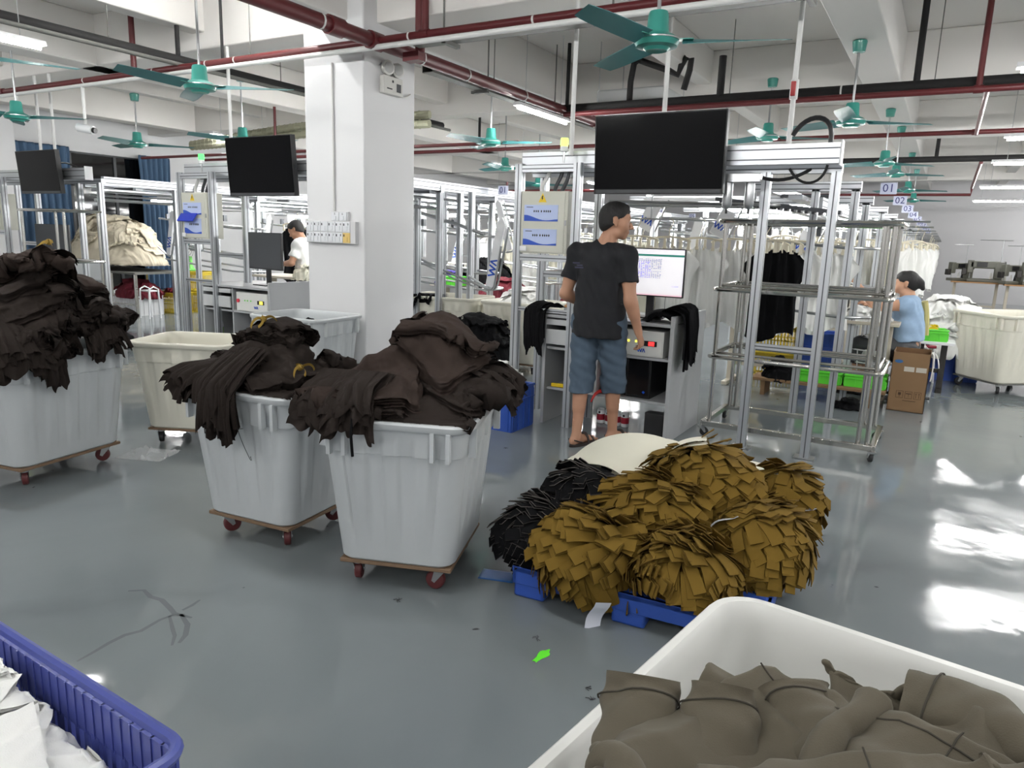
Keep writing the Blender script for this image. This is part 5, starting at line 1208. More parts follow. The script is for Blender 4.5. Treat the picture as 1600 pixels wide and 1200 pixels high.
def field(prims, h, pad=.03):
    """prims: (a, b, ra, rb, k, squash) tapered capsules; squash=(axis, factor) flattens them"""
    lo = np.array([np.minimum(p[0], p[1])-max(p[2], p[3]) for p in prims]).min(0)-pad; hi = np.array([np.maximum(p[0], p[1])+max(p[2], p[3]) for p in prims]).max(0)+pad
    n = np.ceil((hi-lo)/h).astype(int)+1; F = np.full(n, 1.0, np.float32)
    for p in prims:
        a, b, ra, rb, k = (np.array(p[0], float), np.array(p[1], float), p[2], p[3], p[4]); sq = p[5] if len(p) > 5 else None
        m = max(ra, rb)+k*1.5+.02
        i0 = np.maximum(0, np.floor((np.minimum(a, b)-m-lo)/h).astype(int)); i1 = np.minimum(n, np.ceil((np.maximum(a, b)+m-lo)/h).astype(int)+1)
        g = np.meshgrid(*[lo[q]+np.arange(i0[q], i1[q])*h for q in range(3)], indexing='ij'); ab = b-a; L2 = ab@ab+1e-9
        t = np.clip(sum((g[q]-a[q])*ab[q] for q in range(3))/L2, 0, 1)
        D = [g[q]-a[q]-t*ab[q] for q in range(3)]; r2 = sum(d*d for d in D)
        if sq is not None:
            ax = np.array(sq[0], float); ax /= np.linalg.norm(ax); c = sum(D[q]*ax[q] for q in range(3)); r2 = r2+c*c*(sq[1]**2-1)
        d = np.sqrt(r2)-(ra+(rb-ra)*t)
        S_ = F[i0[0]:i1[0], i0[1]:i1[1], i0[2]:i1[2]]
        kk = max(k, 1e-4); hh = np.clip(.5+.5*(S_-d)/kk, 0, 1); S_[...] = S_+(d-S_)*hh-kk*hh*(1-hh)
    return F, lo
def coords(F, lo, h): return np.meshgrid(*[lo[q]+np.arange(F.shape[q])*h for q in range(3)], indexing='ij')
def sdf_obj(F, lo, h, name, m, parent, smooth=2):
    V, Q = surf_nets(F, lo, h)
    for _ in range(smooth):
        A = np.zeros_like(V); c = np.zeros(len(V))
        for i in range(4):
            np.add.at(A, Q[:, i], V[Q[:, (i+1) % 4]]); np.add.at(c, Q[:, i], 1)
        V = V*.5+.5*A/np.maximum(c, 1)[:, None]
    me = bpy.data.meshes.new(name); me.from_pydata(V.tolist(), [], Q.tolist()); me.materials.append(m)
    me.polygons.foreach_set('use_smooth', [True]*len(me.polygons)); me.update()
    o = bpy.data.objects.new(name, me); COL.objects.link(o); o.parent = parent; return o
def head_frame(c, yaw, pitch):
    M = Matrix.Rotation(yaw, 3, 'Z') @ Matrix.Rotation(pitch, 3, 'X')
    return lambda x, y, z: np.array(Vector(c)+M @ Vector((x, y, z))*1.05), (lambda v: np.array(M @ Vector(v)))
def person(name, label, loc, rz, J, shirt, pants, h=.006, hem=.82, leg_hem=.42, sleeve_t=.62, skin=SKIN, hair='short', fit=1., sandals=True, bust=0.):
    t = thing(name, label, 'person', loc, R(rz)); P = {k: np.array(v, float) for k, v in J.items() if k not in ('yaw', 'pitch')}
    H_, D_ = head_frame(P['head'], R(J.get('yaw', 0)), R(J.get('pitch', 0)))
    X_ = (1, 0, 0); pr = []
    fwd = (0, 1, 0)
    # torso
    tor = [(P['pelvis'], P['spine'], .155, .148, .05, (fwd, 1.38)), (P['spine'], P['chest'], .148, .160, .05, (fwd, 1.42)), (P['chest'], P['neck'], .145, .06, .05, (fwd, 1.25)), (P['shL'], P['shR'], .062, .062, .05)]
    pr += tor
    pr += [(P['neck'], H_(0, -.02, -.05), .058, .054, .03)]
    # head: skull, face, jaw, chin, nose, brow, lips, ears, eyes
    pr += [(H_(0, -.025, .035), H_(0, .015, .03), .085, .08, .02), (H_(0, .03, -.02), H_(0, .045, -.05), .062, .048, .03), (H_(-.03, .02, -.07), H_(.03, .02, -.07), .036, .036, .02), (H_(0, .062, -.085), H_(0, .06, -.09), .026, .024, .02),
           (H_(0, .088, .012), H_(0, .112, -.028), .008, .014, .012), (H_(-.012, .098, -.034), H_(.012, .098, -.034), .009, .009, .008), (H_(-.035, .077, .03), H_(.035, .077, .03), .016, .016, .02),
           (H_(-.018, .088, -.058), H_(.018, .088, -.058), .008, .008, .01), (H_(-.015, .084, -.068), H_(.015, .084, -.068), .008, .008, .01), (H_(-.05, .05, -.02), H_(-.045, .06, -.03), .03, .026, .03), (H_(.05, .05, -.02), H_(.045, .06, -.03), .03, .026, .03)]
    for s_ in (-1, 1):
        pr += [(H_(s_*.083, -.012, .018), H_(s_*.08, -.004, -.028), .017, .011, .006, (D_((1, .3*s_, 0)), 1.9)), (H_(s_*.088, -.022, .022), H_(s_*.086, -.02, -.01), .008, .007, .005)]
        pr += [(H_(s_*.033, .079, .008), H_(s_*.033, .08, .008), .012, .012, .006)]
    arms = {}
    for s_, q in ((-1, 'L'), (1, 'R')):
        sh, el, wr = P['sh'+q], P['el'+q], P['wr'+q]
        pr += [(sh, el, .056, .043, .03), (el, wr, .044, .029, .02), (sh+(el-sh)*.25, sh+(el-sh)*.6, .052, .046, .02), (el+(wr-el)*.12, el+(wr-el)*.45, .046, .038, .02)]
        d = (wr-el)/np.linalg.norm(wr-el); side = np.array(P.get('palm'+q, (s_*1., 0, 0))); side = side-d*(side@d); side /= np.linalg.norm(side); ac = np.cross(d, side)
        pc = wr+d*.05
        pr += [(wr, pc+d*.03, .03, .038, .02, (side, 1.9))]
        curl = J.get('curl'+q, .5)
        for f_ in range(4):
            b0 = wr+d*.085+ac*(-.027+.018*f_); L_ = (.036, .042, .039, .03)[f_]
            d1 = d*math.cos(curl*.6)-side*math.sin(curl*.6); d2 = d*math.cos(curl*1.5)-side*math.sin(curl*1.5); d3 = d*math.cos(curl*2.2)-side*math.sin(curl*2.2)
            b1 = b0+d1*L_; b2 = b1+d2*L_*.7; b3 = b2+d3*L_*.5
            pr += [(wr+d*.05+ac*(-.02+.014*f_), b0, .012, .0098, .008), (b0, b1, .0098, .009, .004), (b1, b2, .009, .0085, .003), (b2, b3, .0085, .0075, .003)]
        tb = wr+d*.025-ac*.026; td = d*.7-ac*.6-side*.35; td /= np.linalg.norm(td); t1 = tb+td*.035; t2 = t1+(td*.8+d*.4)/np.linalg.norm(td*.8+d*.4)*.03
        pr += [(wr+d*.012-ac*.012, tb, .018, .014, .01), (tb, t1, .0125, .011, .006), (t1, t2, .011, .009, .004)]
    for s_, q in ((-1, 'L'), (1, 'R')):
        hp, kn, an, to = P['hip'+q], P['kn'+q], P['an'+q], P['toe'+q]
        pr += [(hp, kn, .088, .056, .04), (kn, an, .055, .034, .02), (kn+(an-kn)*.15+np.array((0, -.018, 0)), kn+(an-kn)*.5+np.array((0, -.01, 0)), .05, .04, .03)]
        dz = np.array((0, 0, -.055)); fd = (to-an)*np.array((1, 1, 0)); fd = fd/np.linalg.norm(fd)
        pr += [(an+dz*.8-fd*.03, an+dz*.4, .03, .034, .02), (an+dz*.5, to, .034, .018, .02), (an+dz-fd*.03, to+np.array((0, 0, -.004)), .024, .018, .02)]
        lat = np.cross(fd, (0, 0, 1))
        for k in range(5):
            tp = to+lat*(-.03+.015*k)*(1 if s_ > 0 else -1); pr += [(to-fd*.03+lat*(-.026+.013*k)*(1 if s_ > 0 else -1), tp+fd*(.028-.005*k)+np.array((0, 0, -.006)), .012, .009, .006)]
    F, lo = field(pr, h); sdf_obj(F, lo, h, 'body', skin, t, 1)
    # eyes, mouth, brows
    for s_ in (-1, 1):
        e = MB().lathe([(.001, -.009), (.007, -.006), (.0095, 0), (.007, .006), (.001, .009)], 10).build('eye', mat('eye_white', (225, 222, 216), .2, var=0), t, loc=H_(s_*.033, .0855, .008))
        MB().lathe([(.001, -.004), (.0045, 0), (.001, .004)], 8).build('iris', INK, e, loc=tuple(D_((0, .0075, 0))))
        a, b_ = H_(s_*.018, .093, .034), H_(s_*.05, .083, .036); MB().cyl(a, b_, .004, 6).build('eyebrow', HAIR, t)
    MB().cyl(H_(-.018, .0955, -.063), H_(.018, .0955, -.063), .0025, 6).build('mouth_line', mat('lip_tone', (130, 76, 66), .5, var=.05), t)
    # hair
    hp_ = [(H_(0, -.027, .043), H_(0, .012, .046), .0905, .084, .01), (H_(0, -.035, .0), H_(0, -.035, .03), .083, .088, .01)]
    if hair == 'short': hp_ += [(H_(0, .0, .075), H_(0, .05, .078), .06, .042, .02), (H_(0, -.06, -.03), H_(0, -.055, .0), .045, .06, .02)]
    else: hp_ += [(H_(0, -.10, .02), H_(0, -.115, .0), .045, .045, .02), (H_(0, -.13, -.03), H_(0, -.14, -.05), .03, .022, .01), (H_(0, .02, .075), H_(0, .065, .06), .055, .035, .02)]
    F, lo = field(hp_, h); G = coords(F, lo, h); Mi = np.linalg.inv(np.stack([D_((1, 0, 0)), D_((0, 1, 0)), D_((0, 0, 1))], 1)); hc = P['head']
    lx, ly, lz = [sum(Mi[r_, q]*(G[q]-hc[q]) for q in range(3)) for r_ in range(3)]
    cut = np.maximum(ly-.045-.6*np.clip(lz-.03, -.02, .06)-.02*(lz > .06), -(lz+.035+.9*np.clip(-ly-.03, -.04, .05)-.55*np.clip(ly+.01, 0, .1))-.0)
    cut = np.where(lz > .085, ly-.085, cut); F = np.maximum(F, cut)
    F += (.002*np.sin(lx*420+7*np.sin(lz*130))*np.sin(lz*330+5*np.sin(ly*150))).astype(np.float32)
    sdf_obj(F, lo, h, 'hair', HAIR, t, 1)
    # shirt
    f_ = .016*fit; sp = [(a, b_, ra+f_+.006, rb+f_ if i != 2 else rb+.004, .05, *r_) for i, (a, b_, ra, rb, k_, *r_) in enumerate(tor)]
    low = P['pelvis']+(P['pelvis']-P['spine'])*.35; sp.append((low-np.array((0, 0, .06)), P['spine'], .178+f_, .16+f_, .05, (fwd, 1.22)))
    for q in 'LR':
        sh, el = P['sh'+q], P['el'+q]; sp.append((sh-np.array((0, 0, .012)), sh+(el-sh)*(sleeve_t+.12), .062, .076, .035))
    F, lo = field(sp, h); G = coords(F, lo, h); nk = P['neck']; dist = np.sqrt((G[0]-nk[0])**2+(G[1]-nk[1]-.02)**2+((G[2]-nk[2]-.035)*1.3)**2)
    F = np.maximum(F, .078-dist); up = (P['chest']-P['pelvis'])/np.linalg.norm(P['chest']-P['pelvis'])
    F = np.maximum(F, -(sum((G[q]-P['pelvis'][q])*up[q] for q in range(3))-(hem-P['pelvis'][2])))
    for q in 'LR':
        sh, el = P['sh'+q], P['el'+q]; d = (el-sh)/np.linalg.norm(el-sh); L_ = np.linalg.norm(el-sh)*sleeve_t
        s1 = sum((G[i]-sh[i])*d[i] for i in range(3)); lat = np.sqrt(sum((G[i]-sh[i]-np.clip(s1, 0, 9)*d[i])**2 for i in range(3)))
        F = np.where((lat < .11) & (abs(G[0]-P['chest'][0]) > .165) & (s1 > L_*.7) & (s1 < L_+.14), np.maximum(F, s1-L_), F)
    F = F+(.0045*np.sin(G[2]*38+9*G[0]+2*np.sin(G[0]*21))*np.sin(G[0]*17+G[2]*9)+.003*np.sin(G[0]*70+G[2]*30)).astype(np.float32)
    so = sdf_obj(F, lo, h, 'shirt', shirt, t, 2)
    # trousers
    pp = [(P['pelvis']+np.array((0, 0, .03)), P['pelvis'], .14, .15, .05, (fwd, 1.3))]
    for q in 'LR':
        hp, kn, an = P['hip'+q], P['kn'+q], P['an'+q]; pp += [(hp, kn, .112, .088, .03), (kn, kn+(an-kn)*.35, .088, .088, .03)]
    F, lo = field(pp, h); G = coords(F, lo, h); F = np.maximum(F, leg_hem-G[2]) if leg_hem > 0 else F
    F = F+(.005*np.sin(G[2]*34+6*np.sin(G[0]*12))*np.sin(G[0]*14+1)+.0025*np.sin(G[2]*85+G[0]*40)).astype(np.float32)
    sdf_obj(F, lo, h, 'shorts' if leg_hem > .3 else 'trousers', pants, t, 2)
    if sandals:
        for q in 'LR':
            an, to = P['an'+q], P['toe'+q]; fd = (to-an)*np.array((1, 1, 0)); L_ = np.linalg.norm(fd); a = math.atan2(-fd[0], fd[1])
            so_ = MB().prism([(math.sin(th)*.046*(1+.1*math.cos(th)), L_/2-.002+math.cos(th)*(L_/2+.065)) for th in np.linspace(0, 2*math.pi, 25)[:-1]][::-1], 0, .022).build('sandal', SANDAL, t, loc=(an[0], an[1], 0), rot=(0, 0, a), bevel=.004)
            for yy, hh in ((L_*.85, .045), (L_*.5, .07)):
                MB().tube(arc((0, yy, .012), .05, R(0), R(180), 10, 'xz'), .009, 6).build('sandal_strap', SANDAL, so_, loc=(0, 0, 0)).scale = (.95, 1, hh/.05)
            MB().tube([(-.045, .03, .03), (-.03, -.045, .055), (.03, -.045, .055), (.045, .03, .03)], .006, 6).build('heel_strap', SANDAL, so_)
    return t, so
J1 = dict(pelvis=(0, 0, .96), spine=(.005, -.005, 1.13), chest=(.01, -.01, 1.31), neck=(.035, -.015, 1.475), head=(.08, .02, 1.628), yaw=-62, pitch=-4,
          shL=(-.185, -.01, 1.40), shR=(.195, -.02, 1.40), elL=(-.265, -.02, 1.11), wrL=(-.20, .20, 1.02), elR=(.25, -.05, 1.10), wrR=(.285, .06, .865), palmR=(1, 0, .1), palmL=(0, 0, 1), curlR=.75, curlL=.4,
          hipL=(-.095, 0, .93), hipR=(.095, .02, .93), knL=(-.10, -.015, .49), knR=(.10, .10, .49), anL=(-.085, -.10, .092), anR=(.095, .15, .092), toeL=(-.035, .07, .035), toeR=(.165, .31, .035))
man, shirt1 = person('person', 'standing person in black T-shirt and denim shorts, back to the camera, at the main desk', (-2.1, 4.84, 0), 0, J1, TSHIRT, DENIM, .0056, .82, .40)
mb = MB()
for k, (x, z, w) in enumerate(((-.05, 1.385, .05), (-.02, 1.37, .04), (-.035, 1.355, .06))): mb.bx(x, x+w, -.002, .002, z, z+.008)
mb.build('faint_back_print', mat('washed_print', (52, 52, 74), .85, var=.2), shirt1, loc=(0, -.176, -.03), rot=(R(8), 0, 0))
# person in a white polo bent over work, left of the pillar
J2 = dict(pelvis=(0, 0, .9), spine=(0, .02, 1.06), chest=(0, .05, 1.22), neck=(0, .08, 1.38), head=(0, .16, 1.50), yaw=0, pitch=-30,
          shL=(-.18, .06, 1.31), shR=(.18, .06, 1.31), elL=(-.24, .13, 1.06), wrL=(-.1, .34, 1.03), elR=(.24, .13, 1.06), wrR=(.1, .34, 1.03), palmL=(0, 0, 1), palmR=(0, 0, 1), curlL=.7, curlR=.7,
          hipL=(-.09, 0, .87), hipR=(.09, 0, .87), knL=(-.1, .04, .47), knR=(.1, .04, .47), anL=(-.1, 0, .09), anR=(.1, 0, .09), toeL=(-.1, .17, .035), toeR=(.1, .17, .035))
person('person', 'person in a white polo shirt bent over a table left of the pillar', (-7.68, 7.45, 0), 112, J2, WHITECL, PLGREY, .011, .84, .1, .7, SKIN)
# seated woman in blue vest with raised arm
J3 = dict(pelvis=(0, 0, .56), spine=(0, .02, .73), chest=(0, .04, .88), neck=(0, .05, 1.03), head=(0, .09, 1.16), yaw=4, pitch=-8,
          shL=(-.165, .04, .97), shR=(.165, .04, .97), elL=(-.2, .30, .93), wrL=(-.16, .50, 1.13), elR=(.21, .22, .86), wrR=(.12, .42, .92), palmL=(0, -1, 0), palmR=(0, 0, 1), curlL=.7, curlR=.8,
          hipL=(-.09, .02, .53), hipR=(.09, .02, .53), knL=(-.11, .42, .52), knR=(.11, .42, .52), anL=(-.11, .44, .15), anR=(.11, .4, .15), toeL=(-.11, .60, .10), toeR=(.11, .56, .10))
wo, _ = person('person', 'seated person in a pale blue vest raising one hand behind the wheeled rack', (-.22, 8.35, 0), 82, J3, VEST, PLGREY, .009, .60, .0, .2, SKIN2, 'bun', 1., True)
MB().tube(bez((.07, -.085, 1.0), (.1, -.105, .9), (.1, -.12, .8), (.09, -.13, .66)), .03, 8).build('apron_strap', KHAKI, wo)
# person hidden behind the cabinet post
J4 = dict(J3); 
person('person', 'person in a dark shirt leaning over red cloth behind the control cabinet', (-3.95, 9.6, 0), 60, J4, BLACKCLOTH, PLGREY, .012, .60, .0, .6, SKIN2)
# ------------------------------------------------------------------ overhead hanger lines
def sign(parent, txt, x, y, z):
    s_ = MB().bx(x-.055, x+.085, y-.004, y+.004, z-.052, z+.052).build('number_sign', mat('sign_pale_lilac', (196, 200, 222), .4, var=.03), parent)
    lettering(txt, .105, mat('sign_ink_blue', (40, 44, 110), .5, var=0), s_, (x+.015, y-.0055, z), (R(90), 0, 0)); return s_
ARM = {}
def lift_arm(parent, x, y, z0, z1, lean, logo=True, rz=0.):
    """slanted white lift arm: flat plate with a rounded steel rail bent round its foot"""
    o = bpy.data.objects.new('lift_arm', ARM.setdefault('plate', MB().prism([(-.045, 0), (.045, 0), (.05, .03), (.05, .72), (.0, .78), (-.05, .72), (-.05, .03)], -.012, .012, 'y').mesh('lift_arm', LAMPHOUSE))); COL.objects.link(o); o.parent = parent
    o.location = (x, y, z0); o.rotation_euler = (0, lean, rz); s_ = (z1-z0)/.78; o.scale = (s_, s_, s_)
    ra = ARM.setdefault('rail', MB().tube([(.1, 0, .7), (.1, 0, .06), (.08, 0, .0), (.04, 0, -.03), (-.03, 0, -.02), (-.3, 0, .05)], .013, 8).mesh('arm_rail', STEEL)); put('arm_rail', ra, o)
    if logo: zigzag(o, (.0, -.0135, .22), (R(90), R(-90), 0), .11)
    return o
def rail_loop(parent, x0, x1, y0, y1, z_hi, z_lo, n=14, r=.014):
    """stadium-shaped hanging rail that sinks to the operator and rises again"""
    P_ = []; q = (y1-y0)/2; yc = (y0+y1)/2
    for k in range(n+1): t = k/n; P_.append((x0+(x1-x0)*t, y0, z_hi+(z_lo-z_hi)*t))
    P_ += [(x1+q*math.sin(a), yc-q*math.cos(a), z_lo) for a in np.linspace(.2, math.pi-.2, 9)]
    for k in range(n+1): t = k/n; P_.append((x1+(x0-x1)*t, y1, z_lo+(z_hi-z_lo)*t*.8))
    return MB().tube(P_, r, 8).build('loop_rail', STEEL, parent)
def line(X0, n, lab, detail=True):
    Y = 7.9+1.95*n; t = thing('hanger_line', lab, 'rail', (X0, Y, 0))
    profile('cross_beam', (-.4, 0, 1.95), (2.06, 0, 1.95), t, .06, .08)
    profile('post', (2.0, 0, 0), (2.0, 0, 1.93), t, .06, .06); profile('post', (1.72, .1, 0), (1.72, .1, 1.93), t, .05, .05); profile('post', (-.1, 0, 0), (-.1, 0, 1.93), t, .06, .06)
    profile('post', (.9, .05, 1.2), (.9, .05, 1.93), t, .05, .05)
    sign(t, '%02d' % (n+1), 2.16, -.03, 2.06)
    MB().cyl((-.3, .45, 1.776), (2.55, .45, 1.776), .009, 8).build('hanging_rail', STEEL, t); MB().bx(1.98, 2.02, 0, .47, 1.79, 1.82).bx(-.12, -.08, 0, .47, 1.79, 1.82).build('rail_bracket', ALU, t)
    if detail:
        rail_loop(t, .1, 1.9, -.36, .18, 1.62, 1.50); rail_loop(t, .2, 1.95, -.30, .10, 1.22, 1.05); rail_loop(t, .3, 1.9, -.42, .2, .98, .86)
        lift_arm(t, .35, -.4, 1.05, 1.78, R(14)); lift_arm(t, 1.1, -.36, 1.15, 1.78, R(-12), False)
        for k in range(4):
            MB().bx(-.02, .02, -.03, .03, 0, .09).build('track_bracket', ALUDARK, t, loc=(.3+.45*k, -.34+.02*(k % 2), 1.6))
    else:
        rail_loop(t, .1, 1.9, -.3, .2, 1.62, 1.5); lift_arm(t, .5, -.35, 1.1, 1.75, R(12), n < 5)
    return t
ORD = ('first', 'second', 'third', 'fourth', 'fifth', 'sixth', 'seventh', 'eighth', 'ninth', 'tenth')
for n in range(10): line(-2.72, n, ORD[n]+' hanger rail line, counting back from the main frame, under its blue number sign', n < 4)
for n in range(5): line(-6.95, n, ORD[n]+' hanger rail line seen between the pillar and the control cabinet', n < 3)
for n in range(2): line(-11.2, n, ORD[n]+' hanger rail line in front of the blue curtain', True)
# long beams and running rails that feed the lines
def feeder(X, y0, y1, lab, dz=0.):
    t = thing('feeder_rail', lab, 'rail', (X, y0, 0)); L = y1-y0
    profile('main_beam', (0, 0, 2.03-dz), (0, L, 2.03-dz), t, .06, .10); profile('main_beam', (-.42, 0, 2.0), (-.42, L, 2.0), t, .06, .08)
    for dx, z, r_ in ((-.1, 1.9, .014), (-.3, 1.86, .014), (-.2, 1.80, .02)): MB().cyl((dx, 0, z), (dx, L, z), r_, 8).build('running_rail', STEEL, t)
    MB().bx(-.26, -.14, 0, L, 1.9, 1.94).build('chain_housing', ALU, t)
    k = .4
    while k < L: MB().bx(-.40, .02, k-.02, k+.02, 1.94, 1.97).build('tie_plate', ALUDARK, t); k += 1.3
    for yy in np.arange(1.0, L, 4.0): profile('post', (0, yy, 0), (0, yy, 1.98), t, .06, .06)
    return t
feeder(-1.0, 6.9, 25.6, 'long feeder rail running back under the numbered signs', .16)
feeder(-4.95, 6.2, 16., 'feeder rail running back behind the pillar')
feeder(-9.18, 5.5, 12., 'feeder rail running back beside the ecru cloth heap')
# white glossy lift panels with the zigzag logo near the hanging garments
for i, (x, y, z, ln, lab) in enumerate(((-2.62, 7.0, 1.62, 26, 'white logo panel leaning just right of the standing person'), (-1.95, 7.2, 1.58, 26, 'white logo panel leaning above the hanging garments'), (-1.30, 7.9, 1.40, 22, 'small white logo panel behind the wheeled rack'))):
    t = thing('logo_panel', lab, 'panel', (x, y, z)); s_ = MB().bx(-.07, .07, -.006, .006, 0, .26).build('panel_plate', LAMPHOUSE, t, rot=(0, R(ln), 0), bevel=.004); zigzag(s_, (0, -.0075, .09), (R(90), 0, 0), .07)
    MB().cyl((.12, .02, -.02), (.24, .02, .28), .01, 8).build('steel_stay', STEEL, t)
la = thing('loading_arm', 'white loading arm with blue logo slanting right of the pillar', 'arm', (-4.36, 6.95, 0)); lift_arm(la, 0, 0, .95, 1.72, R(11))
MB().tube([(-1.1, .05, 1.24), (-.5, 0, 1.06), (-.02, -.02, .93), (.04, -.02, .92), (.075, -.02, .96), (.15, -.02, 1.4)], .014, 8).build('guide_rail', STEEL, la); MB().tube([(-1.1, .05, 1.20), (-.5, 0, 1.02), (-.02, -.02, .89)], .010, 8).build('guide_rail', STEEL, la)
MB().tube([(-1.1, .1, 1.76), (-.5, .1, 1.62), (-.15, .1, 1.52)], .02, 8).build('upper_rail', STEEL, la); profile('post', (-.33, .1, 0), (-.33, .1, 1.98), la, .06, .06); profile('post', (-.72, .1, 0), (-.72, .1, 1.98), la, .06, .06)
lift_arm(la, -.05, .5, 1.35, 1.95, R(-18), False)
# a loose black roller conveyor section behind the television
t = thing('track_section', 'dark toothed track section slanting under the television to the right', 'rail', (-1.75, 6.4, 1.86)); mb = MB().bx(0, 1.0, -.05, .05, 0, .03)
mb.build('track_bed', ALUDARK, t, rot=(0, R(6), 0))
for k in range(18): MB().bx(-.012, .012, -.055, .055, -.02, 0).build('track_tooth', PLGREY, t, loc=(.05+k*.053, 0, -.006*k))
rail_loop(t, -.9, .3, -.2, .3, -.02, -.04)
# ------------------------------------------------------------------ hangers and hanging garments
HG = {}
def garment_mesh(k, m):
    rng = np.random.default_rng(200+k); nu, nv = 26, 20; G = np.zeros((nv, nu, 3)); ph = rng.uniform(0, 6.28, 8)
    Wt = .40+.06*rng.random(); Hh = .66+.14*rng.random()
    for i in range(nv):
        t = i/(nv-1); u = np.linspace(-1, 1, nu)
        w = Wt/2*(.72+.28*min(1, t*3))*(1+.05*math.sin(t*5+ph[0])); sl = .10*math.exp(-((t-.18)/.12)**2)
        x = u*(w+sl*abs(u)**3); fold = .030*np.sin(u*9+ph[1]+t*1.5)*(.35+.65*t)+.018*np.sin(u*17+ph[2]-t*2)+.012*np.sin(t*12+u*4+ph[3])
        G[i, :, 0] = x; G[i, :, 1] = fold; G[i, :, 2] = -t*Hh-.03*np.abs(np.sin(u*6+ph[4]))*(1-t)**2-.05*t*np.sin(u*3+ph[5])
    mb = MB(); mb.grid(G); mb.grid(G+np.array([0, .035, 0])+.008*np.sin(np.arange(nu)*.9)[None, :, None]*np.array([0, 1, 0]), flip=True)
    return mb.mesh('hanging_garment', m, 180)
def hanger_proto():
    t = thing('clip_hanger', 'x', 'hanger', (0, 0, -50))
    MB().tube([(0, 0, .0), (0, 0, .06), (.02, 0, .1), (.035, 0, .13), (.02, 0, .16), (-.01, 0, .165), (-.025, 0, .15)], .004, 6).build('hook', BEIGEPL, t)
    MB().tube(bez((-.21, 0, -.05), (-.15, 0, .005), (.15, 0, .005), (.21, 0, -.05), 14), .011, 6).build('hanger_bar', BEIGEPL, t)
    mb = MB().bx(-.012, .012, -.008, .008, -.08, 0).bx(-.016, .016, -.011, .011, -.10, -.07); me = mb.mesh('clip', BEIGEPL)
    for k in range(6): put('clip', me, t, (-.19+.076*k, 0, -.02-.016*abs(k-2.5)/2.5))
    return t
HP = hanger_proto()
HPlain = None
def hang(x, y, z, rz, lab, glab, m=WHITECL, k=0, grp='clip hangers on the rails', ggrp='garments hanging on clip hangers', first=[True], far=False):
    if first[0]: h_ = HP; first[0] = False; h_.location = (x, y, z); h_.rotation_euler = (0, 0, rz); h_['label'] = lab; h_['group'] = grp
    else:
        if far:
            h_ = HP.copy(); COL.objects.link(h_); h_.location = (x, y, z); h_.rotation_euler = (0, 0, rz); h_['label'] = lab; h_['group'] = grp
            for c in HP.children:
                if c.name.startswith(('hook', 'hanger_bar')) or c.name in ('clip', 'clip.002', 'clip.004'): q = c.copy(); COL.objects.link(q); q.parent = h_
        else: h_ = dup(HP, (x, y, z), rz, lab, grp)
    if glab:
        key = (k, m.name)
        if key not in HG: HG[key] = garment_mesh(k, m)
        o = put('hanging_garment', HG[key], None, (x, y, z-.09), (0, 0, rz)); tag(o, glab, 'garment', ggrp)
rg = random.Random(5)
for k in range(7):
    x = -2.62+k*.275; y = 6.85+k*.15
    pos = ORD[k] if k < 6 else 'last'
    hang(x, y, 1.56, R(4+rg.uniform(-12, 12)), pos+' beige clip hanger from the left behind the lit monitor', pos+' white garment from the left in the row hanging behind the lit monitor', WHITECL if k % 4 else CREAM, k % 4)
hang(-1.30, 6.95, 1.56, R(30), 'beige clip hanger holding the black garment', 'long black garment hanging behind the wheeled rack', BLACKCLOTH, 7, ggrp='black hanging garment')
hr = thing('hanging_rail', 'steel hanging rail carrying the white garments behind the lit monitor', 'rail', (-2.75, 6.78, 1.716))
MB().cyl((0, 0, 0), (2.0, 1.09, 0), .009, 8).build('rail_tube', STEEL, hr)
for q in (.12, .55, .98): MB().cyl((2.0*q, 1.09*q, 0), (2.0*q, 1.09*q, .30), .008, 8).build('rail_drop', STEEL, hr)
hb = MB().cyl((1.22, .17, 0), (1.62, .17, 0), .009, 8).build('side_rail', STEEL, hr); MB().cyl((1.6, .17, 0), (1.6, .87, 0), .008, 8).build('side_link', STEEL, hr)
GFH = 'white garments hanging on the far lines'
for n in range(10):
    Yn = 7.9+1.95*n
    for j in range(6 if n < 7 else 4):
        x = -.30-.05*n*0-j*(.30 if n < 3 else .36)+rg.uniform(-.05, .05); y = Yn+.45
        if n == 0 and j < 3: continue
        hang(x, y, 1.62, R(58+rg.uniform(-12, 12)), 'clip hanger on the '+ORD[n]+' line back under the number signs', 'white garment hanging on the '+ORD[n]+' line back under the number signs', (WHITECL, CREAM, WHITECL)[j % 3], j % 4, 'far hangers of line %02d' % (n+1), GFH+' %02d' % (n+1), far=True)
for n in range(1, 4):
    for j in range(4):
        hang(-5.3-j*.35+rg.uniform(-.06, .06), 8.35+1.95*n, 1.62, R(55+rg.uniform(-12, 12)), 'clip hanger on the lines right of the pillar', 'pale garment hanging on the lines right of the pillar', (CREAM, WHITECL)[j % 2], j % 4, 'hangers right of the pillar', 'garments right of the pillar', far=True)
hang(-8.85, 8.35, 1.62, R(30), 'clip hanger above the person in the white polo', 'black garment hanging above the person in the white polo', BLACKCLOTH, 7, ggrp='black hanging garment', far=True)
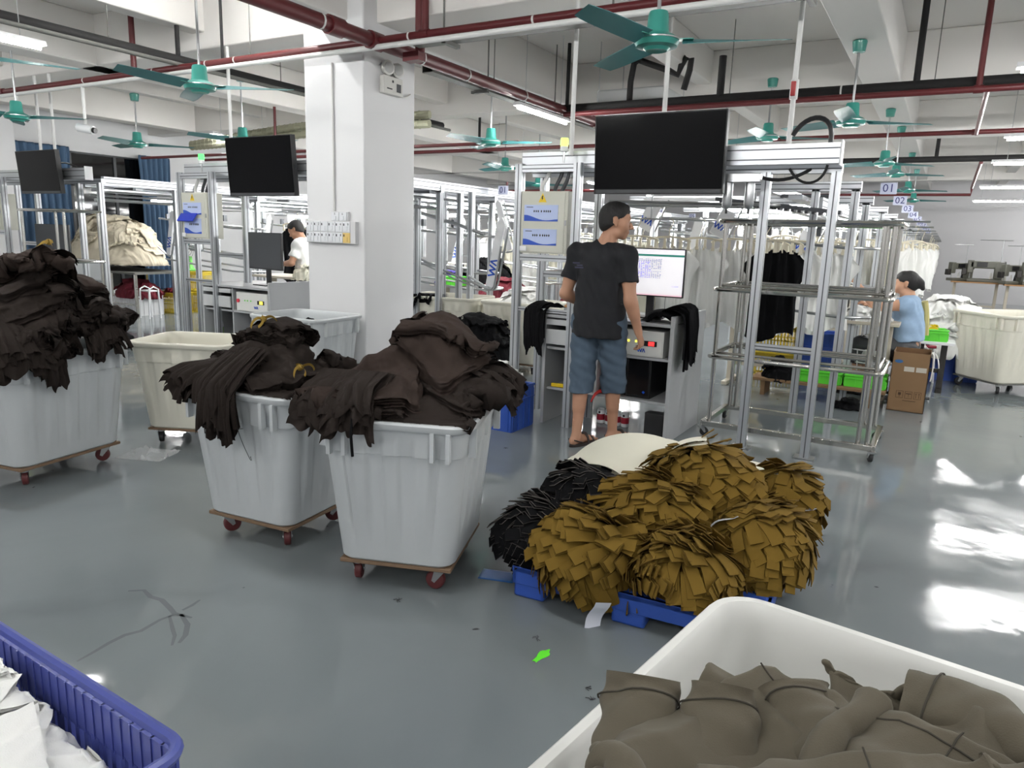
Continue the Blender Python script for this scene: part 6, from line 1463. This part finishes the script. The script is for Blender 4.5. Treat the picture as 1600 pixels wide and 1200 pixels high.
# ------------------------------------------------------------------ work tables, sewing machines
TBL = {}
def table(x, y, rz, w, d, h, lab, top=TABLEBEIGE, edge=None, legm=MACHDK):
    t = thing('work_table', lab, 'table', (x, y, 0), R(rz)); MB().bx(-w/2, w/2, -d/2, d/2, h-.03, h).build('table_top', top, t, bevel=.004)
    for sx in (-1, 1):
        MB().bx(sx*(w/2-.09)-.03, sx*(w/2-.09)+.03, -.06, .06, .04, h-.03).build('leg', legm, t, bevel=.004); MB().bx(sx*(w/2-.09)-.03, sx*(w/2-.09)+.03, -d/2+.03, d/2-.03, 0, .04).build('foot_bar', legm, t, bevel=.004)
    MB().bx(-w/2+.1, w/2-.1, -.02, .02, .2, .24).build('stretcher', legm, t)
    return t
def sewing_machine(x, y, z, rz, lab, dark=False):
    t = thing('sewing_machine', lab, 'sewing machine', (x, y, z), R(rz)); m = MACH if not dark else mat('machine_grey_green', (104, 104, 94), .4, var=.08)
    MB().bx(-.24, .24, -.09, .09, 0, .05).build('machine_bed', m, t, bevel=.01); MB().bx(.12, .24, -.07, .07, .05, .30).build('machine_column', m, t, bevel=.015); MB().bx(-.22, .2, -.06, .06, .20, .31).build('machine_arm', m, t, bevel=.02)
    hd = MB().bx(-.25, -.16, -.06, .06, .13, .32).build('machine_head', m, t, bevel=.012); MB().cyl((-.205, 0, .05), (-.205, 0, .14), .008, 8).build('needle_bar', STEEL, hd); MB().lathe([(.03, 0), (.065, .005), (.07, .02), (.06, .03)], 16, axis='x').build('hand_wheel', MACHDK, t, loc=(.24, 0, .25))
    MB().cyl((.2, .12, 0), (.2, .12, .62), .008, 8).build('thread_stand', STEEL, t); MB().tube([(-.12, .12, .62), (.32, .12, .62)], .006, 6).build('thread_arm', STEEL, t)
    for k in range(3): MB().lathe([(.028, 0), (.03, .01), (.014, .12), (.012, .14)], 10).build('thread_cone', (WHITECL, INK, CREAM)[k], t, loc=(.1+.09*k, .16, .0))
    MB().box((-.05, -.075, .26), (.14, .02, .07)).build('control_panel', PLBLK, t); MB().bx(-.32, -.25, -.05, .05, .1, .2).build('motor_box', MACHDK, t, bevel=.01)
    return t
table(-1.15, 8.15, 0, 1.7, .6, .80, 'beige work table covered with white pieces behind the wheeled rack', legm=TABLEBEIGE)
sewing_machine(-.85, 8.55, .80, 90, 'sewing machine in front of the seated person')
for n in range(1, 6):
    table(-1.6, 8.8+1.95*n, 0, 1.3, .6, .78, 'work table on the '+ORD[n]+' line right of the main frame', legm=TABLEBEIGE)
    sewing_machine(-1.6, 8.8+1.95*n, .78, 20*n, 'sewing machine on the '+ORD[n]+' line right of the main frame')
for n in range(3):
    table(-5.9, 9.2+1.95*n, 0, 1.5, .6, .78, 'work table '+('nearest', 'second', 'third')[n]+' in the gap right of the pillar', legm=TABLEBEIGE)
    sewing_machine(-6.3, 9.3+1.95*n, .78, 15, 'sewing machine on the '+('nearest', 'second', 'third')[n]+' table right of the pillar')
for i, (x, y, dk, lab) in enumerate(((.7, 21.0, True, 'left sewing table against the far wall at the right'), (1.75, 20.4, True, 'middle sewing table against the far wall at the right'), (2.9, 20.2, False, 'sewing table cut off by the right edge'))):
    table(x, y, 0, 1.05, .6, .80, lab, WOODTOP, legm=TABLEBEIGE); sewing_machine(x+.15, y, .80, 10*i, 'sewing machine on the '+lab, dk).scale = (1.5, 1.5, 1.6)
    sewing_machine(x-.35, y+.1, .80, 40, 'smaller machine head on the '+lab, True).scale = (1.2, 1.2, 1.4)
table(-7.9, 7.5, 0, 1.3, .6, .86, 'work table in front of the person in the white polo', legm=TABLEBEIGE)
table(-8.7, 9.0, 0, 1.5, .6, .8, 'sewing table with coloured threads left of the pillar', legm=TABLEBEIGE); sewing_machine(-8.9, 9.0, .8, 10, 'sewing machine seen through the frame left of the pillar'); sewing_machine(-8.3, 9.1, .8, 30, 'second sewing machine seen through the frame left of the pillar')

# real task lamp behind the standing man; the others added to brighten the lines
for X0, ns, wd in ((-2.72, range(6), 'right of the main frame'), (-6.95, range(4), 'right of the pillar'), (-11.2, range(2), 'in front of the blue curtain')):
    for n in ns:
        lamp(X0+.35, 7.55+1.95*n, 1.93 if n else 1.9, .9, 'x', 'task lamp repeated per line for brightness, under the '+ORD[n]+' hanger rail line '+wd, hang=False)
        if n < 4: lamp(X0+1.35, 8.5+1.95*n, 1.93, .9, 'x', 'added rear task lamp brightening the '+ORD[n]+' hanger rail line '+wd, hang=False)
lamp(-8.6, 8.5, 1.72, 1.2, 'x', 'task lamp above the person in the white polo', hang=False)
# ------------------------------------------------------------------ crates, cartons and heaps around the hall
def crate(x, y, z, rz, w, d, h, m, lab, slots=False, grp=None):
    t = thing('plastic_crate', lab, 'crate', (x, y, z), R(rz), grp); th = .006
    MB().bx(-w/2+.01, w/2-.01, -d/2+.01, d/2-.01, 0, .012).build('crate_floor', m, t)
    for i, (a, b_, L) in enumerate((((-w/2, -d/2), 0, w), ((w/2, -d/2), 90, d), ((w/2, d/2), 180, w), ((-w/2, d/2), 270, d))):
        mb = MB()
        if not slots:
            mb.bx(0, L, 0, th, 0, h)
            for k in range(int(L/.09)+1): mb.bx(min(L-.006, k*.09), min(L, k*.09+.008), -.008, 0, .01, h-.03)
            mb.bx(0, L, -.010, 0, h*.72, h*.74)
        else:
            mb.bx(0, L, 0, th, h-.05, h); mb.bx(0, L, 0, th, 0, .03); mb.bx(0, L, 0, th, h*.45, h*.5); n_ = int(L/.035)
            for k in range(n_+1): mb.bx(max(0, k*L/n_-.005), min(L, k*L/n_+.005), 0, th, 0, h)
        mb.build('crate_side', m, t, loc=(a[0], a[1], 0), rot=(0, 0, R(b_)))
    P_ = [(-w/2, -d/2, h), (w/2, -d/2, h), (w/2, d/2, h), (-w/2, d/2, h)]; MB().tube(P_, .012, 6, closed=True).build('crate_rim', m, t)
    return t
def mound(cx, cy, rx, ry, z0, hgt, m, lab, cat, n=4, seed=0, grp=None, size=.45, cr=1.35, layers=2, name='cloth_piece', flo=0., power=.6, shape=None):
    """heap of cloth pieces: each piece is draped over those before it; the first covers the heap"""
    hf = HF(cx-rx-.5, cx+rx+.5, cy-ry-.5, cy+ry+.5, .025, flo)
    q = np.clip(1-((hf.X-cx)/rx)**2-((hf.Y-cy)/ry)**2, 0, 1); hf.h = np.maximum(hf.h, np.where(q > 0, z0+hgt*q**power, flo))
    rng = random.Random(seed); out = []
    nn = 30 if rx < .6 else 44; U, V = np.meshgrid(np.linspace(-1, 1, nn), np.linspace(-1, 1, nn)); gx = cx+rx*.985*U*np.sqrt(1-V*V/2); gy = cy+ry*.985*V*np.sqrt(1-U*U/2)
    G = np.stack([gx, gy, np.maximum(hf.at(gx, gy), z0-.02)+.006], -1); G = wrinkle(G, .025*min(1, rx/.4), .16, seed+7); G[..., 2] = np.maximum(G[..., 2], max(flo, z0-.03)+.004); hf.lift(G, .006)
    out.append(cloth(G, m, name, lab, cat, grp, .006, 1, 1, wr=.014, seed=seed))
    for k in range(n):
        a = k*2.4+rng.random(); rr = (.8*rng.random()**.5) if k < n-1 else .1; s_ = size*rng.uniform(.8, 1.2)
        G = drape(hf, (cx+rx*rr*math.cos(a), cy+ry*rr*math.sin(a)), (s_, s_*.8), rng.uniform(0, 6), (20, 24), cr, .06, 46, 4, .014, seed+k+1, rough=.03, stiff=.12); out.append(cloth(G, m, name, lab, cat, grp, .005, 1, layers, .012, seed=k, jit=.03, wr=.012))
    return hf, out
# beside the main desk
crate(-2.95, 4.93, 0, 0, .40, .34, .34, BLUEPL, 'blue plastic crate on the floor left of the main desk')
mound(-3.0, 4.95, .17, .14, .26, .16, WHITECL, 'white pieces heaped in the blue crate left of the main desk', 'cloth', 5, 300, 'white pieces in the blue crate', .22)
flap([(-2.80, 5.50, .93), (-2.80, 5.36, .98), (-2.80, 5.24, .97), (-2.81, 5.155, .93), (-2.81, 5.15, .78), (-2.80, 5.155, .60)], .2, (1, 0, 0), 'black cloth hanging over the cross bar left of the main desk', BLACKCLOTH, 4, 611, None, 1.1, .009)
# black garment on the desk end
hfD = HF(-2.9, -1.2, 4.9, 6.1, .018, .15); hfD.h = np.where((hfD.X > -2.74) & (hfD.X < -1.63) & (hfD.Y > 5.2) & (hfD.Y < 5.98), .91, hfD.h); hfD.h = np.where((hfD.X > -1.68) & (hfD.X < -1.63) & (hfD.Y > 5.18) & (hfD.Y < 5.98), .97, hfD.h)
q = np.clip(1-((hfD.X+1.78)/.16)**2-((hfD.Y-5.36)/.14)**2, 0, 1); hfD.h = np.maximum(hfD.h, np.where(q > 0, .91+.09*q**.5, 0))
flap([(-1.86, 5.40, .96), (-1.76, 5.39, 1.01), (-1.67, 5.37, 1.03), (-1.60, 5.36, 1.0), (-1.585, 5.36, .86), (-1.58, 5.36, .60)], .34, (0, 1, 0), 'black garment draped over the right end of the main desk', BLACKCLOTH, 6, 610, None, 1.05, .011)
G = drape(hfD, (-1.80, 5.36), (.34, .32), R(-4), (26, 28), 1.2, .1, 80, 6, .01, 310, rough=.025, stiff=.12); cloth(G, BLACKCLOTH, 'black_garment', 'folded black garment on the right part of the main desk top', 'garment', None, .006, 1, 3, .01)
G = drape(hfD, (-2.6, 5.32), (.30, .24), R(10), (22, 26), 1.3, .08, 80, 6, .01, 311, rough=.03); cloth(G, BLACKCLOTH, 'black_garment', 'small black cloth on the left end of the main desk', 'garment', None, .006, 1, 2, .01)
# between the cabinet posts: black trousers on a bar and a heap behind
hfT = HF(-3.4, -2.3, 5.3, 6.3, .02, .25); hfT.h = np.where((abs(hfT.Y-5.62) < .035) & (hfT.X > -3.0) & (hfT.X < -2.5), 1.2, hfT.h)
mound(-4.22, 6.55, .42, .34, .1, .52, BLACKCLOTH, 'black garments heaped on the floor behind the pillar and left of the cabinet', 'garment', 6, 320, 'black floor heap', .5)
hfG = tub_field(-5.05, 7.15, 8, .93, .68, .8, .04)
G = drape(hfG, (-5.25, 6.85), (.5, .6), R(8), (36, 30), 1.3, .1, 90, 6, .012, 331, rough=.04); cloth(G, BLACKCLOTH, 'black_garment', 'black garment hanging over the rim of the cream tub right of the pillar', 'garment', None, .006, 1, 3, .01)
mound(-4.05, 7.2, .34, .3, .72, .16, WHITECL, 'white pieces in the cream tub behind the cabinet post', 'cloth', 6, 340, 'white pieces in the cream tub', .3)
mound(-5.75, 9.1, .42, .26, .79, .40, BLACKCLOTH, 'black heap on the table in the gap right of the pillar', 'garment', 3, 350, 'black table heap', .4)
mound(-5.3, 8.85, .46, .26, .56, .36, MAROONCL, 'maroon heap in the gap right of the pillar', 'cloth', 4, 355, 'maroon heap right of the pillar', .36)
mound(-6.35, 9.0, .26, .2, .79, .16, PURPLE, 'violet cloth on the table right of the pillar', 'cloth', 2, 360, 'violet cloth', .26)
mound(-4.3, 9.35, .4, .2, .6, .16, MAROONCL, 'maroon cloth seen through the cabinet frame', 'cloth', 3, 365, 'maroon cloth behind the cabinet', .3)
crate(-6.1, 8.75, .79, 0, .3, .24, .12, GREENPL, 'green crate on the table right of the pillar')
table(-4.5, 9.3, 0, 1.5, .5, .6, 'low table with maroon cloth behind the control cabinet', WOODTOP, legm=TABLEBEIGE)
# under and around the work table behind the rack
mound(-1.5, 8.15, .45, .26, .80, .12, WHITECL, 'white pieces on the work table behind the wheeled rack', 'cloth', 6, 370, 'white pieces on the work table', .3)
mound(-.65, 8.05, .25, .2, .80, .10, WHITECL, 'white pieces at the right end of the work table behind the rack', 'cloth', 3, 372, 'white pieces right on the work table', .26)
crate(-1.55, 8.75, 0, 0, .5, .36, .30, YELLOWPL, 'yellow slotted crate under the work table, lower one', True); crate(-1.55, 8.75, .31, 0, .5, .36, .30, YELLOWPL, 'yellow slotted crate under the work table, upper one', True)
crate(-1.08, 8.8, 0, 0, .36, .34, .56, BLUEPL, 'tall blue crate under the work table behind the rack')
bn = thing('low_bench', 'low wooden bench behind the wheeled rack', 'bench', (-.95, 7.75, 0)); MB().bx(-.62, .62, -.17, .17, .15, .18).build('bench_top', CARTON, bn, bevel=.004)
for s_ in (-.5, .5): MB().bx(s_-.02, s_+.02, -.14, .14, 0, .15).build('bench_leg', CARTON, bn)
crate(-.92, 7.78, .181, 0, .38, .28, .11, GREENPL, 'lime green tray on the low bench, left one'); crate(-.52, 7.80, .181, 0, .36, .28, .11, GREENPL, 'lime green tray on the low bench, right one')
mound(-1.3, 7.72, .2, .16, .18, .16, BLACKCLOTH, 'black and white garment on the low bench', 'garment', 3, 380, 'black garments on the bench', .26)
mound(-.62, 7.45, .16, .1, .0, .1, BLACKCLOTH, 'black cloth on the floor beside the low bench', 'garment', 1, 384, 'black floor cloth', .2)
sk = thing('wire_basket', 'white wire basket full of white pieces beside the carton', 'basket', (-.52, 8.35, .0)); 
for k in range(14):
    a = 2*math.pi*k/14; MB().cyl((math.cos(a)*.2, math.sin(a)*.16, .22), (math.cos(a)*.23, math.sin(a)*.19, .48), .006, 5).build('basket_wire', LAMPHOUSE, sk)
for z, s_ in ((.22, 1.), (.35, 1.08), (.48, 1.16)): MB().tube([(math.cos(a)*.2*s_, math.sin(a)*.16*s_, z) for a in np.linspace(0, 2*math.pi, 25)[:-1]], .008, 6, closed=True).build('basket_hoop', LAMPHOUSE, sk)
MB().lathe([(.02, 0), (.15, .015), (.16, .03), (.02, .05), (.02, .22), (.15, .225)], 14).build('basket_stand', PLGREY, sk)
mound(-.52, 8.35, .22, .18, .42, .16, WHITECL, 'white pieces heaped in the wire basket', 'cloth', 3, 390, 'white pieces in the wire basket', .28)
cs = thing('work_stool', 'dark round stool under the seated person in the blue vest', 'stool', (-.2, 8.33, 0), R(82)); MB().lathe([(.16, 0), (.19, .02), (.19, .05), (.16, .06)], 18).build('seat', PLBLK, cs, loc=(0, 0, .38)); MB().cyl((0, 0, .03), (0, 0, .38), .025, 10).build('pedestal', PLBLK, cs)
for k in range(5): a = k*2*math.pi/5; MB().cyl((0, 0, .05), (math.cos(a)*.24, math.sin(a)*.24, .03), .015, 8).build('base_arm', PLBLK, cs)
crate(-.02, 9.05, .55, 10, .26, .2, .12, GREENPL, 'small green crate with yellow cloth beside the seated person'); mound(-.02, 9.05, .09, .08, .62, .08, mat('bright_yellow_cloth', (230, 205, 40), .8), 'yellow cloth in the small green crate', 'cloth', 1, 395, 'yellow cloth', .12)
table(.0, 9.1, 0, .4, .36, .55, 'small side table carrying the green crate', LAMPHOUSE)
# brown carton
ca = thing('cardboard_carton', 'open brown cardboard carton beside the wheeled rack', 'carton', (-.155, 7.88, 0), R(0)); cw, cdp, ch = .31, .42, .56
MB().bx(-cw/2, cw/2, -cdp/2, -cdp/2+.005, 0, ch).build('front_wall', CARTON, ca); MB().bx(-cw/2, cw/2, cdp/2-.005, cdp/2, 0, ch).build('back_wall', CARTONIN, ca)
MB().bx(-cw/2, -cw/2+.005, -cdp/2, cdp/2, 0, ch).build('side_wall', CARTON, ca); MB().bx(cw/2-.005, cw/2, -cdp/2, cdp/2, 0, ch).build('side_wall', CARTON, ca); MB().bx(-cw/2, cw/2, -cdp/2, cdp/2, 0, .006).build('carton_floor', CARTON, ca)
pr = MB()
for k in range(3):
    x = -.09+k*.075
    for a, b_, c, d2 in ((0, .06, .0, .003), (0, .06, .065, .068), (0, .003, 0, .068), (.057, .06, 0, .068)): pr.bx(x+a, x+b_, -cdp/2-.001, -cdp/2, .13+c, .13+d2)
pr.bx(-.072, -.048, -cdp/2-.001, -cdp/2, .158, .182); pr.bx(-.062, -.058, -cdp/2-.001, -cdp/2, .14, .16); pr.bx(-.007, .037, -cdp/2-.001, -cdp/2, .172, .18); pr.bx(.0135, .0165, -cdp/2-.001, -cdp/2, .145, .175)
for x in (.075, .1): pr.bx(x, x+.004, -cdp/2-.001, -cdp/2, .142, .18); pr.bx(x-.004, x+.008, -cdp/2-.001, -cdp/2, .178, .184)
pr.bx(-.03, .08, -cdp/2-.001, -cdp/2, .105, .11); pr.build('care_symbols', mat('carton_print', (72, 52, 36), .9, var=.1), ca)
for x in (-.05, .05): MB().bx(x, x+.085, -cdp/2-.0012, -cdp/2, .385, .43).build('white_label', mat('carton_label', (190, 184, 172), .6, var=.04), ca)
MB().prism([(-.1+.035*math.cos(a), .475+.016*math.sin(a)) for a in np.linspace(0, 6.28, 17)[:-1]], -cdp/2-.0012, -cdp/2, 'y').build('blue_mark', mat('carton_blue', (44, 96, 150), .6), ca)
MB().tube(bez((.155, -.1, .56), (.18, -.1, .58), (.19, -.1, .45), (.175, -.12, .3)), .006, 6).build('white_string', WHITECL, ca); MB().tube(bez((.155, -.05, .56), (.2, -.05, .57), (.22, -.05, .5), (.23, -.05, .42)), .006, 6).build('white_string', WHITECL, ca)
# white heap at the right with a blue crate
crate(.14, 10.15, 0, 10, .62, .5, .34, BLUEPL, 'blue crate under the white heap at the right')
mound(.10, 10.1, .52, .5, .30, .56, WHITECL, 'white garments in the tall heap at the right edge', 'garment', 14, 400, 'tall white heap', .5, 1.35, 3)
st = thing('red_stool', 'red-topped stool between the wire basket and the white heap', 'stool', (-.1, 9.7, 0)); MB().bx(-.14, .14, -.1, .1, .4, .43).build('seat', mat('stool_red', (150, 40, 60), .5), st, bevel=.01)
for sx in (-1, 1):
    for sy in (-1, 1): MB().cyl((sx*.12, sy*.08, .4), (sx*.15, sy*.1, 0), .012, 8).build('leg', LAMPHOUSE, st)
mound(-.3, 9.6, .28, .24, .25, .26, WHITECL, 'white garments heaped behind the carton', 'garment', 5, 420, 'white heap behind the carton', .4)
crate(-.3, 9.6, 0, 0, .5, .4, .28, LAMPHOUSE, 'white crate behind the carton')
o = MB().box((0, 0, .06), (.05, .05, .12)).build('floor_scrap', STICKWHITE)
bpy.data.objects.remove(o)
# clear plastic scrap and floor marks
for i, (x, y, s_, lab) in enumerate(((-4.42, 2.82, .16, 'crumpled clear plastic on the floor under the left-edge tub'), (-.15, 8.75, .14, 'crumpled clear plastic on the floor beside the carton'))):
    hfS = HF(x-.4, x+.4, y-.4, y+.4, .02, .0); G = drape(hfS, (x, y), (s_*2, s_*1.6), .4, (16, 18), 1.5, .1, 40, 5, .006, 430+i, rough=.03); G = wrinkle(refine(G), .05, .07, i); G[..., 2] = np.maximum(G[..., 2], .003); cloth(G, CLEAR, 'plastic_wrap', lab, 'plastic', None, .002, 0, 1)
hfS = HF(-2.2, -1., 2.2, 3.2, .02, .0); G = drape(hfS, (-1.56, 2.62), (.16, .1), .3, (10, 12), 1.3, .1, 40, 5, .004, 440, rough=.01); cloth(G, mat('blue_film', (40, 100, 170), .3), 'plastic_film', 'scrap of blue plastic film at the left corner of the pallet', 'plastic', None, .002, 0, 1)
sp_ = MB().prism([(math.cos(a)*(.017+.006*math.sin(3*a)), math.sin(a)*(.05+.008*math.sin(5*a))) for a in np.linspace(0, 6.28, 19)[:-1]], 0, .0015).build('paint_spot', mat('neon_green_paint', (110, 245, 60), .4, emit=0.), loc=(-1.091, 2.162, .0), rot=(0, 0, -.1)); tag(sp_, 'neon green spot on the floor in front of the pallet', 'spot')
for i, (x, y, lab) in enumerate(((-1.16, 2.257, 'dark lint scrap on the floor above the green spot'), (-1.788, 2.195, 'small dark lint scrap left of the green spot'), (-.873, 2.074, 'dark lint scrap right of the green spot'), (0.0, 7.29, 'dark thread scrap on the floor at the right'), (-.831, 2.02, 'thin dark thread on the floor beside the nearest tub'), (-2.577, 4.382, 'dark lint between the tubs and the pallet'))):
    mb = MB(); r_ = random.Random(i)
    for k in range(5): a = r_.uniform(0, 6.28); mb.tube([(0, 0, .002), (math.cos(a)*.009, math.sin(a)*.009, .004), (math.cos(a+.5)*.02, math.sin(a+.5)*.02, .002)], .0012, 4)
    o = mb.build('lint_scrap', INK, loc=(x, y, 0)); tag(o, lab, 'lint')
# ------------------------------------------------------------------ far left: ecru heap on a table, crates, stand fan
lt = thing('heap_table', 'steel table carrying the ecru cloth heap at the far left', 'table', (-12.55, 7.75, 0)); MB().bx(-1.2, 1.15, -.5, .5, .70, .73).build('table_top', GALV, lt)
for x in (-1.1, 0, 1.08):
    for y in (-.45, .45): MB().bx(x-.02, x+.02, y-.02, y+.02, 0, .7).build('leg', CHROME, lt)
for y in (-.45, .45): MB().bx(-1.1, 1.08, y-.015, y+.015, .18, .21).build('lower_rail', CHROME, lt)
mound(-12.7, 7.75, 1.22, .62, .735, .84, ECRU, 'ecru cloth in the great heap at the far left', 'cloth', 24, 450, 'ecru cloth heap', .5, 1.4, 2, flo=.735)
mound(-11.9, 7.6, .5, .3, .3, .28, MAROONCL, 'maroon cloth under the table of the ecru heap', 'cloth', 3, 480, 'maroon cloth under the table', .45)
crate(-11.9, 7.6, 0, 0, .7, .45, .32, LAMPHOUSE, 'pale crate under the ecru heap table')
cy_ = (('upper yellow slotted crate under the stand fan', -11.6, 8.6, .36), ('lower yellow slotted crate under the stand fan', -11.6, 8.6, 0), ('yellow slotted crate in front of the stacked pair at the far left', -11.75, 8.15, 0))
for lab, x, y, z in cy_: crate(x, y, z, 8, .56, .4, .35, YELLOWPL, lab, True)
mound(-11.75, 8.15, .22, .16, .3, .12, MAROONCL, 'maroon cloth in the front yellow crate', 'cloth', 1, 485, 'maroon crate cloth', .28)
sf = thing('stand_fan', 'fan with green base on the yellow crates at the far left', 'fan', (-11.75, 8.55, .72)); MB().lathe([(.12, 0), (.13, .015), (.06, .04), (.035, .1), (.03, .26)], 16).build('fan_base', mat('fan_green', (110, 190, 90), .45), sf)
for r_ in (.05, .1, .15, .2): MB().tube([(math.cos(a)*r_, -.06, .42+math.sin(a)*r_) for a in np.linspace(0, 6.28, 33)[:-1]], .004, 5, closed=True).build('guard_ring', STEEL, sf)
for k in range(12): a = k*math.pi/6; MB().cyl((0, -.06, .42), (math.cos(a)*.2, -.06, .42+math.sin(a)*.2), .002, 4).build('guard_wire', STEEL, sf)
for k in range(3): MB().box((.09, 0, 0), (.14, .006, .09), rx=.5).build('fan_blade', TEALDK, sf, loc=(0, -.02, .42), rot=(0, k*2.094, 0))
MB().cyl((0, -.05, .42), (0, .1, .42), .04, 12).build('fan_motor', PLGREY, sf)
ws = thing('step_stool', 'white tubular step stool beside the ecru heap table', 'stool', (-11.2, 7.35, 0))
for x in (-.12, .12): MB().tube([(x, -.1, 0), (x, -.08, .48), (x, 0, .52), (x, .08, .48), (x, .1, 0)], .014, 8).build('stool_frame', LAMPHOUSE, ws)
MB().bx(-.12, .12, -.08, .08, .44, .46).build('stool_step', LAMPHOUSE, ws)
mound(-8.9, 5.3, .38, .22, .0, .18, BLACKCLOTH, 'black garments on the floor behind the cream tub', 'garment', 2, 490, 'black garments behind the cream tub', .4)
mound(-7.55, 7.35, .3, .2, .86, .16, CREAM, 'cream pieces in front of the person in the white polo', 'cloth', 3, 495, 'cream pieces on the polo table', .3)
mound(-4.72, 4.56, .05, .05, .68, .06, BLACKCLOTH, 'black lump in the tub before the pillar', 'garment', 1, 497, 'black lump in the pillar tub', .2)
crate(-7.95, 6.6, 0, 0, .5, .4, .5, CREAM, 'cream bin of pieces left of the polo table')
